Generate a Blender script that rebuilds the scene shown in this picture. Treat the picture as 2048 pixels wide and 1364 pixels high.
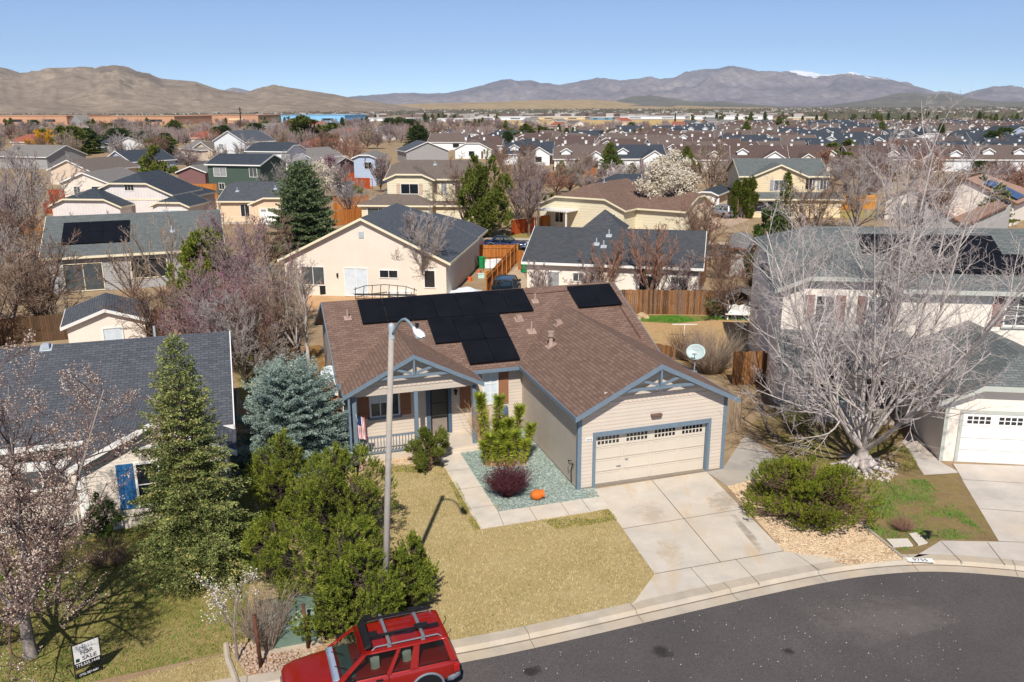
import bpy, math, random
import numpy as np
from mathutils import Matrix, Vector, noise as mnoise

scene = bpy.context.scene
COL = scene.collection
for o in list(bpy.data.objects):
    bpy.data.objects.remove(o)

# ------------------------------------------------------------------ camera
F, PIT, ROL, HC = 1690.0, 0.2711, -0.0048, 14.415
W2, H2 = 1024.0, 682.0
_c, _s, _cr, _sr = math.cos(PIT), math.sin(PIT), math.cos(ROL), math.sin(ROL)


def ray(u, v):
    a, b = u - W2, v - H2
    x, y = a * _cr + b * _sr, -a * _sr + b * _cr
    return (x / F, _c - (y / F) * _s, -_s - (y / F) * _c)


def at(u, v, z=0.0):
    """point of the world, at height z, seen at that place of the photograph"""
    d = ray(u, v)
    t = (z - HC) / d[2]
    return Vector((d[0] * t, d[1] * t, z))


def height(u, vb, vt):
    g = at(u, vb)
    d = ray(u, vt)
    t = math.hypot(g.x, g.y) / math.hypot(d[0], d[1])
    return HC + t * d[2]


cam_data = bpy.data.cameras.new('camera')
cam = bpy.data.objects.new('camera', cam_data)
COL.objects.link(cam)
R_ = Vector((_cr, _sr * _s, _sr * _c))
U_ = Vector((-_sr, _cr * _s, _cr * _c))
B_ = R_.cross(U_)
m4 = Matrix((R_, U_, B_)).transposed().to_4x4()
m4.translation = Vector((0, 0, HC))
cam.matrix_world = m4
cam_data.sensor_width = 36.0
cam_data.lens = F / 2048 * 36
cam_data.clip_start = 0.5
cam_data.clip_end = 60000
scene.camera = cam

# ------------------------------------------------------------------ sky, sun, exposure
world = bpy.data.worlds.new('World')
scene.world = world
world.use_nodes = True
nt = world.node_tree
sky = nt.nodes.new('ShaderNodeTexSky')
sky.sky_type = 'NISHITA'
sky.sun_disc = False
sky.sun_elevation = math.radians(46.5)
sky.sun_rotation = math.radians(182)
sky.altitude = 1400
sky.air_density = 0.45
sky.dust_density = 0.3
sky.ozone_density = 2.0
bg = nt.nodes['Background']
nt.links.new(sky.outputs[0], bg.inputs['Color'])
bg.inputs['Strength'].default_value = 0.14
sun_l = bpy.data.lights.new('sun', 'SUN')
sun_l.energy = 4.9
sun_l.angle = math.radians(0.55)
sun_l.color = (1.0, 0.955, 0.89)
sun = bpy.data.objects.new('sun', sun_l)
COL.objects.link(sun)
sun.rotation_euler = Vector((-0.42, -8.3, 8.8)).to_track_quat('Z', 'Y').to_euler()
scene.view_settings.view_transform = 'Standard'
scene.view_settings.look = 'None'
scene.view_settings.gamma = 1.0
scene.view_settings.exposure = 0.17
scene.cycles.max_bounces = 5
scene.cycles.transparent_max_bounces = 6
scene.cycles.volume_bounces = 0
scene.cycles.use_denoising = True


# ------------------------------------------------------------------ helpers
def L_(c):
    return tuple(((x / 12.92) if x <= 0.04045 else ((x + 0.055) / 1.055) ** 2.4) for x in c)


def hx(h):
    return L_(tuple(int(h[i:i + 2], 16) / 255 for i in (0, 2, 4)))


def tag(o, label=None, cat=None, group=None, kind=None):
    if label:
        o['label'] = label
    if cat:
        o['category'] = cat
    if group:
        o['group'] = group
    if kind:
        o['kind'] = kind
    return o


def empty(name, loc, rz=0.0, label=None, cat=None, group=None):
    o = bpy.data.objects.new(name, None)
    o.empty_display_size = 0.2
    COL.objects.link(o)
    o.location = loc
    o.rotation_euler = (0, 0, rz)
    return tag(o, label, cat, group)


def copy_tree(o, parent=None):
    c = o.copy()
    COL.objects.link(c)
    if parent:
        c.parent = parent
    for ch in o.children:
        copy_tree(ch, c)
    return c


def add_uv(me):
    """metre-sized uv on every face: u runs level, v runs up the face"""
    nl = len(me.loops)
    npol = len(me.polygons)
    if not nl:
        return
    co = np.empty(len(me.vertices) * 3, 'f')
    me.vertices.foreach_get('co', co)
    co = co.reshape(-1, 3)
    no = np.empty(npol * 3, 'f')
    me.polygons.foreach_get('normal', no)
    no = no.reshape(-1, 3)
    lt = np.empty(npol, 'i')
    me.polygons.foreach_get('loop_total', lt)
    vi = np.empty(nl, 'i')
    me.loops.foreach_get('vertex_index', vi)
    flat = np.abs(no[:, 2]) > 0.995
    t = np.stack([-no[:, 1], no[:, 0], np.zeros(npol)], 1)
    ln = np.linalg.norm(t, axis=1)
    t[flat] = (1, 0, 0)
    ln[flat] = 1
    t /= ln[:, None]
    b = np.cross(no, t)
    sg = np.where(b[:, 2] < -1e-6, -1.0, 1.0)
    sg[flat] = np.where(b[flat][:, 1] < 0, -1.0, 1.0)
    b *= sg[:, None]
    t = np.repeat(t, lt, 0)
    b = np.repeat(b, lt, 0)
    p = co[vi]
    uv = np.stack([(p * t).sum(1), (p * b).sum(1)], 1).astype('f')
    l = me.uv_layers.new(name='uv')
    l.data.foreach_set('uv', uv.ravel())


class MB:
    def __init__(self):
        self.v, self.f, self.m = [], [], []

    def add(self, vs, fs, mi=0):
        n = len(self.v)
        self.v += [tuple(v) for v in vs]
        self.f += [tuple(i + n for i in f) for f in fs]
        self.m += [mi] * len(fs)
        return self

    def poly(self, pts, mi=0):
        return self.add(pts, [tuple(range(len(pts)))], mi)

    def box(self, x0, x1, y0, y1, z0, z1, mi=0):
        vs = [(x0, y0, z0), (x1, y0, z0), (x1, y1, z0), (x0, y1, z0), (x0, y0, z1), (x1, y0, z1), (x1, y1, z1), (x0, y1, z1)]
        return self.add(vs, [(3, 2, 1, 0), (4, 5, 6, 7), (0, 1, 5, 4), (1, 2, 6, 5), (2, 3, 7, 6), (3, 0, 4, 7)], mi)

    def prism(self, pts, d, mi=0):
        n = len(pts)
        d = Vector(d)
        a = [Vector(p) for p in pts]
        vs = a + [p + d for p in a]
        fs = [tuple(range(n))[::-1], tuple(range(n, 2 * n))] + [(i, (i + 1) % n, n + (i + 1) % n, n + i) for i in range(n)]
        return self.add(vs, fs, mi)

    def beam(self, p, q, w, h, mi=0):
        """bar from p to q, w wide (level) and h high, centred"""
        p, q = Vector(p), Vector(q)
        d = (q - p).normalized()
        s = d.cross(Vector((0, 0, 1)))
        if s.length < 1e-4:
            s = Vector((1, 0, 0))
        s.normalize()
        up = s.cross(d).normalized()
        s, up = s * w / 2, up * h / 2
        vs = [p - s - up, p + s - up, p + s + up, p - s + up, q - s - up, q + s - up, q + s + up, q - s + up]
        return self.add(vs, [(0, 1, 2, 3), (7, 6, 5, 4), (0, 4, 5, 1), (1, 5, 6, 2), (2, 6, 7, 3), (3, 7, 4, 0)], mi)

    def board(self, p, q, h, t, out, drop=0.0, mi=0):
        """trim board hanging from the edge p-q, on its outer side"""
        p, q = Vector(p), Vector(q)
        o = Vector(out).normalized()
        a, b = o * 0.003, o * (t + 0.003)
        dz = Vector((0, 0, h))
        up = Vector((0, 0, drop))
        vs = [p + a - dz, q + a - dz, q + a + up, p + a + up, p + b - dz, q + b - dz, q + b + up, p + b + up]
        return self.add(vs, [(0, 1, 2, 3), (7, 6, 5, 4), (0, 4, 5, 1), (1, 5, 6, 2), (2, 6, 7, 3), (3, 7, 4, 0)], mi)

    def tube(self, p, q, r0, r1=None, n=8, mi=0, cap=True):
        r1 = r0 if r1 is None else r1
        p, q = Vector(p), Vector(q)
        d = (q - p).normalized()
        a = d.orthogonal().normalized()
        b = d.cross(a)
        vs, fs = [], []
        for c, r in ((p, r0), (q, r1)):
            for i in range(n):
                t = 2 * math.pi * i / n
                vs.append(c + (a * math.cos(t) + b * math.sin(t)) * r)
        fs = [(i, (i + 1) % n, n + (i + 1) % n, n + i) for i in range(n)]
        if cap:
            fs += [tuple(range(n))[::-1], tuple(range(n, 2 * n))]
        return self.add(vs, fs, mi)

    def path(self, pts, rs, n=8, mi=0):
        pts = [Vector(p) for p in pts]
        if not hasattr(rs, '__len__'):
            rs = [rs] * len(pts)
        vs = []
        a = None
        for i, p in enumerate(pts):
            d = (pts[min(i + 1, len(pts) - 1)] - pts[max(i - 1, 0)]).normalized()
            a = d.orthogonal().normalized() if a is None else (a - d * a.dot(d)).normalized()
            b = d.cross(a)
            for k in range(n):
                t = 2 * math.pi * k / n
                vs.append(p + (a * math.cos(t) + b * math.sin(t)) * rs[i])
        fs = []
        for i in range(len(pts) - 1):
            for k in range(n):
                fs.append((i * n + k, i * n + (k + 1) % n, (i + 1) * n + (k + 1) % n, (i + 1) * n + k))
        fs += [tuple(range(n))[::-1], tuple(range((len(pts) - 1) * n, len(pts) * n))]
        return self.add(vs, fs, mi)

    def lathe(self, prof, c=(0, 0, 0), n=20, mi=0, axis=None):
        """prof: (radius, height) pairs, turned about z (or about axis) at c"""
        vs, fs = [], []
        m = Matrix.Identity(3) if axis is None else Vector(axis).to_track_quat('Z', 'Y').to_matrix()
        for r, z in prof:
            for i in range(n):
                t = 2 * math.pi * i / n
                vs.append(m @ Vector((r * math.cos(t), r * math.sin(t), z)) + Vector(c))
        for j in range(len(prof) - 1):
            for i in range(n):
                fs.append((j * n + i, j * n + (i + 1) % n, (j + 1) * n + (i + 1) % n, (j + 1) * n + i))
        return self.add(vs, fs, mi)

    def build(self, name, mats, parent=None, smooth=False, uv=True, bevel=0, auto=False):
        me = bpy.data.meshes.new(name)
        me.from_pydata(self.v, [], self.f)
        if not isinstance(mats, (list, tuple)):
            mats = [mats]
        for m in mats:
            if m:
                me.materials.append(m)
        if any(self.m):
            me.polygons.foreach_set('material_index', self.m)
        me.update()
        if uv:
            add_uv(me)
        if smooth or auto:
            me.polygons.foreach_set('use_smooth', [True] * len(me.polygons))
            if auto:
                me.set_sharp_from_angle(angle=math.radians(35))
        o = bpy.data.objects.new(name, me)
        COL.objects.link(o)
        if parent:
            o.parent = parent
        if bevel:
            bv = o.modifiers.new('bevel', 'BEVEL')
            bv.width = bevel
            bv.segments = 2
            bv.limit_method = 'ANGLE'
        return o


def npmesh(name, V, Fc, mats, parent=None, smooth=False, mi=None, link=True):
    """fast mesh from a vertex array and an (n, k) face array"""
    me = bpy.data.meshes.new(name)
    nf, k = Fc.shape
    me.vertices.add(len(V))
    me.vertices.foreach_set('co', np.ascontiguousarray(V, 'f').ravel())
    me.loops.add(nf * k)
    me.loops.foreach_set('vertex_index', np.ascontiguousarray(Fc, 'i').ravel())
    me.polygons.add(nf)
    me.polygons.foreach_set('loop_start', np.arange(0, nf * k, k, dtype='i'))
    if not isinstance(mats, (list, tuple)):
        mats = [mats]
    for m in mats:
        me.materials.append(m)
    if mi is not None:
        me.polygons.foreach_set('material_index', np.ascontiguousarray(mi, 'i'))
    if smooth:
        me.polygons.foreach_set('use_smooth', np.ones(nf, bool))
    me.update(calc_edges=True)
    o = bpy.data.objects.new(name, me)
    if link:
        COL.objects.link(o)
    if parent:
        o.parent = parent
    return o


def to_vis(o):
    return o


# ------------------------------------------------------------------ materials
_mc = {}


def new_mat(name):
    m = bpy.data.materials.new(name)
    m.use_nodes = True
    n = m.node_tree
    b = n.nodes['Principled BSDF']
    return m, n, b


def N(n, t, **kw):
    x = n.nodes.new(t)
    for k, v in kw.items():
        if k in x.inputs:
            x.inputs[k].default_value = v
        else:
            setattr(x, k, v)
    return x


def ramp(n, fac, stops):
    r = n.nodes.new('ShaderNodeValToRGB')
    el = r.color_ramp.elements
    while len(el) < len(stops):
        el.new(0.5)
    for e, (p, c) in zip(el, stops):
        e.position = p
        e.color = (*c, 1) if len(c) == 3 else c
    n.links.new(fac, r.inputs[0])
    return r.outputs[0]


def mixc(n, fac, a, b, mode='MIX'):
    x = n.nodes.new('ShaderNodeMix')
    x.data_type = 'RGBA'
    x.blend_type = mode
    for s, v in ((0, fac), (6, a), (7, b)):
        if hasattr(v, 'is_linked') or isinstance(v, bpy.types.NodeSocket):
            n.links.new(v, x.inputs[s])
        else:
            x.inputs[s].default_value = v if s == 0 else (*v[:3], 1)
    return x.outputs[2]


def nmath(n, op, a, b=None, c=None):
    x = n.nodes.new('ShaderNodeMath')
    x.operation = op
    for i, v in enumerate((a, b, c)):
        if v is None:
            continue
        if isinstance(v, bpy.types.NodeSocket):
            n.links.new(v, x.inputs[i])
        else:
            x.inputs[i].default_value = v
    return x.outputs[0]


def noise(n, scale, detail=4, vec=None, rough=0.6, sc3=None):
    t = N(n, 'ShaderNodeTexNoise')
    t.inputs['Scale'].default_value = scale
    t.inputs['Detail'].default_value = detail
    t.inputs['Roughness'].default_value = rough
    if vec is None:
        vec = n.nodes.new('ShaderNodeTexCoord').outputs['Object']
    if sc3:
        mp = n.nodes.new('ShaderNodeMapping')
        mp.inputs['Scale'].default_value = sc3
        n.links.new(vec, mp.inputs[0])
        vec = mp.outputs[0]
    n.links.new(vec, t.inputs['Vector'])
    return t.outputs['Fac']


def bump(n, b, h, strength=0.5, dist=0.02):
    x = N(n, 'ShaderNodeBump')
    x.inputs['Strength'].default_value = strength
    x.inputs['Distance'].default_value = dist
    n.links.new(h, x.inputs['Height'])
    n.links.new(x.outputs[0], b.inputs['Normal'])


def dark(c, f):
    return tuple(x * f for x in c[:3])


def plain(name, c, rough=0.7, metal=0.0, var=0.12, scale=3.0, spec=0.3, bmp=0.0, coat=0.0):
    key = (name,)
    if key in _mc:
        return _mc[key]
    m, n, b = new_mat(name)
    f = noise(n, scale, 5)
    f2 = nmath(n, 'MULTIPLY_ADD', f, 2.2, -0.6)
    n.links.new(mixc(n, f2, dark(c, 1 - var), dark(c, 1 + var)), b.inputs['Base Color'])
    b.inputs['Roughness'].default_value = rough
    b.inputs['Metallic'].default_value = metal
    b.inputs['Specular IOR Level'].default_value = spec
    b.inputs['Coat Weight'].default_value = coat
    if bmp:
        bump(n, b, noise(n, scale * 12, 3), bmp, 0.01)
    _mc[key] = m
    return m


def uvxy(n):
    tc = n.nodes.new('ShaderNodeTexCoord')
    s = n.nodes.new('ShaderNodeSeparateXYZ')
    n.links.new(tc.outputs['UV'], s.inputs[0])
    return tc.outputs['UV'], s.outputs[0], s.outputs[1]


def siding(name, c, gap=0.15, vertical=False, var=0.07):
    m, n, b = new_mat(name)
    uv, x, y = uvxy(n)
    k = x if vertical else y
    fr = nmath(n, 'FRACT', nmath(n, 'DIVIDE', k, gap))
    f = noise(n, 1.2, 6)
    col = mixc(n, nmath(n, 'MULTIPLY_ADD', f, 2, -0.5), dark(c, 1 - var), dark(c, 1 + var))
    if not vertical:
        rowid = nmath(n, 'FLOOR', nmath(n, 'DIVIDE', k, gap))
        wn = N(n, 'ShaderNodeTexWhiteNoise', noise_dimensions='1D')
        n.links.new(rowid, wn.inputs['W'])
        col = mixc(n, nmath(n, 'MULTIPLY', wn.outputs[0], 0.5), col, dark(c, 1 - var * 0.8))
    if vertical:
        h = nmath(n, 'GREATER_THAN', fr, 0.14)
        dark_line = nmath(n, 'LESS_THAN', fr, 0.14)
        col = mixc(n, nmath(n, 'MULTIPLY', dark_line, 0.35), col, dark(c, 0.7))
        bump(n, b, h, 0.6, 0.02)
    else:
        dark_line = nmath(n, 'GREATER_THAN', fr, 0.9)  # shade under each lap edge, put into the colour as a thin line
        col = mixc(n, nmath(n, 'MULTIPLY', dark_line, 0.5), col, dark(c, 0.5))
        bump(n, b, nmath(n, 'SUBTRACT', 1.0, fr), 0.5, 0.02)
    n.links.new(col, b.inputs['Base Color'])
    b.inputs['Roughness'].default_value = 0.65
    b.inputs['Specular IOR Level'].default_value = 0.25
    return m


def shingle(name, c1, c2, c3=None, rowh=0.155, w=0.31, bs=0.8):
    m, n, b = new_mat(name)
    uv, x, y = uvxy(n)
    br = N(n, 'ShaderNodeTexBrick')
    br.offset = 0.43
    br.squash = 1.0
    br.inputs['Scale'].default_value = 1.0
    br.inputs['Brick Width'].default_value = w
    br.inputs['Row Height'].default_value = rowh
    br.inputs['Mortar Size'].default_value = 0.011
    br.inputs['Mortar Smooth'].default_value = 0.1
    br.inputs['Bias'].default_value = 0.0
    br.inputs['Color1'].default_value = (*c1, 1)
    br.inputs['Color2'].default_value = (*c2, 1)
    br.inputs['Mortar'].default_value = (*dark(c1, 0.42), 1)
    n.links.new(uv, br.inputs['Vector'])
    f = noise(n, 0.5, 5)
    g = noise(n, 60, 2)
    col = mixc(n, nmath(n, 'MULTIPLY_ADD', f, 1.1, -0.35), br.outputs['Color'], c3 or dark(c2, 1.2))
    col = mixc(n, 0.22, col, mixc(n, g, dark(c1, 0.55), dark(c2, 1.6)))
    n.links.new(col, b.inputs['Base Color'])
    b.inputs['Roughness'].default_value = 0.9
    b.inputs['Specular IOR Level'].default_value = 0.2
    fr = nmath(n, 'FRACT', nmath(n, 'DIVIDE', y, rowh))
    bump(n, b, nmath(n, 'SUBTRACT', nmath(n, 'SUBTRACT', 1.0, fr), br.outputs['Fac']), bs, 0.015)
    return m


def fencewood(name, c1, c2, c3, bw=0.145):
    m, n, b = new_mat(name)
    uv, x, y = uvxy(n)
    idx = nmath(n, 'FLOOR', nmath(n, 'DIVIDE', x, bw))
    fr = nmath(n, 'FRACT', nmath(n, 'DIVIDE', x, bw))
    wn = N(n, 'ShaderNodeTexWhiteNoise', noise_dimensions='1D')
    n.links.new(idx, wn.inputs['W'])
    col = ramp(n, wn.outputs[0], [(0.0, c1), (0.45, c2), (1.0, c3)])
    st = noise(n, 1.0, 5, uv, sc3=(26, 1.6, 1))
    col = mixc(n, nmath(n, 'MULTIPLY_ADD', st, 1.8, -0.5), col, dark(c1, 0.55))
    n.links.new(col, b.inputs['Base Color'])
    b.inputs['Roughness'].default_value = 0.85
    b.inputs['Specular IOR Level'].default_value = 0.15
    e = nmath(n, 'MULTIPLY', nmath(n, 'GREATER_THAN', fr, 0.07), 1.0)
    bump(n, b, nmath(n, 'ADD', e, nmath(n, 'MULTIPLY', st, 0.3)), 0.8, 0.02)
    return m


def leafmat(name, c1, c2, c3=None, rough=0.75, trans=0.14, spec=0.12):
    m, n, b = new_mat(name)
    g = n.nodes.new('ShaderNodeNewGeometry')
    big = noise(n, 0.9, 3)
    stops = [(0.0, c1), (0.55, c2), (1.0, c3 or c2)]
    clump = noise(n, 4.5, 2)
    mixv = nmath(n, 'ADD', nmath(n, 'MULTIPLY', g.outputs['Random Per Island'], 0.5), nmath(n, 'ADD', nmath(n, 'MULTIPLY_ADD', big, 0.8, -0.3), nmath(n, 'MULTIPLY_ADD', clump, 1.5, -0.7)))
    col = ramp(n, mixv, stops)
    n.links.new(col, b.inputs['Base Color'])
    b.inputs['Roughness'].default_value = rough
    b.inputs['Specular IOR Level'].default_value = spec
    if trans:
        tr = n.nodes.new('ShaderNodeBsdfTranslucent')
        n.links.new(col, tr.inputs[0])
        mx = n.nodes.new('ShaderNodeMixShader')
        mx.inputs[0].default_value = trans
        n.links.new(b.outputs[0], mx.inputs[1])
        n.links.new(tr.outputs[0], mx.inputs[2])
        n.links.new(mx.outputs[0], n.nodes['Material Output'].inputs[0])
    return m


def bark(name, c1, c2, scale=6):
    m, n, b = new_mat(name)
    f = noise(n, scale, 5, sc3=(1, 1, 0.35))
    col = ramp(n, f, [(0.3, c1), (0.62, c2)])
    n.links.new(col, b.inputs['Base Color'])
    b.inputs['Roughness'].default_value = 0.9
    b.inputs['Specular IOR Level'].default_value = 0.1
    return m


def glassmat(name, c=(0.012, 0.016, 0.02), rough=0.06, spec=0.7):
    m, n, b = new_mat(name)
    f = noise(n, 1.4, 2)
    n.links.new(mixc(n, f, dark(c, 0.5), dark(c, 1.7)), b.inputs['Base Color'])
    b.inputs['Roughness'].default_value = rough
    b.inputs['Specular IOR Level'].default_value = spec
    return m


def ground_mat(name, cols, scale, detail_scale=9, fine=60, bs=0.5, spots=None):
    """cols: list of (position, colour) along a patchy noise"""
    m, n, b = new_mat(name)
    f = noise(n, scale, 8, rough=0.65)
    col = ramp(n, f, cols)
    g = noise(n, detail_scale, 6, rough=0.7)
    col = mixc(n, 0.55, col, ramp(n, g, [(0.3, dark(cols[0][1], 0.7)), (0.7, dark(cols[-1][1], 1.25))]))
    h = noise(n, fine, 3, rough=0.7)
    col = mixc(n, nmath(n, 'MULTIPLY_ADD', h, 1.6, -0.55), col, dark(cols[0][1], 0.55))
    if spots:
        k = noise(n, spots[0], 6, rough=0.6)
        mk = ramp(n, k, [(spots[1], (0, 0, 0)), (spots[2], (1, 1, 1))])
        col = mixc(n, mk, col, spots[3])
    n.links.new(col, b.inputs['Base Color'])
    b.inputs['Roughness'].default_value = 0.95
    b.inputs['Specular IOR Level'].default_value = 0.1
    bump(n, b, h, bs, 0.03)
    return m


def gravel_mat(name, cols, scale=22, dirt=None):
    m, n, b = new_mat(name)
    tc = n.nodes.new('ShaderNodeTexCoord')
    v = N(n, 'ShaderNodeTexVoronoi')
    v.inputs['Scale'].default_value = scale
    n.links.new(tc.outputs['Object'], v.inputs['Vector'])
    s = n.nodes.new('ShaderNodeSeparateColor')
    n.links.new(v.outputs['Color'], s.inputs[0])
    col = ramp(n, s.outputs[0], cols)
    if dirt:
        k = noise(n, dirt[0], 5)
        col = mixc(n, ramp(n, k, [(dirt[1], (0, 0, 0)), (dirt[2], (1, 1, 1))]), col, dirt[3])
    n.links.new(col, b.inputs['Base Color'])
    b.inputs['Roughness'].default_value = 0.9
    bump(n, b, nmath(n, 'SUBTRACT', 1.0, v.outputs['Distance']), 1.0, 0.04)
    return m


def concrete(name, c, stain=None, scale=0.8):
    m, n, b = new_mat(name)
    f = noise(n, scale, 8, rough=0.65)
    g = noise(n, 30, 5, rough=0.7)
    col = mixc(n, nmath(n, 'MULTIPLY_ADD', f, 3.0, -1.0), dark(c, 0.8), dark(c, 1.1))
    col = mixc(n, nmath(n, 'MULTIPLY_ADD', g, 1.2, -0.35), col, dark(c, 0.72))
    w_ = noise(n, scale * 0.45, 4)
    col = mixc(n, nmath(n, 'MULTIPLY_ADD', w_, 2.4, -1.05), col, (c[0] * 1.02, c[1] * 0.93, c[2] * 0.8))
    if stain:
        k = noise(n, 0.9, 3, rough=0.5, sc3=(1.6, 0.45, 1))
        col = mixc(n, ramp(n, k, [(0.56, (0, 0, 0)), (0.74, (0.7, 0.7, 0.7))]), col, stain)
    n.links.new(col, b.inputs['Base Color'])
    b.inputs['Roughness'].default_value = 0.88
    b.inputs['Specular IOR Level'].default_value = 0.2
    bump(n, b, g, 0.25, 0.006)
    return m


M = {}
M['shingle_brown'] = shingle('shingle_brown', hx('664f44'), hx('846c5e'), hx('775f53'))
M['shingle_charcoal'] = shingle('shingle_charcoal', hx('44464c'), hx('5d5f64'), hx('57585c'))
M['shingle_slate'] = shingle('shingle_slate', hx('454950'), hx('5d6168'), hx('53575d'))
M['shingle_green'] = shingle('shingle_green', hx('575b5a'), hx('727674'), hx('656967'))
M['shingle_navy'] = shingle('shingle_navy', hx('33383f'), hx('474d55'), hx('3d434b'))
M['shingle_dark'] = shingle('shingle_dark', hx('414346'), hx('535558'), hx('4a4c4f'))
M['shingle_town'] = shingle('shingle_town', hx('4f403b'), hx('685650'), hx('5b4b45'))
M['shingle_taupe'] = shingle('shingle_taupe', hx('645952'), hx('7b6f66'), hx('6f645c'))
M['shingle_tan'] = shingle('shingle_tan', hx('9b7866'), hx('b18f7b'), hx('a58371'))
M['shingle_rust'] = shingle('shingle_rust', hx('8e5040'), hx('a5644f'), hx('9a5947'))
M['shingle_gray'] = shingle('shingle_gray', hx('75706c'), hx('8b8680'), hx('807b76'))
M['tan_siding'] = siding('tan_siding', hx('c9bbab'))
M['cream_siding'] = siding('cream_siding', hx('ddd0c0'))
M['cream_batten'] = siding('cream_batten', hx('d8cfc9'), 0.4, True)
M['peach_batten'] = siding('peach_batten', hx('dcc0a2'), 0.4, True)
M['yellow_siding'] = siding('yellow_siding', hx('d8cdb0'), 0.3)
M['white_siding'] = siding('white_siding', hx('e4e4e2'), 0.3)
M['grey_siding'] = siding('grey_siding', hx('9c9996'), 0.25)
M['olive_siding'] = siding('olive_siding', hx('47564c'), 0.3)
M['blue_siding'] = siding('blue_siding', hx('a9b6c8'), 0.3)
M['mauve_siding'] = siding('mauve_siding', hx('7d5a58'), 0.3)
M['stucco_pink'] = plain('stucco_pink', hx('d8cdbd'), 0.95, var=0.05, scale=0.8, bmp=0.4)
M['stucco_cream'] = plain('stucco_cream', hx('e6dbcc'), 0.95, var=0.05, scale=0.8, bmp=0.4)
M['stucco_tan'] = plain('stucco_tan', hx('cdb9a2'), 0.95, var=0.05, scale=0.8, bmp=0.4)
M['blue_trim'] = plain('blue_trim', hx('6c7b87'), 0.55, var=0.08, scale=5)
M['white_trim'] = plain('white_trim', hx('e2dfd8'), 0.6, var=0.05, scale=5)
M['cream_trim'] = plain('cream_trim', hx('ded2b4'), 0.6, var=0.05, scale=5)
M['sage_trim'] = plain('sage_trim', hx('b3b5ab'), 0.6, var=0.05, scale=5)
M['brown_trim'] = plain('brown_trim', hx('6b4a3a'), 0.7, var=0.1, scale=5)
M['soffit'] = plain('soffit', hx('9c8f83'), 0.8)
M['shutter_brown'] = siding('shutter_brown', hx('95664c'), 0.13, True)
M['shutter_blue'] = siding('shutter_blue', hx('2e6190'), 0.13, True)
M['shutter_rose'] = siding('shutter_rose', hx('95746a'), 0.13, True)
M['shutter_tan'] = siding('shutter_tan', hx('c2a993'), 0.13, True)
M['shutter_grey'] = siding('shutter_grey', hx('8d939c'), 0.13, True)
M['garage_door'] = plain('garage_door', hx('cabfae'), 0.55, var=0.03, scale=1)
M['white_door'] = plain('white_door', hx('e9e6df'), 0.55, var=0.03, scale=1)
M['glass'] = glassmat('glass')
M['glass_soft'] = glassmat('glass_soft', (0.06, 0.07, 0.075), 0.1, 0.7)
M['glass_veil'] = glassmat('glass_veil', (0.25, 0.26, 0.26), 0.12, 0.6)
M['blind'] = plain('blind', hx('c9d2d8'), 0.35, var=0.12, scale=2, spec=0.6)
M['solar'] = glassmat('solar', (0.007, 0.007, 0.009), 0.3, 0.22)
M['solar_blue'] = glassmat('solar_blue', (0.012, 0.03, 0.09), 0.2, 0.6)
M['black'] = plain('black', (0.012, 0.012, 0.013), 0.5)
M['rubber'] = plain('rubber', (0.02, 0.02, 0.02), 0.85)
M['metal'] = plain('metal', hx('9aa0a4'), 0.45, 0.6)
M['galv'] = plain('galv', hx('b9c0c3'), 0.5, 0.3, var=0.1)
M['vent_pink'] = plain('vent_pink', hx('a38a7d'), 0.6, var=0.12, scale=8)
M['fence_grey'] = fencewood('fence_grey', hx('5d4330'), hx('b27b48'), hx('86756a'))
M['fence_orange'] = fencewood('fence_orange', hx('a9652f'), hx('d18b4a'), hx('c27a3c'))
M['fence_red'] = fencewood('fence_red', hx('9c4420'), hx('c05a2a'), hx('ad4d22'))
M['fence_bright'] = fencewood('fence_bright', hx('d48a2a'), hx('eaa53c'), hx('dd942e'))
M['fence_dark'] = fencewood('fence_dark', hx('54402f'), hx('775a41'), hx('65513f'))
M['stump'] = plain('stump', hx('c3b8aa'), 0.9, var=0.25, scale=6, bmp=0.5)
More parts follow.
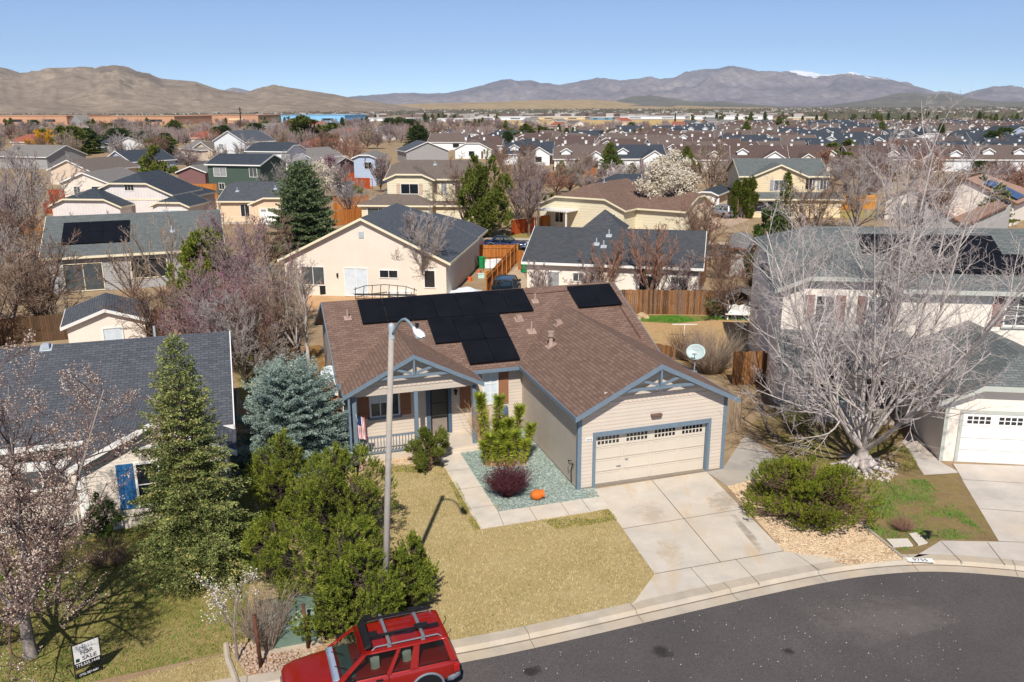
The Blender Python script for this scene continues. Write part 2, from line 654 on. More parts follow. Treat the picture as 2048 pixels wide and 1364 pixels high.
# ------------------------------------------------------------------ house kit
def roofgeo(x0, x1, y0, y1, h, pitch, oh, rake, axis, k, t=0.1):
    """gable / clipped gable / hip roof over a wall rectangle. Returns (top faces, outline, clip data)"""
    if axis == 'y':
        x0, x1, y0, y1 = y0, y1, x0, x1
    ym = (y0 + y1) / 2
    Wd = (y1 - y0) / 2 + oh
    ze = h - oh * pitch + t
    Rz = pitch * Wd
    X0, X1 = x0 - rake, x1 + rake
    P = {}
    for e, xe, sg in ((0, X0, 1), (1, X1, -1)):
        ke = k[e]
        P[e] = dict(A=[(xe, ym + s * Wd, ze) for s in (-1, 1)],
                    C=[(xe, ym + s * Wd * ke, ze + Rz * (1 - ke)) for s in (-1, 1)],
                    R=(xe + sg * Wd * ke, ym, ze + Rz), k=ke)
    faces = []
    for i in (0, 1):
        pts = []

        def ad(p):
            if not pts or (Vector(p) - Vector(pts[-1])).length > 1e-4:
                pts.append(p)
        ad(P[0]['A'][i]); ad(P[1]['A'][i]); ad(P[1]['C'][i]); ad(P[1]['R']); ad(P[0]['R']); ad(P[0]['C'][i])
        if (Vector(pts[0]) - Vector(pts[-1])).length < 1e-4:
            pts.pop()
        faces.append(pts)
    for e in (0, 1):
        if P[e]['k'] > 0:
            faces.append([P[e]['C'][0], P[e]['R'], P[e]['C'][1]])
    # outline segments with outward direction
    segs = [(P[0]['A'][0], P[1]['A'][0], (0, -1, 0)), (P[0]['A'][1], P[1]['A'][1], (0, 1, 0))]
    for e, o in ((0, (-1, 0, 0)), (1, (1, 0, 0))):
        if P[e]['k'] < 1:
            segs += [(P[e]['A'][i], P[e]['C'][i], o) for i in (0, 1)]
        if P[e]['k'] > 0:
            segs.append((P[e]['C'][0], P[e]['C'][1], o))

    def w(p):
        return (p[1], p[0], p[2]) if axis == 'y' else tuple(p)
    return [[w(p) for p in f] for f in faces], [(w(a), w(b), w(o)) for a, b, o in segs], P, ym


def roof_block(rf, fa, wl, x0, x1, y0, y1, h, pitch=0.42, oh=0.4, rake=0.35, axis='x', k=(0, 0), t=0.1,
               fh=0.2, walls=True, skip=(), z0=0.0, soffit=None):
    """adds roof faces to rf, fascia boards to fa and wall faces to wl (all MB builders)"""
    faces, segs, P, ym = roofgeo(x0, x1, y0, y1, h, pitch, oh, rake, axis, k, t)
    for f in faces:
        rf.poly(f)
    for f in faces:
        (soffit or rf).poly([(a, b, c - t) for a, b, c in f])
    for i, (a, b, o) in enumerate(segs):
        if i in skip:
            continue
        fa.board(a, b, fh, 0.04, o, drop=-0.004)
    # roof edge (thin) so that no slit shows
    for a, b, o in segs:
        rf.poly([a, b, (b[0], b[1], b[2] - t), (a[0], a[1], a[2] - t)])
    if walls:
        if axis == 'y':
            a0, a1, b0, b1 = y0, y1, x0, x1
        else:
            a0, a1, b0, b1 = x0, x1, y0, y1
        wh = (b1 - b0) / 2

        def w(p):
            return (p[1], p[0], p[2]) if axis == 'y' else p
        for yy in (b0, b1):
            wl.poly([w((a0, yy, z0)), w((a1, yy, z0)), w((a1, yy, h)), w((a0, yy, h))])
        for e, xe in ((0, a0), (1, a1)):
            full = h + pitch * wh
            lim = h - oh * pitch + pitch * (wh + oh) * (1 - k[e]) + pitch * rake if k[e] > 0 else 1e9
            if lim >= full:
                top = [(xe, ym, full)]
            elif lim <= h:
                top = []
            else:
                dy = wh - (lim - h) / pitch
                top = [(xe, ym + dy, lim), (xe, ym - dy, lim)]
            wl.poly([w(p) for p in [(xe, b0, z0), (xe, b1, z0), (xe, b1, h)] + top + [(xe, b0, h)]])


FACE = {'-y': (Vector((1, 0, 0)), Vector((0, -1, 0))), '+y': (Vector((-1, 0, 0)), Vector((0, 1, 0))),
        '-x': (Vector((0, -1, 0)), Vector((-1, 0, 0))), '+x': (Vector((0, 1, 0)), Vector((1, 0, 0)))}


def fpt(face, org, a, z, c):
    t, n = FACE[face]
    p = Vector(org) + t * a + n * c
    return (p.x, p.y, z)


def fbox(mb, face, org, a0, a1, z0, z1, c0, c1, mi=0):
    ps = [fpt(face, org, a0, z0, c0), fpt(face, org, a1, z0, c0), fpt(face, org, a1, z1, c0), fpt(face, org, a0, z1, c0)]
    d = FACE[face][1] * (c1 - c0)
    return mb.prism(ps, d, mi)


WIN = [0]


def window(par, face, org, a0, a1, z0, z1, trim, pane=None, cols=2, rows=1, fw=0.07, sill=False, shutters=None, sw=0.42, label=None):
    f = MB()
    fbox(f, face, org, a0 - fw, a0, z0 - fw, z1 + fw, 0, 0.06)
    fbox(f, face, org, a1, a1 + fw, z0 - fw, z1 + fw, 0, 0.06)
    fbox(f, face, org, a0, a1, z0 - fw, z0, 0.0, 0.058)
    fbox(f, face, org, a0, a1, z1, z1 + fw, 0.0, 0.058)
    for i in range(1, cols):
        x = a0 + (a1 - a0) * i / cols
        fbox(f, face, org, x - 0.022, x + 0.022, z0, z1, 0.003, 0.045)
    for i in range(1, rows):
        z = z0 + (z1 - z0) * i / rows
        fbox(f, face, org, a0, a1, z - 0.013, z + 0.013, 0.003, 0.038)
    w = f.build('window', trim, par)
    if label:
        w['label'] = label
    p = MB()
    fbox(p, face, org, a0, a1, z0, z1, 0.001, 0.02)
    WIN[0] += 1
    p.build('pane', pane or M[('glass', 'glass_soft', 'glass', 'glass_veil', 'glass_soft')[WIN[0] % 5]], w, uv=False)
    if sill:
        s = MB()
        fbox(s, face, org, a0 - 0.14, a1 + 0.14, z0 - fw - 0.09, z0 - fw, 0.002, 0.1)
        s.build('sill', sill, w)
    if shutters:
        for q in (a0 - fw - 0.03 - sw, a1 + fw + 0.03):
            s = MB()
            fbox(s, face, org, q, q + sw, z0 - 0.08, z1 + 0.06, 0.002, 0.04)
            for zz in (z0 + 0.1, z1 - 0.16):
                fbox(s, face, org, q + 0.01, q + sw - 0.01, zz, zz + 0.09, 0.04, 0.058)
            s.build('shutter', shutters, par)
    return w


def garage_door(par, face, org, a0, a1, z1, mat, trim=None, glasscols=6, glassrows=2, sets=4, off=0.0, arch=False):
    d = MB()
    fbox(d, face, org, a0, a1, 0.01, z1, off + 0.002, off + 0.03)
    n = 4
    hh = (z1 - 0.02) / n
    wpan = (a1 - a0) / 4
    for i in range(n):
        for j in range(4):
            b0, b1 = a0 + j * wpan + 0.05, a0 + (j + 1) * wpan - 0.05
            zz0, zz1 = 0.02 + i * hh + 0.035, 0.02 + (i + 1) * hh - 0.035
            if i == n - 1 and glassrows:
                continue
            fbox(d, face, org, b0, b1, zz0, zz0 + 0.03, off + 0.03, off + 0.045)
            fbox(d, face, org, b0, b1, zz1 - 0.03, zz1, off + 0.03, off + 0.045)
            fbox(d, face, org, b0, b0 + 0.03, zz0 + 0.03, zz1 - 0.03, off + 0.03, off + 0.045)
            fbox(d, face, org, b1 - 0.03, b1, zz0 + 0.03, zz1 - 0.03, off + 0.03, off + 0.045)
    for i in range(1, n):
        fbox(d, face, org, a0, a1, 0.02 + i * hh - 0.008, 0.02 + i * hh + 0.008, off + 0.03, off + 0.036, 1)
    door = d.build('garage_door', [mat, M['soffit']], par)
    if glassrows:
        for j in range(4):
            g = MB()
            b0, b1 = a0 + j * wpan + 0.14, a0 + (j + 1) * wpan - 0.14
            zz0, zz1 = 0.02 + (n - 1) * hh + 0.09, 0.02 + n * hh - 0.09
            cw, ch = (b1 - b0) / glasscols, (zz1 - zz0) / glassrows
            for c in range(glasscols):
                for r in range(glassrows):
                    fbox(g, face, org, b0 + c * cw + 0.025, b0 + (c + 1) * cw - 0.025, zz0 + r * ch + 0.022, zz0 + (r + 1) * ch - 0.022, off + 0.031, off + 0.037)
            g.build('glazing', M['glass'], door, uv=False)
    if trim:
        t = MB()
        fbox(t, face, org, a0 - 0.14, a0, 0, z1 + 0.16, 0.004, 0.05)
        fbox(t, face, org, a1, a1 + 0.14, 0, z1 + 0.16, 0.004, 0.05)
        fbox(t, face, org, a0, a1, z1, z1 + 0.16, 0.004, 0.048)
        t.build('door_trim', trim, par)
    return door


def panel_on(par, p00, du, dv, nrm, w, h, nm='solar_panel', mat=None, th=0.05, lift=0.09):
    """flat panel on a sloped roof; p00 its lower left corner on the roof"""
    o = Vector(p00) + Vector(nrm) * lift
    du, dv = Vector(du) * w, Vector(dv) * h
    b = MB().prism([o, o + du, o + du + dv, o + dv], Vector(nrm) * th)
    ob = b.build(nm, mat or M['solar'], par, uv=False)
    return ob


def pipe_vent(par, x, y, z, mat, r=0.05, h=0.38, plate=0.34, nrm=(0, 0, 1), nm='roof_vent', box=False):
    b = MB()
    n = Vector(nrm).normalized()
    t = Vector((1, 0, 0)) if abs(n.x) < 0.3 else Vector((0, 1, 0))
    s = n.cross(t).normalized()
    t = s.cross(n)
    c = Vector((x, y, z))
    a = plate / 2
    b.prism([c + (t * i + s * j) * a + n * 0.004 for i, j in ((-1, -1), (1, -1), (1, 1), (-1, 1))], n * 0.025)
    if box:
        b.box(x - 0.13, x + 0.13, y - 0.14, y + 0.12, z, z + 0.2)
    else:
        b.tube(c - Vector((0, 0, 0.1)), c + Vector((0, 0, 0.14)), r * 1.9, r * 1.2, 10)
        b.tube(c, c + Vector((0, 0, h)), r, r, 10)
    return b.build(nm, mat, par)


def railing(par, p, q, z0, z1, mat, gap=0.13, nm='railing'):
    b = MB()
    p, q = Vector(p), Vector(q)
    d = q - p
    n = max(2, int(d.length / gap))
    b.beam(p + Vector((0, 0, z1)), q + Vector((0, 0, z1)), 0.08, 0.06)
    b.beam(p + Vector((0, 0, z0 + 0.1)), q + Vector((0, 0, z0 + 0.1)), 0.05, 0.05)
    for i in range(1, n):
        c = p + d * i / n
        b.box(c.x - 0.018, c.x + 0.018, c.y - 0.018, c.y + 0.018, z0 + 0.1, z1)
    return b.build(nm, mat, par)


def text_obj(txt, size, mat, loc, rot, parent=None, name='lettering', ext=0.002, align='CENTER', squash=1.0):
    cu = bpy.data.curves.new(name, 'FONT')
    cu.body = txt
    cu.size = size
    cu.align_x = align
    cu.align_y = 'CENTER'
    cu.extrude = ext
    o = bpy.data.objects.new(name, cu)
    me = bpy.data.meshes.new_from_object(o)
    bpy.data.objects.remove(o)
    o = bpy.data.objects.new(name, me)
    me.materials.clear()
    me.materials.append(mat)
    COL.objects.link(o)
    if parent:
        o.parent = parent
    o.location = loc
    o.rotation_euler = rot
    o.scale = (squash, 1, 1)
    return o


# ------------------------------------------------------------------ the brown-roofed house in the middle
YAW = 0.303
HX, HY = 3.208, 30.371


def hw(x, y, z=0.0):
    c, s = math.cos(YAW), math.sin(YAW)
    return Vector((HX + c * x - s * y, HY + s * x + c * y, z))


def main_house():
    T = empty('house', (HX, HY, 0), YAW, 'tan single-storey house with brown shingle roof, blue trim and black solar panels', 'house')
    rf, fa, wl, sf = MB(), MB(), MB(), MB()
    # main body; slope .42, ridge at y 12.1
    roof_block(rf, fa, wl, -8.7, 5.67, 6.95, 17.25, 3.22, 0.42, 0.42, 0.36, 'x', soffit=sf, fh=0.18, walls=False)
    wl.poly([(-8.7, 6.95, 0), (-8.7, 17.25, 0), (-8.7, 17.25, 3.2), (-8.7, 12.1, 5.36), (-8.7, 6.95, 3.2)])
    wl.poly([(5.67, 6.95, 0), (5.67, 17.25, 0), (5.67, 17.25, 3.2), (5.67, 12.1, 5.36), (5.67, 6.95, 3.2)])
    wl.poly([(-8.7, 6.95, 0), (-0.72, 6.95, 0), (-0.72, 6.95, 3.2), (-8.7, 6.95, 3.2)])
    wl.poly([(-8.7, 17.25, 0), (5.67, 17.25, 0), (5.67, 17.25, 3.2), (-8.7, 17.25, 3.2)])
    # garage wing
    p, W_, ym = 0.5, 3.19, 2.475
    h = 3.22
    ax0, ax1 = -0.72, 5.67

    def grange(ya, yb, X0, X1, hh, pitch, xm, t=0.1, soff=sf):
        zr = hh + pitch * (X1 - X0) / 2
        for s, xe in ((-1, X0), (1, X1)):
            top = [(xe, ya, hh), (xe, yb, hh), (xm, yb, zr), (xm, ya, zr)]
            rf.poly(top)
            soff.poly([(a, b, c - t) for a, b, c in top])
            rf.poly([(xe, ya, hh), (xe, yb, hh), (xe, yb, hh - t), (xe, ya, hh - t)])
        return zr
    zr = grange(-0.4, 10.75, ax0 - 0.26, ax1 + 0.3, 3.19, 0.5, 2.495)
    fa.board((ax0 - 0.26, -0.4, 3.19), (ax0 - 0.26, 6.6, 3.19), 0.16, 0.04, (-1, 0, 0), -0.004)
    fa.board((ax1 + 0.3, -0.4, 3.19), (ax1 + 0.3, 6.8, 3.19), 0.16, 0.04, (1, 0, 0), -0.004)
    for xe in (ax0 - 0.3, ax1 + 0.34):
        zz = 3.17
        fa.board((xe, -0.4, zz), (2.495, -0.4, zr), 0.19, 0.05, (0, -1, 0), 0.0)
    # walls of the garage, front one with the door opening
    dx0, dx1, dh = 0.0, 4.88, 2.13
    zt = lambda x: 3.09 + 0.5 * (min(x - ax0, ax1 - x) + 0.26)
    wl.poly([(ax0, 0, 0), (dx0, 0, 0), (dx0, 0, zt(dx0)), (ax0, 0, zt(ax0))])
    wl.poly([(dx1, 0, 0), (ax1, 0, 0), (ax1, 0, zt(ax1)), (dx1, 0, zt(dx1))])
    wl.poly([(dx0, 0, dh), (dx1, 0, dh), (dx1, 0, zt(dx1)), (2.475, 0, zt(2.475)), (dx0, 0, zt(dx0))])
    wl.poly([(ax0, 0, 0), (ax0, 7, 0), (ax0, 7, 3.2), (ax0, 0, 3.2)])
    wl.poly([(ax1, 0, 0), (ax1, 7, 0), (ax1, 7, 3.2), (ax1, 0, 3.2)])
    # porch gable
    zp = grange(5.0, 9.95, -8.98, -3.1, 3.1, 0.505, -6.04)
    fa.board((-8.98, 5.0, 3.1), (-8.98, 6.5, 3.1), 0.16, 0.04, (-1, 0, 0), -0.004)
    fa.board((-3.1, 5.0, 3.1), (-3.1, 6.5, 3.1), 0.16, 0.04, (1, 0, 0), -0.004)
    for xe in (-9.02, -3.06):
        fa.board((xe, 5.0, 3.08), (-6.04, 5.0, zp), 0.18, 0.05, (0, -1, 0), 0.0)
    roof = rf.build('roof', M['shingle_brown'], T)
    sf.build('soffit', M['soffit'], T)
    wall = wl.build('wall', M['tan_siding'], T)
    fa.build('fascia', M['blue_trim'], T)
    g = MB()
    zb = 2.87
    g.prism([(-8.75, 5.34, zb), (-3.3, 5.34, zb), (-3.3, 5.34, 3.02), (-6.04, 5.34, zp - 0.12), (-8.75, 5.34, 3.02)], (0, 0.12, 0))
    g.build('porch_gable', M['tan_siding'], T)
    # scallop rows on both gables
    sc = MB()
    for (xa, xb, z, y) in ((-7.9, -4.2, 3.18, 5.33), (0.1, 4.85, 3.62, 0), (-0.1, 5.05, 3.42, 0), (0.3, 4.65, 3.84, 0)):
        nn = int((xb - xa) / 0.2)
        for i in range(nn):
            x = xa + i * 0.2
            sc.prism([(x, y - 0.003, z + 0.06), (x, y - 0.003, z + 0.012), (x + 0.04, y - 0.003, z - 0.03), (x + 0.14, y - 0.003, z - 0.03), (x + 0.18, y - 0.003, z + 0.012), (x + 0.18, y - 0.003, z + 0.06)], (0, -0.022, 0))
    sc.build('scallop_trim', plain('scallop', hx('d0beae'), 0.6, var=0.05), T)
    # gable trusses
    for xm, za, yy, hw_, pz in ((2.495, zr, -0.36, 1.55, 0.5), (-6.04, zp, 5.04, 1.5, 0.505)):
        b = MB()
        zt0 = za - hw_ * pz - 0.16
        b.beam((xm - hw_ - 0.15, yy, zt0), (xm + hw_ + 0.15, yy, zt0), 0.07, 0.11)
        b.beam((xm, yy - 0.003, zt0 + 0.05), (xm, yy - 0.003, za - 0.2), 0.075, 0.12)
        b.beam((xm - 0.08, yy, zt0 + 0.1), (xm - hw_ * 0.52, yy, za - hw_ * 0.5 * pz - 0.2), 0.06, 0.1)
        b.beam((xm + 0.08, yy, zt0 + 0.1), (xm + hw_ * 0.52, yy, za - hw_ * 0.5 * pz - 0.2), 0.06, 0.1)
        b.build('gable_truss', M['blue_trim'], T)
    # corner boards, window and door trims
    for q in ((ax0 - 0.03, ax0 + 0.13, -0.03, -0.002, 3.25), (ax0 - 0.032, ax0 - 0.002, -0.001, 0.12, 3.1), (ax1 - 0.13, ax1 + 0.03, -0.03, -0.002, 3.25), (ax1 + 0.002, ax1 + 0.032, -0.001, 0.12, 3.1), (-8.73, -8.6, 6.92, 6.948, 3.1)):
        MB().box(q[0], q[1], q[2], q[3], 0, q[4]).build('corner_board', M['blue_trim'], T)
    gd = garage_door(T, '-y', (0, 0.2, 0), 0.0, 4.88, 2.13, M['garage_door'], None, 6, 2)
    MB().box(1.35, 1.47, 0.13, 0.165, 0.93, 0.97).build('lock', M['metal'], gd)
    MB().box(0.98, 1.16, 0.12, 0.165, 0.7, 0.73).build('handle', M['metal'], gd)
    j = MB()
    j.box(dx0 - 0.12, dx0, -0.05, -0.003, 0, dh + 0.18)
    j.box(dx1, dx1 + 0.12, -0.05, -0.003, 0, dh + 0.18)
    j.box(dx0, dx1, -0.05, -0.003, dh, dh + 0.18)
    j.box(dx0 - 0.002, dx0 + 0.02, -0.003, 0.2, 0, dh)
    j.box(dx1 - 0.02, dx1 + 0.002, -0.003, 0.2, 0, dh)
    j.box(dx0 + 0.02, dx1 - 0.02, -0.003, 0.2, dh - 0.02, dh + 0.002)
    j.build('door_trim', M['blue_trim'], T)
    # number plate, lamp
    pl = MB().box(-0.42, -0.13, -0.02, -0.003, 1.98, 2.12).build('number_plate', M['white_trim'], T)
    text_obj('9743', 0.115, M['black'], (-0.275, -0.022, 2.045), (math.pi / 2, 0, 0), pl)
    lm = MB().box(2.3, 2.75, -0.14, -0.003, 2.72, 2.8).box(2.33, 2.72, -0.12, -0.005, 2.66, 2.72)
    lm.build('wall_lamp', plain('lamp_brown', hx('6b5548'), 0.5), T)
    # front wall under the porch
    W = 6.95
    O = (0, W, 0)
    window(T, '-y', O, -7.64, -6.45, 1.38, 2.6, M['white_trim'], cols=3, sill=M['blue_trim'], shutters=M['shutter_brown'], sw=0.46)
    bl = MB()
    fbox(bl, '-y', O, -7.62, -6.87, 1.95, 2.58, 0.021, 0.026)
    bl.build('blind', M['blind'], T)
    window(T, '-y', O, -2.54, -1.93, 1.4, 2.78, M['white_trim'], M['blind'], cols=2, rows=3)
    for q in (-1.83,):
        s = MB()
        fbox(s, '-y', O, q, q + 0.45, 1.3, 2.82, 0.002, 0.04)
        fbox(s, '-y', O, q + 0.01, q + 0.44, 1.45, 1.55, 0.04, 0.058)
        fbox(s, '-y', O, q + 0.01, q + 0.44, 2.5, 2.6, 0.04, 0.058)
        s.build('shutter', M['shutter_brown'], T)
    s = MB()
    fbox(s, '-y', O, -3.66, -3.16, 1.28, 2.72, 0.002, 0.04)
    s.build('shutter', M['shutter_brown'], T)
    t = MB()
    fbox(t, '-y', O, -5.2, -5.05, 0.2, 2.5, 0.003, 0.06)
    fbox(t, '-y', O, -4.2, -4.06, 0.2, 2.5, 0.003, 0.06)
    fbox(t, '-y', O, -5.05, -4.2, 2.38, 2.5, 0.003, 0.058)
    t.build('door_frame', plain('blue_dark', hx('4b6279'), 0.6), T)
    d = MB()
    fbox(d, '-y', O, -5.045, -4.205, 0.21, 2.37, 0.003, 0.03)
    dd = d.build('door', plain('door_taupe', hx('857a70'), 0.5), T)
    d = MB()
    fbox(d, '-y', O, -4.96, -4.28, 1.06, 2.28, 0.031, 0.035)
    d.build('pane', glassmat('screen', (0.05, 0.045, 0.04), 0.3, 0.4), dd)
    d = MB()
    for (a0, a1, z0, z1) in ((-5.02, -4.96, 0.25, 2.34), (-4.28, -4.22, 0.25, 2.34), (-4.96, -4.28, 0.97, 1.06), (-4.96, -4.28, 2.28, 2.34), (-4.96, -4.28, 1.66, 1.69)):
        fbox(d, '-y', O, a0, a1, z0, z1, 0.036, 0.05)
    d.build('screen_frame', M['black'], dd)
    lf = MB().tube((-3.86, W - 0.1, 1.98), (-3.86, W - 0.1, 2.2), 0.04, 0.09, 8).box(-3.88, -3.84, W - 0.1, W, 2.2, 2.24)
    lf.build('wall_lantern', M['black'], T)
    # deck, posts, railings
    MB().box(-8.8, -3.2, 5.22, 6.95, 0.0, 0.2).build('porch_slab', concrete('porch_conc', hx('c9beb0')), T)
    for x, w in ((-8.55, 0.2), (-5.95, 0.17), (-3.4, 0.17)):
        MB().box(x - w / 2, x + w / 2, 5.32, 5.32 + w, 0.2, 2.9).build('post', M['blue_trim'], T, bevel=0.01)
    MB().box(-8.82, -8.74, 5.0, 6.9, 0.0, 2.95).build('side_panel', M['blue_trim'], T)
    railing(T, (-8.42, 5.4, 0), (-6.05, 5.4, 0), 0.2, 1.0, M['blue_trim'])
    # mailbox by the window
    MB().box(-1.75, -1.45, 6.72, 6.94, 0.85, 1.2).build('letter_box', plain('mail_blue', hx('52647a'), 0.4), T, bevel=0.02)
    # gutter under the short front eave and rain strip
    g = MB().box(-3.05, -0.98, 6.42, 6.52, 3.0, 3.1)
    g.build('gutter', M['blue_trim'], T)
    # left side windows
    window(T, '-x', (-8.7, 0, 0), -8.6, -7.9, 0.9, 2.3, M['white_trim'], M['blind'])
    window(T, '-x', (-8.7, 0, 0), -11.6, -10.7, 0.9, 2.3, M['white_trim'], M['blind'])
    # solar panels on the front slope
    sl = 0.42
    ln = math.hypot(1, sl)
    dv = (0, 1 / ln, sl / ln)
    nn = (0, -sl / ln, 1 / ln)

    def row(xs, y0, y1):
        for a, b in xs:
            panel_on(T, (a, y0, 3.22 + 0.1 + sl * (y0 - 6.95)), (1, 0, 0), dv, nn, b - a, (y1 - y0) * ln)
    x0, dx = -7.42, 1.195
    row([(x0 + i * dx, x0 + (i + 1) * dx - 0.02) for i in range(7)], 10.16, 11.9)
    row([(-4.4 + i * 1.185, -4.4 + (i + 1) * 1.185 - 0.02) for i in range(3)], 8.4, 10.13)
    row([(-3.2 + i * 1.185, -3.2 + (i + 1) * 1.185 - 0.02) for i in range(2)], 6.85, 8.37)
    row([(3.28 + i * 1.19, 3.28 + (i + 1) * 1.19 - 0.02) for i in range(2)], 10.1, 11.8)
    rl = MB()
    for xa, xb, y in ((-7.4, 0.94, 10.5), (-7.4, 0.94, 11.5), (-4.4, -0.86, 8.8), (-4.4, -0.86, 9.8), (-3.2, -0.84, 7.2), (-3.2, -0.84, 8.0), (3.3, 5.64, 10.4), (3.3, 5.64, 11.4)):
        z = 3.32 + sl * (y - 6.95)
        rl.beam((xa, y, z + 0.05), (xb, y, z + 0.05), 0.05, 0.05)
    rl.build('panel_rails', M['black'], T)
    zz = lambda y: 3.345 + sl * (y - 6.95)
    for q in ([(0.95, 11.6, zz(11.6)), (2.0, 11.55, zz(11.55)), (3.28, 11.6, zz(11.6))], [(5.5, 10.1, zz(10.1)), (5.5, 7.6, 3.345 + 0.65 * sl)]):
        MB().path(q, 0.025, 6).build('conduit', plain('conduit', hx('5b3d34'), 0.6), T)
    # vents on the main slope
    mz = lambda y: 3.32 + sl * (y - 6.95)
    vp = M['vent_pink']
    mn = (0, -0.39, 0.92)
    pipe_vent(T, -8.02, 10.75, mz(10.75), vp, nrm=mn, h=0.42)
    pipe_vent(T, 1.28, 10.95, mz(10.95), vp, nrm=mn, h=0.42)
    pipe_vent(T, 0.02, 9.7, mz(9.7), vp, nrm=mn, box=True, plate=0.4)
    pipe_vent(T, 0.35, 8.75, mz(8.75), vp, nrm=mn, h=0.5, plate=0.42)
    gz = lambda x: 3.19 + 0.5 * (x + 0.98)
    gn = (-0.447, 0, 0.894)
    pipe_vent(T, 1.55, 8.35, gz(1.55), vp, nrm=gn, box=True, plate=0.4)
    # flue with cap
    f = MB()
    c = Vector((0.55, 6.6, gz(0.55)))
    t, s, n_ = Vector((0.894, 0, 0.447)), Vector((0, 1, 0)), Vector(gn)
    f.prism([c + (t * i + s * j) * 0.24 + n_ * 0.004 for i, j in ((-1, -1), (1, -1), (1, 1), (-1, 1))], n_ * 0.02)
    f.lathe([(0.15, -0.1), (0.12, 0.12), (0.095, 0.16), (0.095, 0.42), (0.16, 0.44), (0.16, 0.62), (0.17, 0.63), (0.17, 0.67), (0.0, 0.69)], c, 16)
    f.build('flue', vp, T, auto=True)
    # hose reel bits on garage side wall
    u = MB()
    u.path([(-0.76, 0.55, 0.1), (-0.8, 0.5, 0.6), (-0.76, 0.45, 0.95)], 0.02, 6)
    u.path([(-0.76, 0.3, 0.95), (-0.95, 0.35, 1.0), (-0.9, 0.55, 1.05), (-0.76, 0.6, 0.98)], 0.02, 6)
    u.build('hose_bracket', M['black'], T)
    cn = MB().box(-8.75, 5.7, 6.9, 17.3, 0, 0.1).box(-0.745, 5.7, -0.02, 7, 0.0, 0.07)
    cn.build('foundation', concrete('found', hx('8c8378')), T)
    return T


main_house()


def dish(name, base, mast, up, aim, label, r=0.34, mat=None, logo=None):
    """satellite dish: bent mast, oval reflector, arm with feed"""
    T = empty(name, base, 0, label, 'satellite dish')
    m = Vector(mast)
    MB().path([(0, 0, 0), tuple(m * 0.55 + Vector((0, 0, 0.05))), tuple(m)], 0.028, 8).box(-0.12, 0.12, -0.1, 0.1, -0.02, 0.03).build('mast', M['metal'], T)
    b = MB()
    d = Vector(aim).normalized()
    sd = d.cross(Vector((0, 0, 1))).normalized()
    uu = sd.cross(d)
    c = m + d * 0.05
    n, rings = 26, 6
    vs, fs = [], []
    for sgn in (0, 0.02):
        for i in range(rings + 1):
            rr = i / rings
            for k in range(n):
                t = 2 * math.pi * k / n
                vs.append(c + sd * (math.cos(t) * r * 1.18 * rr) + uu * (math.sin(t) * r * rr) + d * (0.11 * rr * rr - sgn))
    for q in (0, (rings + 1) * n):
        for i in range(rings):
            for k in range(n):
                fs.append((q + i * n + k, q + i * n + (k + 1) % n, q + (i + 1) * n + (k + 1) % n, q + (i + 1) * n + k))
    e = rings * n
    for k in range(n):
        fs.append((e + k, e + (k + 1) % n, e + (rings + 1) * n + (k + 1) % n, e + (rings + 1) * n + k))
    b.add(vs, fs)
    rf = b.build('reflector', mat or M['galv'], T, smooth=True, uv=False)
    a = MB()
    tip = c + d * 0.42 - uu * 0.18
    a.path([tuple(c - uu * r * 0.95), tuple(tip)], 0.014, 6)
    a.tube(tip - sd * 0.09, tip + sd * 0.09, 0.035, 0.035, 8)
    a.build('feed_arm', M['metal'], T)
    if logo:
        q = Matrix((sd, uu, d)).transposed().to_euler()
        lg = text_obj(logo[0], logo[1], logo[2], c + uu * logo[3] + d * 0.075, q, rf, ext=0.003)
        lg.scale = (-1, 1, 1) if logo[4] else (1, 1, 1)
    return T


_dl = plain('dish_logo', hx('f2f4f4'), 0.5)
p = plain('dish_grey', hx('a9b8b5'), 0.45, var=0.08)
_b = hw(5.85, 3.0, 3.28)
dish('satellite_dish', _b, (0.1, 0.25, 0.78), 0, (-0.32, -0.82, 0.5), 'pale grey oval satellite dish on the right eave above the garage', 0.35, p, ('dish', 0.17, _dl, 0.12, False))
_b = hw(-9.04, 7.9, 2.6)
dish('satellite_dish', _b, (-0.28, 0.45, 0.42), 0, (0.12, -0.8, 0.58), 'pale grey satellite dish low on the left end of the roof', 0.35, plain('dish_white', hx('c8ced0'), 0.4), ('D', 0.16, M['black'], 0.16, False))


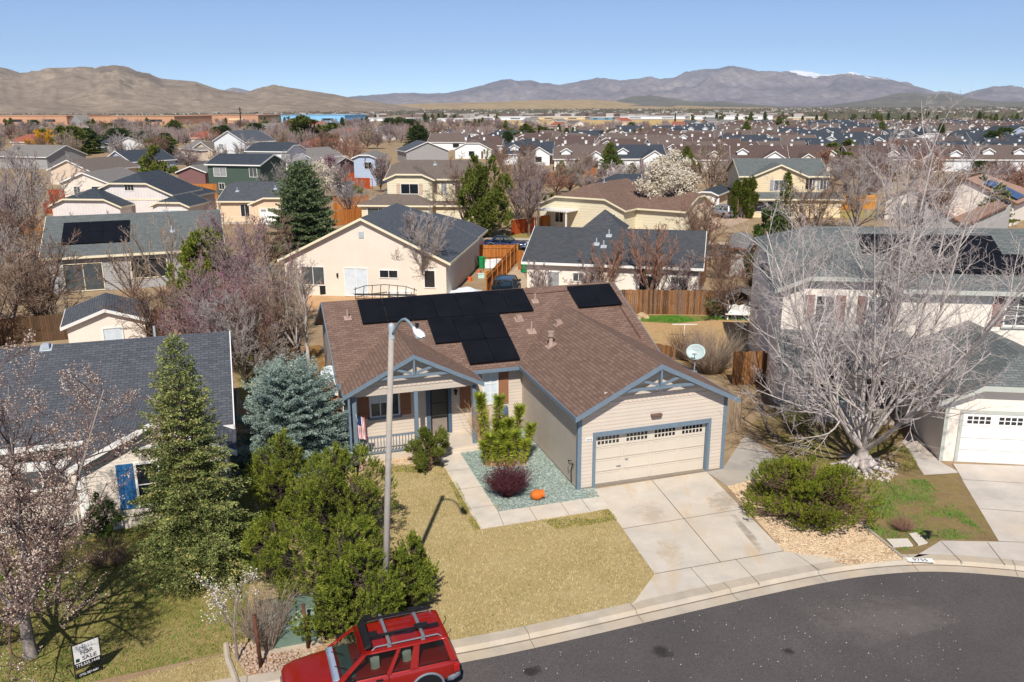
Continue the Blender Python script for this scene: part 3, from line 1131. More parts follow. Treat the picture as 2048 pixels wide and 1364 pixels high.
# ------------------------------------------------------------------ neighbour on the left
def left_house():
    T = empty('house', hw(-18.3, 2.0), YAW, 'cream house with charcoal shingle roof and blue shutters, left of the spruce', 'house')
    rf, fa, wl, sf = MB(), MB(), MB(), MB()
    # local frame: x along the street, origin at the front left corner of the gabled wing
    roof_block(rf, fa, wl, -9.5, 4.75, 2.2, 12.2, 2.95, 0.42, 0.45, 0.3, 'x', soffit=sf, fh=0.2)
    faces, segs, P, ym = roofgeo(0, 4.75, 0, 8, 2.72, 0.5, 0.38, 0.35, 'y', (0, 0), 0.1)
    for f in faces:
        f = [(x, min(y, 6.6), z) for x, y, z in f]
        rf.poly(f)
        sf.poly([(a, b, c - 0.1) for a, b, c in f])
    fa.board((-0.4, -0.35, 2.63), (1.6, -0.35, 3.63), 0.2, 0.05, (0, -1, 0))
    fa.board((1.5, -0.45, 3.58), (2.375, -0.45, 4.02), 0.2, 0.05, (0, -1, 0))
    fa.board((5.15, -0.35, 2.63), (3.15, -0.35, 3.63), 0.2, 0.05, (0, -1, 0))
    fa.board((3.25, -0.45, 3.58), (2.375, -0.45, 4.02), 0.2, 0.05, (0, -1, 0))
    wl.poly([(0, 0, 0), (4.75, 0, 0), (4.75, 0, 2.72), (2.375, 0, 3.9), (0, 0, 2.72)])
    wl.poly([(0, 0, 0), (0, 3, 0), (0, 3, 2.72), (0, 0, 2.72)])
    wl.poly([(4.75, 0, 0), (4.75, 3, 0), (4.75, 3, 2.72), (4.75, 0, 2.72)])
    rf.build('roof', M['shingle_charcoal'], T)
    sf.build('soffit', M['soffit'], T)
    wl.build('wall', M['cream_siding'], T)
    fa.build('fascia', M['white_trim'], T)
    for q in ((-0.04, 0.12, 0, 2.75), (4.63, 4.79, 0, 2.75), (1.35, 1.47, 2.95, 3.4), (1.47, 3.3, 2.95, 3.05)):
        MB().box(q[0], q[1], -0.04, -0.002, q[2], q[3]).build('corner_board', M['white_trim'], T)
    window(T, '-y', (0, 0, 0), 1.75, 3.2, 0.85, 2.4, M['white_trim'], cols=2, rows=2, shutters=M['shutter_blue'], sw=0.55)
    window(T, '-y', (0, 2.2, 0), -2.6, -0.9, 1.0, 2.3, M['white_trim'], cols=2)
    MB().box(-5.5, -0.01, 0.1, 2.2, 0, 0.2).build('porch_slab', concrete('porch_conc2', hx('bcae9c')), T)
    for x in (-3.3, -0.2):
        MB().box(x - 0.07, x + 0.07, 0.35, 0.49, 0.2, 2.55).build('post', M['white_trim'], T)
    railing(T, (-3.2, 0.42, 0), (-0.25, 0.42, 0), 0.2, 1.05, M['white_trim'])
    MB().box(-3.9, -0.4, 0.3, 0.55, 2.45, 2.7).build('porch_beam', M['white_trim'], T)
    z = lambda y: 3.05 + 0.42 * (y - 2.2)
    pipe_vent(T, -2.0, 7.0, z(7.0), M['galv'], nrm=(0, -0.39, 0.92), box=True, plate=0.45)
    pipe_vent(T, 2.0, 8.0, z(6.4), M['galv'], h=0.6)
    return T


left_house()


# ------------------------------------------------------------------ two-storey neighbour on the right
def right_house():
    T = empty('house', (17.9, 32.8, 0), math.radians(-8), 'cream two-storey house with grey-green roof behind the big bare tree', 'house')
    rf, fa, wl, sf = MB(), MB(), MB(), MB()
    # upper storey
    roof_block(rf, fa, wl, -5.7, 9.5, 7.2, 17.0, 6.0, 0.42, 0.45, 0.4, 'x', (0.45, 0.45), soffit=sf, fh=0.22)
    roof_block(rf, fa, wl, -5.72, -0.4, 6.4, 12.0, 6.0, 0.42, 0.42, 0.4, 'y', (0.5, 0), soffit=sf, fh=0.2)
    # garage wing
    roof_block(rf, fa, wl, 0, 6.3, 0, 8.6, 2.85, 0.45, 0.42, 0.4, 'y', (0.55, 0), soffit=sf, fh=0.22)
    # porch roof
    g = [(-5.95, 3.6, 2.75), (0.2, 3.6, 2.75), (0.2, 6.5, 3.9), (-5.95, 6.5, 3.9)]
    rf.poly(g)
    sf.poly([(a, b, c - 0.1) for a, b, c in g])
    fa.board((-5.95, 3.6, 2.75), (0.2, 3.6, 2.75), 0.2, 0.04, (0, -1, 0))
    fa.board((-5.95, 3.6, 2.75), (-5.95, 6.5, 3.9), 0.2, 0.04, (-1, 0, 0))
    rf.build('roof', M['shingle_green'], T)
    sf.build('soffit', M['soffit'], T)
    wl.build('wall', M['stucco_cream'], T)
    fa.build('fascia', M['sage_trim'], T)
    up = (0, 6.4, 0)
    window(T, '-y', up, -4.15, -3.35, 4.25, 5.55, M['white_trim'], cols=2, rows=3, sill=M['sage_trim'], shutters=M['shutter_rose'], sw=0.45)
    window(T, '-y', up, -1.75, -1.0, 4.25, 5.55, M['white_trim'], cols=2, rows=3, sill=M['sage_trim'], shutters=M['shutter_rose'], sw=0.4)
    window(T, '-y', (0, 7.2, 0), 4.75, 5.75, 4.2, 5.55, M['white_trim'], cols=2, rows=3, sill=M['sage_trim'], shutters=M['shutter_rose'], sw=0.5)
    window(T, '-y', up, -4.4, -2.9, 0.95, 2.3, M['white_trim'], cols=2)
    MB().box(-1.5, -0.6, 6.3, 6.395, 0.15, 2.25).build('door', M['brown_trim'], T)
    MB().box(-5.6, 0, 4.0, 6.4, 0, 0.16).build('porch_slab', concrete('porch_conc3', hx('b9ad9f')), T)
    for x in (-4.75, -2.15):
        MB().box(x - 0.09, x + 0.09, 4.15, 4.33, 0.16, 2.8).build('post', M['white_trim'], T)
    railing(T, (-4.65, 4.24, 0), (-2.25, 4.24, 0), 0.16, 1.0, M['white_trim'])
    garage_door(T, '-y', (0, 0, 0), 0.7, 5.6, 2.15, M['white_door'], M['sage_trim'], 4, 2)
    pl = MB().box(0.05, 0.42, -0.03, -0.003, 2.35, 2.5).build('number_plate', M['white_trim'], T)
    text_obj('9755', 0.13, M['black'], (0.235, -0.032, 2.42), (math.pi / 2, 0, 0), pl)
    MB().box(0.0 - 0.03, 0.12, -0.04, -0.003, 0, 2.9).build('corner_board', M['sage_trim'], T)
    sl = 0.42
    ln = math.hypot(1, sl)
    for r, (xa, n_, y) in enumerate(((-0.3, 8, 8.0), (-1.4, 6, 9.6))):
        for i in range(n_):
            panel_on(T, (xa + i * 1.1, y, 6.12 + sl * (y - 7.2)), (1, 0, 0), (0, 1 / ln, sl / ln), (0, -sl / ln, 1 / ln), 1.06, 1.7)
    return T


right_house()
# ------------------------------------------------------------------ the other houses
def shouse(label, e0, e1, he, depth, pitch=0.42, axis='x', k=(0, 0), wall=None, roof=None, trim=None, wins=(), extra=(),
           oh=0.4, rake=0.35, vents=(), group=None, garage=None, yaw=None, name='house', cat='house', porch=None, wintrim=None, solar=None):
    P0, P1 = at(*e0, he), at(*e1, he)
    d = P1 - P0
    yw = math.atan2(d.y, d.x) if yaw is None else math.radians(yaw)
    L = math.hypot(d.x, d.y) if yaw is None else d.x / math.cos(yw)
    ox, oy = (rake, oh) if axis == 'x' else (oh, rake)
    c, s = math.cos(yw), math.sin(yw)
    org = Vector((P0.x + c * ox - s * oy, P0.y + s * ox + c * oy, 0))
    w = L - 2 * ox
    T = empty(name, org, yw, label, cat, group)
    rf, fa, wl, sf = MB(), MB(), MB(), MB()
    h = he + oh * pitch - 0.1
    roof_block(rf, fa, wl, 0, w, 0, depth, h, pitch, oh, rake, axis, k, soffit=sf)
    for b in extra:
        roof_block(rf, fa, wl, *b[:6], **{'oh': oh, 'rake': rake, 'soffit': sf, **b[6]})
    rf.build('roof', roof, T)
    sf.build('soffit', M['soffit'], T)
    wl.build('wall', wall, T)
    fa.build('fascia', trim, T)
    for q in wins:
        a0, a1, z0, z1 = q[:4]
        y = q[4] if len(q) > 4 else 0
        kw = q[5] if len(q) > 5 else {}
        window(T, kw.pop('face', '-y'), (0, y, 0) if 'org' not in kw else kw.pop('org'), a0, a1, z0, z1, wintrim or M['white_trim'], **kw)
    if garage:
        a0, a1, z1, y = garage[:4]
        garage_door(T, '-y', (0, y, 0), a0, a1, z1, garage[4] if len(garage) > 4 else M['white_door'], trim, 4, 1)
    for (x, y) in vents:
        ym = depth / 2
        z = h + 0.1 + pitch * (min(y, depth - y)) if axis == 'x' else h + 0.1 + pitch * min(x, w - x)
        pipe_vent(T, x, y, z, M['galv'], nrm=(0, -0.39, 0.92) if axis == 'x' else (0, 0, 1), h=0.5, plate=0.45)
    if porch:
        x0, x1, y0, y1, z = porch
        MB().box(x0, x1, y0, y1, 0, 0.15).build('porch_slab', concrete('pc' + name, hx('b9ad9f')), T)
        for x in (x0 + 0.1, x1 - 0.1):
            MB().box(x - 0.08, x + 0.08, y0 + 0.05, y0 + 0.21, 0.15, z).build('post', trim, T)
        railing(T, (x0 + 0.1, y0 + 0.1, 0), (x1 - 0.1, y0 + 0.1, 0), 0.15, 0.95, trim)
    if solar:
        x0, y0, nx, ny, pw, ph = solar[:6]
        sl = pitch
        ln = math.hypot(1, sl)
        for j in range(ny):
            for i in range(nx):
                y = y0 + j * (ph + 0.03) / ln
                panel_on(T, (x0 + i * (pw + 0.02), y, h + 0.1 + sl * y), (1, 0, 0), (0, 1 / ln, sl / ln), (0, -sl / ln, 1 / ln), pw, ph, mat=solar[6] if len(solar) > 6 else None)
    return T, w, h


# A: grey-walled house with the green roof, left
TA, wA, hA = shouse('grey house with green-grey roof, cream trim and a black solar array, behind the thicket', (78, 517), (450, 496), 3.0, 11.3, 0.43, 'x', (0, 0),
       siding('grey_wall_a', hx('a3a19f'), 0.2), M['shingle_green'], M['cream_trim'],
       wins=[(1.2, 4.0, 0.15, 2.3), (6.2, 8.9, 0.9, 2.4), (10.7, 12.0, 0.9, 2.3)], wintrim=M['cream_trim'],
       solar=(1.1, 1.2, 5, 2, 1.0, 1.7), vents=[(9.5, 2.5)])
# D: cream gable house behind
TD, wD, hD = shouse('pale stucco house with wide front gable and slate roof behind the brown-roofed house', (555, 519), (900, 526), 2.9, 12.0, 0.486, 'y', (0, 0.35),
       M['stucco_pink'], M['shingle_slate'], M['cream_trim'], oh=0.4, rake=0.35,
       extra=[(4.6, 12.9, 7.5, 17.4, 2.99, 0.42, dict(axis='y', k=(0, 0.6)))],
       wins=[(4.9, 6.7, 0.12, 2.25, 0, dict(pane=M['blind'], cols=2)), (7.75, 9.15, 1.6, 2.15, 0, dict(cols=2)), (1.4, 3.2, 0.9, 2.3, 0, dict(cols=2)), (11.3, 12.1, 0.9, 2.2, 0, dict(cols=1))])
MB().box(6.2, 6.6, -0.05, -0.003, 4.65, 5.15).build('gable_vent', M['galv'], TD)
MB().box(4.25, 4.37, -0.14, -0.003, 1.55, 1.85).build('wall_lantern', M['black'], TD)
# E: long dark-roofed house
TE, wE, hE = shouse('long low white-walled house with a plain charcoal roof behind the wooden fence', (1043, 523), (1407, 537), 3.0, 9.0, 0.42, 'x', (0, 0),
       M['stucco_cream'], M['shingle_dark'], M['white_trim'],
       extra=[(2.6, 6.2, 5.0, 9.6, 3.07, 0.42, dict(axis='y', k=(0, 0)))],
       wins=[(1.6, 2.5, 0.2, 2.2, 0, dict(cols=1)), (3.6, 4.4, 1.6, 2.2), (8.6, 9.8, 0.1, 2.2, 0, dict(cols=1)), (10.9, 12.0, 0.1, 2.2)], vents=[(5.6, 1.9), (5.8, 3.4), (5.0, 2.2)])
hp = MB()
for s in range(1):
    a = [(2.8, 7.2, 4.4), (6.6, 7.2, 4.4), (6.6, 11.0, 4.4), (2.8, 11.0, 4.4)]
    for i in range(4):
        hp.poly([a[i], a[(i + 1) % 4], (4.7, 9.1, 6.0)])
hp.build('hip_roof', M['shingle_dark'], TE)
# F: yellow two-storey
TF, wF, hF = shouse('yellow two-storey house with taupe roof and six-pane windows beside the tall pine', (769, 357), (958, 358), 5.6, 9.0, 0.42, 'x', (0.3, 0.3),
       M['yellow_siding'], M['shingle_taupe'], M['cream_trim'],
       extra=[(0.2, 6.0, -1.3, 5.0, 5.67, 0.42, dict(axis='y', k=(0.5, 0))), (-2.6, 6.2, -3.6, 2.6, 2.7, 0.42, dict(axis='x', k=(1, 1))), (6.2, 11.6, -1.8, 0.1, 2.5, 0.3, dict(axis='x', k=(0, 0)))],
       wins=[(2.0, 4.2, 3.8, 5.0, -1.3, dict(shutters=M['shutter_tan'], sw=0.5)), (6.9, 7.6, 3.7, 5.2, 0, dict(cols=2, rows=3)), (8.7, 9.4, 3.7, 5.2, 0, dict(cols=2, rows=3)), (10.5, 11.2, 3.7, 5.2, 0, dict(cols=2, rows=3)), (-1.8, 1.0, 1.0, 2.2, -3.6)],
       porch=(6.4, 11.4, -1.8, 0, 2.4), vents=[(5.5, 3.2)])
# G: cream-yellow single storey
TG, wG, hG = shouse('pale yellow single-storey house with brown roof and a white patio cover', (1072, 408), (1251, 421), 2.9, 11.0, 0.42, 'y', (0.55, 0),
       M['yellow_siding'], M['shingle_brown'], M['cream_trim'],
       extra=[(6.0, 17.5, 3.0, 11.0, 2.95, 0.4, dict(axis='x', k=(0, 0.2)))],
       wins=[(2.2, 3.3, 0.9, 2.2), (9.6, 10.4, 0.3, 2.3, 0, dict(cols=1))], vents=[(6, 5)])
pc = MB().box(1.2, 5.4, -2.6, 0, 2.45, 2.55)
for x in (1.3, 5.2):
    pc.box(x - 0.08, x + 0.08, -2.5, -2.34, 0, 2.45)
for i in range(14):
    pc.box(1.25 + i * 0.3, 1.35 + i * 0.3, -2.9, 0, 2.56, 2.64)
pc.build('patio_cover', M['white_trim'], TG)
# H: tan two-storey on the right
TH, wH, hH = shouse('peach two-storey house with grey-green roof beside the cypress clump', (1478, 352), (1660, 352), 5.2, 9.0, 0.42, 'x', (0, 0),
       siding('peach_siding', hx('dcc8a4'), 0.25), M['shingle_green'], M['cream_trim'],
       extra=[(1.4, 8.3, -1.3, 5.0, 5.27, 0.42, dict(axis='y', k=(0, 0))), (-0.2, 12.6, -3.2, 0.5, 2.5, 0.3, dict(axis='x', k=(0, 0)))],
       wins=[(4.2, 5.4, 3.4, 4.7, -1.3, dict(shutters=M['shutter_grey'], sw=0.45)), (8.7, 9.5, 3.4, 4.8, 0, dict(shutters=M['shutter_grey'], sw=0.3)), (10.6, 11.4, 3.4, 4.8, 0, dict(shutters=M['shutter_grey'], sw=0.3)), (1.0, 5.0, 0.8, 2.1, -3.2)])
# I: small white garage building
shouse('small white garage with a dark roof behind the silver car', (1388, 388), (1437, 390), 2.7, 8.0, 0.42, 'y', (0.4, 0), M['stucco_cream'], M['shingle_navy'], M['white_trim'], garage=(0.6, 2.9, 2.1, 0), name='garage', cat='garage')
# J: tan house with blue solar panels
TJ, wJ, hJ = shouse('tan stucco house with tan tiled roof and dark blue solar panels, right', (1765, 395), (1880, 402), 2.8, 8.0, 0.42, 'y', (0, 0),
       M['stucco_cream'], M['shingle_tan'], M['brown_trim'],
       extra=[(3.0, 14.2, 2.2, 15.2, 2.9, 0.45, dict(axis='y', k=(0, 0.7)))], wins=[(6.6, 7.6, 4.0, 4.9, 2.2, dict(cols=2, rows=2))], garage=(2.4, 6.2, 2.1, 0, M['garage_door']))
ln = math.hypot(1, 0.45)
for j in range(3):
    for i in range(4):
        panel_on(TJ, (10.2 + i * 1.0, 3.2 + j * 1.75, 3.0 + 0.45 * (14.2 - 10.2 - i * 1.0)), (1 / ln, 0, -0.45 / ln), (0, 1, 0), (0.45 / ln, 0, 1 / ln), 1.05, 1.7, mat=M['solar_blue'], lift=0.2)
# K: edge of the house at the right margin
shouse('grey-walled house with brown tile roof at the right margin above the evergreens', (2016, 410), (2140, 470), 3.2, 9.0, 0.6, 'y', (0, 0), M['grey_siding'], M['shingle_tan'], M['brown_trim'], yaw=-20)
# grey shed roof left of the right neighbour
shouse('narrow shed with weathered grey roof left of the two-storey house', (1452, 498), (1500, 500), 2.4, 9.0, 0.22, 'y', (0, 0), M['grey_siding'], M['shingle_gray'], M['brown_trim'], name='shed', cat='shed')
# small white shed behind the left neighbour
shouse('white garden shed with dark roof behind the charcoal-roofed house', (121, 655), (300, 638), 2.1, 4.6, 0.36, 'y', (0, 0), M['stucco_cream'], M['shingle_charcoal'], M['white_trim'], oh=0.3, rake=0.25, wins=[(1.9, 2.9, 0.3, 1.7, 0, dict(pane=M['blind'], cols=1))], name='shed', cat='shed')
# B: white house with navy roof
TB, wB, hB = shouse('white board-sided house with navy roof and clipped gables behind the solar-panelled green roof', (138, 396), (362, 398), 3.3, 9.5, 0.45, 'x', (1, 1),
       M['cream_batten'], M['shingle_navy'], M['cream_trim'],
       extra=[(-0.9, 8.2, -3.2, 3.0, 2.7, 0.42, dict(axis='y', k=(0.55, 0))), (12.0, 16.6, -2.2, 3.0, 2.7, 0.42, dict(axis='y', k=(0.55, 0))), (2.6, 13.6, -0.4, 7.0, 3.9, 0.43, dict(axis='y', k=(0.42, 0)))],
       wins=[(7.5, 8.7, 4.35, 5.15, -0.4, dict(cols=3, rows=2)), (13.0, 15.6, 0.6, 2.1, -2.2, dict(pane=M['blind'], cols=2))])
# C: tan house with porch and peach garage
shouse('tan house with charcoal roof, railed porch and peach garage left of the big blue-green spruce', (433, 402), (560, 402), 2.8, 9.0, 0.42, 'x', (0.2, 0),
       M['peach_batten'], M['shingle_charcoal'], M['cream_trim'], extra=[(5.0, 11.0, -2.6, 4.0, 2.75, 0.4, dict(axis='y', k=(0.4, 0)))],
       wins=[(2.6, 3.7, 0.8, 2.3)], garage=(6.0, 9.6, 2.1, -2.6), porch=(0.1, 4.9, -1.6, 0, 2.6), vents=[(1.6, 2), (6.5, 2.6)])
# farther houses on the left, one by one
FAR = [
    ('olive green two-storey house with dark roof and white trim', (408, 328), (520, 330), 5.2, 8, 0.35, 'x', (0, 0), 'olive_siding', 'shingle_navy', [(1.2, 3.6, 3.2, 4.6), (8.2, 9.6, 3.2, 4.6), (2.0, 3.0, 1.0, 2.0)]),
    ('white two-storey house with navy roof and three upper windows', (488, 302), (573, 303), 5.3, 8, 0.4, 'x', (0.3, 0.3), 'white_siding', 'shingle_navy', [(1.2, 2.2, 3.3, 4.5), (4.8, 6.9, 3.2, 4.6), (8.5, 10.5, 3.2, 4.6)]),
    ('grey long house with taupe roof left of the olive house', (115, 366), (218, 366), 2.8, 12, 0.4, 'y', (0, 0), 'cream_siding', 'shingle_gray', [(2, 3, 1, 2.2), (5, 9, 0.6, 2.2)]),
    ('low beige house with grey roof below the dark evergreens', (92, 340), (180, 342), 2.8, 13, 0.38, 'y', (0, 0), 'stucco_tan', 'shingle_taupe', []),
    ('blue-white house with a wide navy roof beyond the evergreens', (204, 321), (262, 324), 2.9, 11, 0.42, 'y', (0, 0), 'blue_siding', 'shingle_navy', [(3, 5, 1, 2.2)]),
    ('maroon-walled house with taupe roof left of the olive house', (350, 344), (412, 344), 3.0, 12, 0.38, 'y', (0, 0), 'mauve_siding', 'shingle_gray', []),
    ('white garage with navy roof right of the dark evergreens', (184, 282), (222, 288), 3.0, 10, 0.4, 'x', (0, 0), 'white_siding', 'shingle_navy', []),
    ('beige house with grey hip roof at the far cul-de-sac', (358, 296), (400, 300), 3.0, 10, 0.4, 'x', (0, 1), 'stucco_tan', 'shingle_gray', [(3, 5, 1, 2)]),
    ('beige house with taupe gable and garage at the far cul-de-sac', (382, 298), (424, 300), 3.0, 10, 0.4, 'y', (0, 0), 'stucco_tan', 'shingle_taupe', []),
    ('pale two-storey house with grey roof behind the cul-de-sac', (424, 282), (490, 284), 5.4, 10, 0.4, 'y', (0, 0), 'white_siding', 'shingle_slate', [(2, 4, 3.3, 4.6)]),
    ('light blue house with grey roof right of the white two-storey house', (560, 314), (622, 316), 3.0, 11, 0.42, 'y', (0, 0), 'blue_siding', 'shingle_gray', [(3.5, 5.5, 1, 2.2)]),
    ('house with rust-red tiled roof beyond the light blue house', (576, 294), (640, 296), 3.0, 12, 0.42, 'x', (1, 0.4), 'stucco_cream', 'shingle_rust', []),
    ('low mauve house with grey roof half hidden by blossom', (600, 332), (662, 334), 2.8, 9, 0.35, 'x', (0, 0), 'mauve_siding', 'shingle_gray', []),
    ('tall grey-white house hidden in bare trees left of the yellow one', (702, 316), (754, 316), 5.2, 9, 0.4, 'y', (0.4, 0), 'blue_siding', 'shingle_gray', [(2, 3.4, 3.2, 4.4)]),
    ('little pale blue house beside the orange fence', (668, 372), (690, 372), 2.6, 6, 0.42, 'y', (0, 0), 'blue_siding', 'shingle_slate', []),
    ('small cream shed with rounded roof behind the yellow house', (738, 400), (758, 400), 2.3, 4, 0.5, 'y', (0.5, 0.5), 'yellow_siding', 'shingle_gray', []),
    ('grey house with low slate roof at the end of the townhouses', (810, 303), (900, 301), 3.0, 11, 0.4, 'y', (0, 0), 'grey_siding', 'shingle_slate', []),
    ('grey house at the left margin behind bare trees', (-10, 312), (92, 314), 3.0, 12, 0.4, 'x', (0, 0), 'grey_siding', 'shingle_gray', []),
    ('beige house with salmon roof by the yellow willow', (20, 284), (70, 284), 3.0, 12, 0.4, 'x', (0.5, 0.5), 'stucco_tan', 'shingle_rust', []),
    ('dark-roofed bungalow peeking between trees by the far field', (1178, 272), (1210, 272), 3.0, 10, 0.4, 'x', (1, 1), 'stucco_cream', 'shingle_navy', []),
    ('pale grey bungalow beside the dark roof at mid distance', (1186, 398), (1290, 398), 3.2, 10, 0.5, 'x', (0.6, 0), 'white_siding', 'shingle_navy', []),
    ('white cottage with navy roof at the right margin', (2020, 266), (2062, 265), 5.0, 10, 0.4, 'y', (0, 0), 'blue_siding', 'shingle_navy', []),
]
for (lb, e0, e1, he, dp, pt, ax, k, wm, rm, wn) in FAR:
    shouse(lb, e0, e1, he, dp, pt, ax, k, M[wm], M[rm], M['white_trim'], wins=wn)


# ------------------------------------------------------------------ estate of townhouses on the right
def town_proto(rmat, wmat, kind):
    T = empty('cottage', (0, 0, 0), 0)
    rf, fa, wl = MB(), MB(), MB()
    w = (12.5, 12.5, 11, 13, 10.5)[kind]
    roof_block(rf, fa, wl, 0, w, 0, 11, 2.7, 0.5, 0.35, 0.3, 'x' if kind != 4 else 'y', ((0, 0), (0.3, 0), (0.4, 0.4), (0, 0), (0.35, 0))[kind], fh=0.2)
    if kind == 0:
        roof_block(rf, fa, wl, 1.0, 5.0, -1.6, 4.5, 2.7, 0.6, 0.35, 0.3, 'y', (0, 0), fh=0.22)
        roof_block(rf, fa, wl, 8.2, 10.4, 0.6, 3.5, 3.9, 0.6, 0.25, 0.3, 'y', (0, 0), fh=0.22)
    elif kind == 1:
        roof_block(rf, fa, wl, 6.8, 12.0, -2.6, 4.5, 2.9, 0.62, 0.35, 0.3, 'y', (0, 0), fh=0.22)
        roof_block(rf, fa, wl, 1.6, 3.8, 1.4, 4.5, 4.3, 0.6, 0.25, 0.3, 'y', (0, 0), fh=0.22)
    elif kind == 2:
        roof_block(rf, fa, wl, 3.0, 5.4, 1.0, 4.5, 4.2, 0.6, 0.25, 0.3, 'y', (0, 0), fh=0.22)
    elif kind == 3:
        for x in (2.0, 8.4):
            roof_block(rf, fa, wl, x, x + 2.2, 1.6, 4.8, 4.3, 0.6, 0.25, 0.3, 'y', (0, 0), fh=0.2)
    rf.build('roof', rmat, T)
    wl.build('wall', wmat, T)
    fa.build('fascia', M['white_trim'], T)
    for x, y in ((2.0, 5.4), (w - 3.1, 5.4)):
        z = 5.45
        MB().box(x - 0.28, x + 0.28, y - 0.28, y + 0.28, z - 0.5, z + 0.3).box(x - 0.33, x + 0.33, y - 0.33, y + 0.33, z + 0.3, z + 0.36).build('chimney', M['white_trim'], T)
    y = (-1.6, -2.6, 0, 0, 0)[kind]
    xa = (2.2, 8.4, 2, 3, 4)[kind]
    MB().box(xa, xa + 1.6, y - 0.04, y - 0.003, 0.8, 2.1).build('window', M['glass'], T, uv=False)
    MB().box(xa + 3.6, xa + 4.2, -0.04, -0.003, 0.1, 2.1).build('door', M['brown_trim'], T)
    MB().box(2.0, 4.2, 11.003, 11.04, 0.8, 2.1).build('window', M['glass'], T, uv=False)
    return T


rng = random.Random(7)
M['town_cream'] = siding('town_cream', hx('d9d0c2'), 0.3)
M['town_grey'] = siding('town_grey', hx('bfc0c0'), 0.3)
M['shingle_town2'] = shingle('shingle_town2', hx('5c4f49'), hx('74665f'), hx('685b54'))
PR = [town_proto(M[m], M[wn], k) for m, wn in (('shingle_town', 'white_siding'), ('shingle_town', 'town_cream'), ('shingle_town2', 'white_siding'), ('shingle_navy', 'white_siding'), ('shingle_navy', 'town_grey')) for k in range(5)]
NPR = len(PR)
used = [False] * NPR
ROWS = [(199, 10, 112, 13.2, 'nearest row of the estate'), (222, -2, 125, 13.2, 'second row of the estate'), (246, -16, 140, 13.3, 'third row of the estate'),
        (271, -14, 155, 13.5, 'fourth row of the estate'), (298, -26, 170, 13.5, 'fifth row of the estate'), (327, -20, 190, 13.8, 'sixth row of the estate'),
        (360, 10, 210, 14, 'seventh row of the estate'), (396, 50, 235, 14.2, 'eighth row of the estate'), (436, 90, 260, 14.6, 'ninth row of the estate'), (482, 120, 290, 15, 'tenth row of the estate'), (535, 150, 325, 16, 'farthest row of the estate')]
TOWN_XY = []
ORD = ['first', 'second', 'third', 'fourth', 'fifth', 'sixth', 'seventh', 'eighth', 'ninth', 'tenth', 'eleventh', 'twelfth', 'thirteenth', 'fourteenth', 'fifteenth',
       'sixteenth', 'seventeenth', 'eighteenth', 'nineteenth', 'twentieth', 'twenty-first', 'twenty-second', 'twenty-third', 'twenty-fourth']
for ri, (Y, xa, xb, sp, nm) in enumerate(ROWS):
    x, i = xa, 0
    while x < xb:
        nv = 1 if rng.random() < (0.4 if ri % 3 == 1 else 0.22) else 0
        kk = rng.choice((0, 1, 2, 3, 3, 4) if ri else (0, 1, 3, 4, 0))
        if ri == 0 and i == 1:
            nv, kk = 1, 1
        q = (rng.choice((3, 4)) if nv else rng.choice((0, 1, 2, 2))) * 5 + kk
        y = Y - (x - xa) * 0.10 + rng.uniform(-1.5, 1.5)
        # leave the little car park and the green open
        if not (ri in (3, 4) and 112 < x < 138):
            T = PR[q] if not used[q] else copy_tree(PR[q])
            used[q] = True
            T.location = (x, y, 0)
            turn = rng.choice((0, 0, 0, 180, 180, 14, -22)) if ri else rng.choice((0, 12, -15, 0))
            T.rotation_euler = (0, 0, math.radians(-6 + turn + rng.uniform(-5, 5)))
            if turn == 180:
                T.location = (x + 12, y + 11, 0)
            TOWN_XY.append((x + 6, y + 4))
            tag(T, '%s-roofed white cottage, %s from the left in the %s' % ('navy' if nv else 'brown', ORD[min(i, 23)], nm), 'cottage', 'cottages of the estate on the right')
        x += sp
        i += 1
for q in range(NPR):
    if not used[q]:
        for ch in list(PR[q].children):
            bpy.data.objects.remove(ch)
        bpy.data.objects.remove(PR[q])


# ------------------------------------------------------------------ fences
def fence(label, pts, h, mat, cap=False, posts=True, name='fence', gap=0.145, rail=False):
    """board fence along pixel points on the ground"""
    P = [at(*p) for p in pts]
    c = P[0]
    T = empty(name, c, 0, label, 'fence')
    rnd = random.Random(len(label))
    b, ps, rl = MB(), MB(), MB()
    for p, q in zip(P, P[1:]):
        p, q = p - c, q - c
        d = q - p
        n = max(1, int(d.length / gap))
        u = d.normalized()
        nn = Vector((-u.y, u.x, 0))
        far = (c + p).length > 75
        step = gap * (3 if far else 1)
        n = max(1, int(d.length / step))
        for i in range(n):
            a = p + u * (i * step)
            e = a + u * (step - (0.008 if not far else 0))
            hh = h + rnd.uniform(-0.03, 0.03)
            o = nn * rnd.uniform(-0.008, 0.008)
            b.prism([a + o + Vector((0, 0, 0.03)), e + o + Vector((0, 0, 0.03)), e + o + Vector((0, 0, hh)), a + o + Vector((0, 0, hh))], nn * 0.022)
        m = max(1, round(d.length / 2.4))
        for i in range(m + 1):
            a = p + u * (d.length * i / m) + nn * 0.07
            ps.box(a.x - 0.05, a.x + 0.05, a.y - 0.05, a.y + 0.05, 0, h - 0.02)
        for z in (0.35, h - 0.3):
            rl.beam(p + nn * 0.045 + Vector((0, 0, z)), q + nn * 0.045 + Vector((0, 0, z)), 0.04, 0.09)
            if rail:
                rl.beam(p - nn * 0.02 + Vector((0, 0, z)), q - nn * 0.02 + Vector((0, 0, z)), 0.04, 0.09)
    b.build('boards', mat, T)
    ps.build('posts', mat, T)
    rl.build('rails', mat, T)
    return T


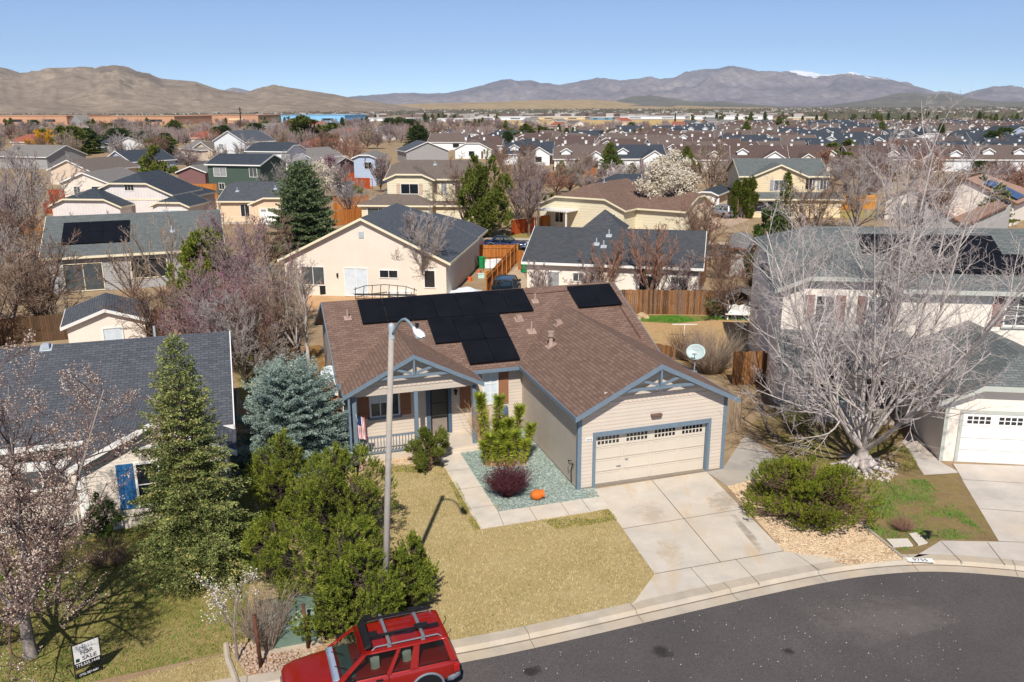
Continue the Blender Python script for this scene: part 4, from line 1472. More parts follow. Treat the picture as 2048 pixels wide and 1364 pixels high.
fence('weathered brown board fence along the back of the bare yard', [(1238, 629), (1300, 629), (1400, 630), (1545, 632)], 1.8, M['fence_grey'])
fence('brown fence at the side yard below the grey brush', [(1288, 733), (1345, 745)], 1.5, M['fence_grey'])
fence('brown board fence beside the bare tree, left of the white porch', [(1466, 770), (1545, 768)], 1.85, M['fence_grey'])
fence('pale weathered gate fence against the right corner of the garage', [(1452, 870), (1478, 862), (1482, 850)], 1.75, fencewood('fence_pale', hx('a08a72'), hx('c9ae90'), hx('b59c80')))
fence('orange board fence at the left corner of the porch house', [(652, 852), (690, 868)], 1.75, M['fence_orange'])
fence('dark weathered fence between aspen and brown-roofed house', [(610, 800), (580, 690), (565, 640)], 1.7, M['fence_dark'])
fence('dark shaded fence behind the left neighbour', [(-40, 695), (145, 678), (330, 668)], 1.7, M['fence_dark'])
fence('orange fence closing the cluttered side yard towards the street', [(948, 527), (1034, 527)], 1.8, M['fence_orange'], rail=True)
fence('orange fence running down between side yard and driveway', [(1034, 524), (1003, 560), (972, 598)], 1.8, M['fence_orange'], rail=True)
fence('short orange gate fence at the corner of the dark-roofed house', [(1037, 540), (1046, 540)], 1.8, M['fence_orange'])
fence('orange fence at the far left below the white shed', [(30, 468), (84, 465)], 1.7, M['fence_orange'])
fence('orange fence behind the olive house', [(345, 390), (450, 390)], 1.9, M['fence_orange'])
fence('orange fence below the olive house fence', [(352, 413), (436, 414)], 1.9, M['fence_orange'])
fence('reddish fence behind the navy-roofed white house, left', [(100, 402), (185, 398)], 1.8, M['fence_red'])
fence('reddish fence at the left corner of the navy-roofed house', [(90, 428), (135, 425)], 1.8, M['fence_red'])
fence('bright red-orange fence behind the round hedge', [(684, 378), (745, 378)], 2.0, M['fence_red'])
fence('upper red-orange fence behind the round hedge', [(694, 364), (738, 363)], 1.8, M['fence_red'])
fence('orange fence right of the big blue-green spruce', [(668, 420), (738, 416)], 1.9, M['fence_orange'])
fence('orange fence joining spruce and slate roof', [(668, 452), (735, 444)], 1.9, M['fence_orange'])
fence('orange fence left of the patio cover', [(1078, 458), (1135, 456)], 1.6, M['fence_orange'])
fence('orange fence in front of the first townhouses', [(1074, 357), (1122, 366), (1178, 374)], 1.7, M['fence_orange'])
fence('small orange fence panel by the navy townhouse', [(1166, 350), (1195, 352)], 1.7, M['fence_orange'])
fence('bright yellow-orange fence seen through the bare tree', [(1652, 420), (1752, 420)], 2.1, M['fence_bright'])
fence('orange fence patch beside the big pine', [(1024, 470), (1072, 462)], 1.7, M['fence_red'])
fence('brown fence behind the weathered back fence, right of the dark-roofed house', [(1395, 592), (1412, 560)], 1.8, M['fence_grey'])


# ------------------------------------------------------------------ cars
def supere(x, hw_, z0, z1, n=28, e=4.2):
    r = []
    zc, hz = (z0 + z1) / 2, (z1 - z0) / 2
    for i in range(n):
        t = 2 * math.pi * (i + 0.5) / n
        c, s = math.cos(t), math.sin(t)
        r.append((x, hw_ * math.copysign(abs(c) ** (2 / e), c), zc + hz * math.copysign(abs(s) ** (2 / e), s)))
    return r


def loft(mb, secs, mi=0):
    n = len(secs[0])
    vs = [p for s in secs for p in s]
    fs = []
    for i in range(len(secs) - 1):
        for k in range(n):
            fs.append((i * n + k, (i + 1) * n + k, (i + 1) * n + (k + 1) % n, i * n + (k + 1) % n))
    fs += [tuple(range(n))[::-1], tuple(range((len(secs) - 1) * n, len(secs) * n))]
    return mb.add(vs, fs, mi)


def car(label, loc, heading, paint, kind='suv', rack=False, name='parked_car', cat='car', group=None):
    """x forward, origin on the ground under the middle of the car"""
    T = empty(name, loc, heading, label, cat, group)
    G = plain('car_grey', hx('6e757c'), 0.5)
    hi = M['glass_car']
    S = dict(suv=dict(L=2.26, w=0.88, belt=1.12, roof=1.69, hood=1.06, cowl=0.98, rf=0.25, rb=-1.98, tb=-2.2, deck=None),
             sedan=dict(L=2.3, w=0.87, belt=0.92, roof=1.42, hood=0.86, cowl=0.95, rf=0.2, rb=-1.1, tb=-1.75, deck=0.95),
             pickup=dict(L=2.7, w=0.92, belt=1.1, roof=1.75, hood=1.08, cowl=1.2, rf=0.6, rb=-0.5, tb=-0.65, deck=1.08))[kind]
    L, w = S['L'], S['w']
    b = MB()
    dk = S['deck'] or S['belt']
    st = [(-L + 0.02, w * 0.86, 0.5, dk - 0.12), (-L + 0.1, w * 0.96, 0.4, dk - 0.03), (-L + 0.35, w, 0.36, dk), (S['tb'] + 0.3 if kind != 'suv' else -1.2, w, 0.34, S['belt']),
          (0, w, 0.33, S['belt']), (S['cowl'], w, 0.34, S['belt'] - 0.01), (1.4, w * 0.985, 0.35, S['hood'] + 0.01), (L - 0.35, w * 0.95, 0.36, S['hood'] - 0.05), (L - 0.1, w * 0.88, 0.4, S['hood'] - 0.13), (L - 0.01, w * 0.78, 0.48, S['hood'] - 0.24)]
    loft(b, [supere(x, h_, a, c) for x, h_, a, c in st])
    body = b.build('body', paint, T, smooth=True, uv=False)
    # glass house
    g = MB()
    zb, zt = S['belt'] - 0.08, S['roof'] - 0.07
    lo, up = w * 0.95, w * 0.76

    def ring(x0, x1, hy, z, r=0.12):
        return [(x1 - r, -hy, z), (x1, -hy + r, z), (x1, hy - r, z), (x1 - r, hy, z), (x0 + r, hy, z), (x0, hy - r, z), (x0, -hy + r, z), (x0 + r, -hy, z)]
    loft(g, [ring(S['tb'], S['cowl'], lo, zb), ring(S['rb'], S['rf'], up, zt)])
    g.build('windows', hi, T, uv=False)
    r = MB()
    secs = []
    for i in range(9):
        x = S['rb'] - 0.05 + (S['rf'] + 0.1 - S['rb']) * i / 8
        e = 1 - 0.06 * (abs(i - 4) / 4) ** 3
        secs.append(supere(x, (up + 0.05) * e, zt - 0.03, S['roof'] - 0.035 * (abs(i - 4) / 4) ** 2, 28, 3.2))
    loft(r, secs)
    rf = r.build('roof_panel', paint, T, smooth=True, uv=False)
    # pillars and side panels of the upper body
    def sq(x0, x1, y=None):
        """x0, x1: fractions 0 rear .. 1 front along the glass house"""
        for s in (-1, 1):
            B0, B1 = S['tb'] + (S['cowl'] - S['tb']) * x0, S['tb'] + (S['cowl'] - S['tb']) * x1
            T0, T1 = S['rb'] + (S['rf'] - S['rb']) * x0, S['rb'] + (S['rf'] - S['rb']) * x1
            pts = [(B0, s * (lo + 0.008), zb), (B1, s * (lo + 0.008), zb), (T1, s * (up + 0.012), zt + 0.01), (T0, s * (up + 0.012), zt + 0.01)]
            MB().prism(pts, (0, s * 0.03, 0)).build('pillar', paint, T, uv=False)
    if kind == 'suv':
        sq(0.0, 0.055); sq(0.335, 0.405); sq(0.56, 0.6); sq(0.965, 1.0)
    elif kind == 'sedan':
        sq(0.0, 0.12); sq(0.47, 0.52); sq(0.965, 1.0)
    else:
        sq(0.0, 0.1); sq(0.965, 1.0)
    for s in (-1, 1):
        MB().beam((S['tb'] + 0.02, s * (lo - 0.02), zb), (S['rb'] + 0.02, s * (up - 0.02), zt), 0.07, 0.07).build('pillar', paint, T, uv=False)
        MB().beam((S['cowl'] - 0.02, s * (lo - 0.03), zb + 0.01), (S['rf'] - 0.02, s * (up - 0.02), zt), 0.06, 0.05).build('pillar', paint, T, uv=False)
    # wheels
    for sx in (-1, 1):
        xw = 1.36 * sx * (L / 2.26) - 0.02
        for sy in (-1, 1):
            yw = sy * (w - 0.12)
            W = MB().lathe([(0.2, -0.11), (0.33, -0.11), (0.355, -0.07), (0.36, 0), (0.355, 0.07), (0.33, 0.11), (0.2, 0.11)], (xw, yw, 0.36), 22, axis=(0, sy, 0))
            wo = W.build('wheel', M['rubber'], T, smooth=False, uv=False, auto=True)
            R = MB().lathe([(0.0, 0.085), (0.07, 0.09), (0.09, 0.06), (0.19, 0.05), (0.21, 0.1), (0.22, 0.1)], (xw, yw, 0.36), 22, axis=(0, sy, 0))
            R.build('rim', M['galv'], wo, auto=True, uv=False)
            a = MB()
            a.path([(xw + 0.44 * math.cos(t), sy * (w + 0.005), 0.38 + 0.43 * math.sin(t)) for t in np.linspace(-0.15, math.pi + 0.15, 13)], 0.035, 6)
            a.build('wheel_arch', G, T, smooth=True, uv=False)
            d = MB().lathe([(0, 0), (0.41, 0), (0.41, -0.02)], (xw, sy * (w + 0.004), 0.38), 24, axis=(0, sy, 0))
            d.build('wheel_well', M['black'], T, uv=False)
    bp = MB()
    loft(bp, [supere(-L - 0.06, w * 0.8, 0.42, 0.62), supere(-L - 0.04, w * 0.9, 0.4, 0.64), supere(-L + 0.2, w + 0.02, 0.38, 0.64), supere(-L + 0.34, w + 0.01, 0.4, 0.62)])
    bp.build('rear_bumper', G, T, smooth=True, uv=False)
    bp = MB()
    loft(bp, [supere(L - 0.4, w * 0.97, 0.4, 0.6), supere(L - 0.15, w * 0.93, 0.38, 0.62), supere(L + 0.03, w * 0.8, 0.4, 0.6)])
    bp.build('front_bumper', G, T, smooth=True, uv=False)
    tl = plain('tail_light', (0.35, 0.012, 0.01), 0.2, spec=0.6)
    hl = plain('head_light', hx('d7dadb'), 0.15, spec=0.7)
    for s in (-1, 1):
        MB().box(-L - 0.005, -L + 0.16, s * (w - 0.06) - 0.065, s * (w - 0.06) + 0.065, 0.68, 0.92).build('tail_light', tl, T, bevel=0.02, uv=False)
        MB().box(L - 0.2, L - 0.06, s * (w - 0.24) - 0.13, s * (w - 0.24) + 0.13, 0.62, 0.77).build('head_light', hl, T, bevel=0.02, uv=False)
        m = MB()
        loft(m, [supere(S['cowl'] - 0.42, 0.04, 0, 0.1), supere(S['cowl'] - 0.36, 0.1, -0.02, 0.15), supere(S['cowl'] - 0.27, 0.08, 0, 0.13)])
        m.v = [(x, y + s * (w + 0.1), z + S['belt'] + 0.0) for x, y, z in m.v]
        m.build('mirror', M['black'], T, smooth=True, uv=False)
        dl = MB()
        for x in (0.9, -0.36):
            dl.box(x - 0.006, x + 0.006, s * (w + 0.002) - 0.003, s * (w + 0.002) + 0.003, 0.45, S['belt'] - 0.1)
        dl.box(-0.2, -0.02, s * (w + 0.012) - 0.012, s * (w + 0.012) + 0.012, S['belt'] - 0.2, S['belt'] - 0.16)
        dl.build('door_seam', M['black'], T, uv=False)
    if rack:
        rk = MB()
        z = S['roof']
        for s in (-1, 1):
            rk.path([(0.0, s * 0.6, z - 0.02), (-0.1, s * 0.6, z + 0.06), (-1.75, s * 0.6, z + 0.06), (-1.85, s * 0.6, z - 0.02)], 0.02, 6)
        rk.build('roof_rails', M['metal'], T, uv=False)
        rk = MB()
        for x in (-0.45, -1.35):
            rk.box(x - 0.04, x + 0.04, -0.68, 0.68, z + 0.11, z + 0.15)
            for s in (-1, 1):
                rk.box(x - 0.05, x + 0.05, s * 0.62 - 0.03, s * 0.62 + 0.03, z + 0.0, z + 0.11)
        rk.build('cross_bars', M['metal'], T, uv=False)
        rk = MB()
        for y in (-0.5, 0.3):
            rk.box(-1.85, 0.05, y - 0.035, y + 0.035, z + 0.155, z + 0.2)
            rk.box(-1.55, -1.2, y - 0.07, y + 0.07, z + 0.2, z + 0.26)
            rk.box(-0.2, 0.02, y - 0.06, y + 0.06, z + 0.2, z + 0.3)
            rk.path([(-0.3, y, z + 0.2), (-0.7, y + 0.09, z + 0.25), (-1.1, y + 0.12, z + 0.23)], 0.015, 6)
        rk.build('bike_carriers', M['black'], T, uv=False)
        rk = MB()
        loft(rk, [supere(0.18, 0.6, z + 0.01, z + 0.05), supere(0.08, 0.66, z + 0.01, z + 0.2), supere(0.02, 0.66, z + 0.08, z + 0.22)])
        rk.build('wind_fairing', M['black'], T, smooth=True, uv=False)
        rb = MB()
        for i in range(7):
            y = -0.48 + i * 0.16
            rb.box(-0.05, 0.14, y - 0.012, y + 0.012, z - 0.012, z + 0.006)
            rb.box(-1.8, -1.5, y - 0.012, y + 0.012, z - 0.012, z + 0.006)
        rb.build('roof_ribs', paint, T, uv=False)
        hd = MB()
        for s in (-1, 1):
            hd.path([(1.0, s * 0.66, S['belt'] - 0.055), (1.6, s * 0.62, S['hood'] - 0.045), (2.0, s * 0.56, S['hood'] - 0.125)], 0.012, 5)
        hd.build('hood_creases', paint, T, uv=False)
        cw = MB()
        loft(cw, [supere(0.88, 0.76, S['belt'] - 0.06, S['belt'] + 0.01), supere(1.06, 0.74, S['belt'] - 0.05, S['belt'] + 0.006)])
        cw.build('cowl_panel', plain('cowl_grey', hx('8c95a8'), 0.5), T, smooth=True, uv=False)
        wp = MB()
        for y in (-0.45, 0.2):
            wp.beam((0.93, y, S['belt'] + 0.03), (0.68, y + 0.42, S['belt'] + 0.2), 0.015, 0.015)
        wp.build('wipers', M['black'], T, uv=False)
        MB().path([(-L + 0.02, -0.8, 1.0), (-L - 0.09, -0.82, 1.15), (-L - 0.06, -0.8, 1.3)], 0.012, 6).build('roof_antenna', M['black'], T, uv=False)
        st_ = plain('seat_cloth', hx('9a9786'), 0.9)
        for x, y in ((0.1, -0.38), (0.1, 0.38), (-0.75, -0.36), (-0.75, 0.36)):
            q = MB()
            loft(q, [supere(x - 0.28, 0.2, 0.95, 1.42), supere(x - 0.14, 0.24, 0.9, 1.46), supere(x - 0.05, 0.2, 0.9, 1.36)])
            q.v = [(a, b_ + y, c_) for a, b_, c_ in q.v]
            q.build('seat', st_, T, smooth=True, uv=False)
        MB().box(0.45, 0.8, -0.72, 0.72, 1.0, 1.12).build('dashboard', plain('dash', hx('4a5650'), 0.7), T, bevel=0.03, uv=False)
        MB().lathe([(0.17, 0), (0.19, 0.015), (0.17, 0.03), (0.15, 0.015), (0.17, 0)], (0.36, 0.37, 1.18), 18, axis=(-1, 0, 0.5)).build('steering_wheel', M['black'], T, uv=False)
    return T


def paint(name, c, met=0.3):
    m, n, b = new_mat(name)
    b.inputs['Base Color'].default_value = (*c, 1)
    f = noise(n, 9, 4)
    n.links.new(mixc(n, nmath(n, 'MULTIPLY_ADD', f, 1.5, -0.5), c, dark(c, 0.78)), b.inputs['Base Color'])
    b.inputs['Roughness'].default_value = 0.3
    b.inputs['Metallic'].default_value = met
    b.inputs['Coat Weight'].default_value = 0.9
    b.inputs['Coat Roughness'].default_value = 0.08
    return m


def car_glass():
    m, n, b = new_mat('glass_car')
    b.inputs['Base Color'].default_value = (0.01, 0.016, 0.016, 1)
    b.inputs['Roughness'].default_value = 0.03
    b.inputs['Specular IOR Level'].default_value = 0.8
    tr = n.nodes.new('ShaderNodeBsdfTransparent')
    tr.inputs[0].default_value = (0.8, 0.88, 0.86, 1)
    mx = n.nodes.new('ShaderNodeMixShader')
    mx.inputs[0].default_value = 0.34
    n.links.new(tr.outputs[0], mx.inputs[1])
    n.links.new(b.outputs[0], mx.inputs[2])
    n.links.new(mx.outputs[0], n.nodes['Material Output'].inputs[0])
    return m


M['glass_car'] = car_glass()
M['paint_red'] = paint('paint_red', (0.36, 0.014, 0.008))
cd = math.radians(19.6)
carC = Vector((-1.56 - 2.26 * math.cos(cd), 19.38 - 2.26 * math.sin(cd), -0.13))
car('red two-door sport utility car with bike racks on its roof, parked at the kerb', carC, cd + math.pi, M['paint_red'], 'suv', True).scale = (0.955, 0.955, 0.955)
car('silver sport utility car parked by the cypress clump', at(1442, 434), math.radians(120), paint('paint_silver', hx('a9adb5')), 'suv')
car('dark car in the driveway behind the brown roof ridge', at(1013, 592), math.radians(82), paint('paint_dark', hx('1c2a33')), 'suv')
car('dark blue car on the street beyond the orange fence', at(1012, 499), math.radians(-12), paint('paint_navy', hx('1d2f56')), 'sedan')
car('red car behind bare trees at the left margin', at(38, 522), math.radians(15), paint('paint_red2', (0.42, 0.02, 0.03)), 'sedan')
car('white pickup in the far cul-de-sac', at(372, 318), math.radians(160), paint('paint_white', hx('e2e4e4')), 'pickup')
car('dark teal pickup in the far cul-de-sac', at(368, 325), math.radians(165), paint('paint_teal', hx('20424a')), 'pickup')
car('silver car beside the two-storey house of the far cul-de-sac', at(437, 312), math.radians(30), paint('paint_silver2', hx('a8b2ba')), 'sedan')
for i, (u, v, c, lb) in enumerate([(1842, 306, '2f4a6a', 'dark blue car in the estate car park, leftmost'), (1852, 312, 'a9b6c2', 'silver car in the estate car park below the dark blue one'),
                                   (1884, 301, 'dfe3e6', 'white car in the estate car park, rightmost'), (1936, 344, 'dfe3e6', 'white car between evergreens in the near estate street')]):
    car(lb, at(u, v), math.radians(20 + 50 * i), paint('paint_p%d' % i, hx(c)), 'sedan', group='cars in the estate on the right')
# ------------------------------------------------------------------ ground, street, paving
def sheet(name, pts, z, mat, kind='structure', label=None, cat=None, parent=None):
    o = MB().poly([(p[0], p[1], z) for p in pts]).build(name, mat, parent, uv=False)
    if kind and not parent:
        o['kind'] = kind
    return o


KERB = [(-240, -40), (-60, 6.5), (-30, 13.6), (-12, 17.6)]
KERB += [tuple(at(*p)[:2]) for p in ((560, 1362), (914, 1296), (1006, 1279), (1140, 1250), (1262, 1222), (1350, 1202), (1448, 1180), (1540, 1160), (1624, 1143), (1712, 1129), (1814, 1120), (1900, 1121), (1980, 1127), (2060, 1134))]
KERB += [(19.5, 23.0), (24, 20.5), (30, 15), (40, 0), (60, -40)]


def smooth_line(P, n=2):
    for _ in range(n):
        Q = [P[0]]
        for a, b in zip(P, P[1:]):
            Q.append((a[0] * .75 + b[0] * .25, a[1] * .75 + b[1] * .25))
            Q.append((a[0] * .25 + b[0] * .75, a[1] * .25 + b[1] * .75))
        Q.append(P[-1])
        P = Q
    return P


KERB = smooth_line(KERB)


def offset(P, d):
    out = []
    for i, p in enumerate(P):
        a, b = P[max(i - 1, 0)], P[min(i + 1, len(P) - 1)]
        t = Vector((b[0] - a[0], b[1] - a[1])).normalized()
        out.append((p[0] - t.y * d, p[1] + t.x * d))
    return out


gm = ground_mat('dry_soil', [(0.25, hx('8f7459')), (0.5, hx('b0906e')), (0.75, hx('a3977a'))], 0.05, 0.6, 14, 0.4)
FARW = 15600
inner = offset(KERB, 0.2)
g = MB()
# split into a near apron and far land so that the texture keeps its precision
g.poly([(x, y, 0) for x, y in inner] + [(400, -40, 0), (400, 900, 0), (-400, 900, 0), (-400, -40, 0)])
o = g.build('ground', gm, None, uv=False)
o['kind'] = 'structure'
fm = ground_mat('far_land', [(0.3, hx('94806a')), (0.5, hx('b39e83')), (0.7, hx('a79a86'))], 0.0022, 0.012, 0.1, 0.0)
g = MB()
g.poly([(-FARW, -40, 0), (-400, -40, 0), (-400, 900, 0), (-FARW, 900, 0)])
g.poly([(400, -40, 0), (FARW, -40, 0), (FARW, 900, 0), (400, 900, 0)])
g.poly([(-FARW, 900, 0), (FARW, 900, 0), (FARW, FARW, 0), (-FARW, FARW, 0)])
g.build('terrain', fm, None, uv=False)['kind'] = 'structure'


def asphalt_mat():
    m, n, b = new_mat('asphalt')
    f = noise(n, 0.35, 7, rough=0.6)
    gr = noise(n, 26, 6, rough=0.85)
    col = mixc(n, nmath(n, 'MULTIPLY_ADD', f, 1.8, -0.4), hx('575251'), hx('746c69'))
    col = mixc(n, nmath(n, 'MULTIPLY_ADD', gr, 3.2, -1.15), dark(hx('575251'), 0.55), col)
    # chalky scuffs and pale tyre scrapes
    k = noise(n, 1.0, 6, sc3=(0.9, 3.2, 1), rough=0.75)
    col = mixc(n, ramp(n, k, [(0.66, (0, 0, 0)), (0.78, (0.35, 0.35, 0.35))]), col, hx('8d8580'))
    # small pale chips
    v = N(n, 'ShaderNodeTexVoronoi')
    v.inputs['Scale'].default_value = 5
    n.links.new(n.nodes.new('ShaderNodeTexCoord').outputs['Object'], v.inputs['Vector'])
    k2 = noise(n, 0.25, 3)
    chip = nmath(n, 'MULTIPLY', nmath(n, 'LESS_THAN', v.outputs['Distance'], 0.036), nmath(n, 'GREATER_THAN', k2, 0.57))
    col = mixc(n, nmath(n, 'MULTIPLY', chip, 0.6), col, hx('b9b1aa'))
    n.links.new(col, b.inputs['Base Color'])
    b.inputs['Roughness'].default_value = 0.9
    b.inputs['Specular IOR Level'].default_value = 0.25
    bump(n, b, gr, 0.5, 0.01)
    return m


am = asphalt_mat()
road = MB()
road.poly([(x, y, -0.13) for x, y in offset(KERB, -0.3)] + [(60, -80, -0.13), (-240, -80, -0.13)])
road.build('road', am, None, uv=False)['kind'] = 'structure'
conc = concrete('conc_kerb', hx('b9ad9c'), scale=1.5)
kb = MB()
b0, b1, b2, b3 = offset(KERB, 0.38), KERB, offset(KERB, -0.1), offset(KERB, -0.5)
for i in range(len(KERB) - 1):
    for A, B, za, zb in ((b0, b1, 0.012, 0.012), (b1, b2, 0.012, -0.1), (b2, b3, -0.1, -0.122)):
        kb.poly([(*A[i], za), (*B[i], zb), (*B[i + 1], zb), (*A[i + 1], za)])
kb.build('kerb', conc, None, uv=False)['kind'] = 'structure'
jt = MB()
L0 = 0
acc = 0
for i in range(len(KERB) - 1):
    a, b = Vector(KERB[i]), Vector(KERB[i + 1])
    acc += (b - a).length
    if acc > 3.0 and -14 < a.x < 22:
        acc = 0
        t = (b - a).normalized()
        nn = Vector((-t.y, t.x))
        for (s0, s1, z0, z1) in ((0.38, 0.0, 0.016, 0.016), (0.0, -0.1, 0.016, -0.096), (-0.1, -0.48, -0.096, -0.117)):
            p, q = a + nn * s0, a + nn * s1
            w = t * 0.012
            jt.poly([(p.x - w.x, p.y - w.y, z0), (q.x - w.x, q.y - w.y, z1), (q.x + w.x, q.y + w.y, z1), (p.x + w.x, p.y + w.y, z0)])
dm = plain('joint', hx('7c7063'), 0.95)
# dirt line where kerb meets gutter
d0, d1 = offset(KERB, -0.1), offset(KERB, -0.15)
for i in range(len(KERB) - 1):
    if -14 < KERB[i][0] < 24:
        jt.poly([(*d0[i], -0.094), (*d0[i + 1], -0.094), (*d1[i + 1], -0.099), (*d1[i], -0.099)])
jt.build('kerb_joints', dm, None, uv=False)['kind'] = 'structure'


def P(*px):
    return [at(*p)[:2] for p in px]


def HL(*xy):
    return [tuple(hw(*q)[:2]) for q in xy]


def strip(name, a, b, w, z, mat):
    a, b = Vector(a[:2]), Vector(b[:2])
    t = (b - a).normalized()
    s = Vector((-t.y, t.x)) * w / 2
    return [(a.x - s.x, a.y - s.y, z), (b.x - s.x, b.y - s.y, z), (b.x + s.x, b.y + s.y, z), (a.x + s.x, a.y + s.y, z)]


lawn_m = ground_mat('lawn_dry', [(0.3, hx('ab9668')), (0.5, hx('c0a97c')), (0.64, hx('cdb98f')), (0.8, hx('ad9f6c'))], 0.5, 5, 45, 0.8, spots=(1.6, 0.62, 0.76, hx('918f4a')))
kin = offset(KERB, 0.36)
kl = [p for p in kin if -12.5 < p[0] < at(1264, 1212).x]
LAWN = [tuple(at(900, 955)[:2]), tuple(at(959.5, 1059.5)[:2]), tuple(at(1217, 1018.5)[:2]), tuple(at(1309, 1149)[:2]), tuple(at(1266, 1210)[:2])] + kl[::-1] + HL((-13.2, -6.5), (-12.5, 4.4), (-5.19, 4.4))
sheet('lawn', LAWN, 0.006, lawn_m)
lawn2 = ground_mat('lawn_mixed', [(0.3, hx('66702e')), (0.44, hx('868442')), (0.56, hx('b09c68')), (0.75, hx('ad9268'))], 0.35, 4, 40, 0.8)
LAWN2 = HL((-12.7, 3.6), (-13.2, -6.5)) + [tuple(p) for p in (kin[0:0])] + [tuple(p) for p in [q for q in kin if -34 < q[0] < -12.5][::-1]] + [(-34, 30)] + HL((-19, 3.0))
sheet('lawn', LAWN2, 0.010, lawn2)
# walkway, driveway, apron
wm = concrete('conc_walk', hx('d2c7b8'), scale=1.2)
dmat = concrete('conc_drive', hx('cac0b2'), stain=hx('c0a786'), scale=0.7)
x_dl = lambda y: 0.0 + 0.105 * y
walk = HL((-5.18, 4.95), (-5.18, -1.9), (x_dl(-1.9), -1.9), (x_dl(-0.85), -0.85), (-4.2, -0.85), (-4.2, 4.95))
MB().prism([(x, y, -0.1) for x, y in walk], (0, 0, 0.13)).build('path', wm, None, uv=False)['kind'] = 'structure'
MB().prism([(x, y, -0.1) for x, y in HL((-5.3, 4.95), (-3.25, 4.95), (-3.25, 5.22), (-5.3, 5.22))], (0, 0, 0.2)).build('step', wm, None, uv=False)['kind'] = 'structure'
DR = P((1189, 979), (1413, 944), (1567, 1103), (1309, 1149))
sheet('driveway', DR, 0.022, dmat)
ap = P((1309, 1149), (1567, 1103), (1702, 1129))
kk = [p for p in kin if at(1264, 1212).x < p[0] < at(1702, 1129).x]
AP = [tuple(at(1309, 1149)[:2]), tuple(at(1567, 1103)[:2])] + kk[::-1] + [tuple(at(1264, 1211)[:2])]
sheet('pavement', AP, 0.018, dmat)
j = MB()
A, B, C, D = [Vector(p) for p in DR]
for a, b in ((A.lerp(B, 0.5), D.lerp(C, 0.5)), (A.lerp(D, 0.52), B.lerp(C, 0.52)), (D, C)):
    j.poly(strip('', a, b, 0.03, 0.027, None))
for (x0, y0, x1, y1) in ((-5.18, 3.2, -4.2, 3.2), (-5.18, 1.4, -4.2, 1.4), (-5.18, -0.3, -4.2, -0.3), (-4.2, -0.85, -4.3, -1.9), (-3.0, -0.85, -3.05, -1.9), (-1.75, -0.85, -1.8, -1.9), (-0.9, -0.85, -0.95, -1.9)):
    j.poly(strip('', hw(x0, y0), hw(x1, y1), 0.02, 0.035, None))
j.poly(strip('', at(1470, 1118), at(1520, 1170), 0.02, 0.023, None))
j.poly(strip('', at(1380, 1135), at(1425, 1186), 0.02, 0.023, None))
j.poly(strip('', at(1590, 1108), at(1640, 1142), 0.02, 0.023, None))
j.build('paving_joints', dm, None, uv=False)['kind'] = 'structure'
# tyre and rust stains, their own flat patches
def blotch(name, pts, z, mat):
    return sheet(name, pts, z, mat)
def stain_mat(name, c, a):
    m, n, b = new_mat(name)
    f = noise(n, 2.6, 7, rough=0.75)
    tc = n.nodes.new('ShaderNodeTexCoord')
    mp = n.nodes.new('ShaderNodeMapping')
    mp.inputs['Location'].default_value = (-0.5, -0.5, 0)
    n.links.new(tc.outputs['Generated'], mp.inputs[0])
    sx = n.nodes.new('ShaderNodeSeparateXYZ')
    n.links.new(mp.outputs[0], sx.inputs[0])
    rr = nmath(n, 'SQRT', nmath(n, 'ADD', nmath(n, 'POWER', nmath(n, 'ABSOLUTE', sx.outputs[0]), 2.0), nmath(n, 'POWER', nmath(n, 'ABSOLUTE', sx.outputs[1]), 2.0)))
    f = nmath(n, 'SUBTRACT', f, nmath(n, 'MULTIPLY', rr, 0.75))
    tr = n.nodes.new('ShaderNodeBsdfTransparent')
    mx = n.nodes.new('ShaderNodeMixShader')
    n.links.new(ramp(n, f, [(0.16, (0, 0, 0)), (0.42, (a, a, a))]), mx.inputs[0])
    n.links.new(tr.outputs[0], mx.inputs[1])
    n.links.new(b.outputs[0], mx.inputs[2])
    n.links.new(mx.outputs[0], n.nodes['Material Output'].inputs[0])
    b.inputs['Base Color'].default_value = (*c, 1)
    b.inputs['Roughness'].default_value = 0.9
    return m
sheet('driveway_stain', P((1448, 1020), (1462, 1022), (1540, 1106), (1520, 1108)), 0.030, stain_mat('stain_oil', hx('958a7b'), 0.42))
sheet('driveway_stain', P((1260, 1010), (1330, 1000), (1350, 1050), (1290, 1060)), 0.030, stain_mat('stain_rust', hx('b3a08a'), 0.18))
sheet('driveway_stain', P((1300, 1085), (1350, 1075), (1380, 1130), (1330, 1140)), 0.030, stain_mat('stain_yel', hx('cfae7a'), 0.25))
sheet('driveway_stain', P((1400, 990), (1470, 980), (1500, 1010), (1420, 1030)), 0.030, stain_mat('stain_gr', hx('a39888'), 0.35))
for q in (((1290, 1285), (1345, 1280), (1350, 1305), (1300, 1310)), ((1040, 1330), (1080, 1322), (1085, 1340), (1050, 1346)), ((1560, 1290), (1590, 1286), (1592, 1300), (1565, 1303))):
    sheet('road_stain', P(*q), -0.124, stain_mat('tar%d' % q[0][0], hx('332e2c'), 0.75))
sheet('road_stain', P((1560, 1200), (1800, 1180), (1980, 1220), (1700, 1300)), -0.127, stain_mat('dusty', hx('8f8680'), 0.28))
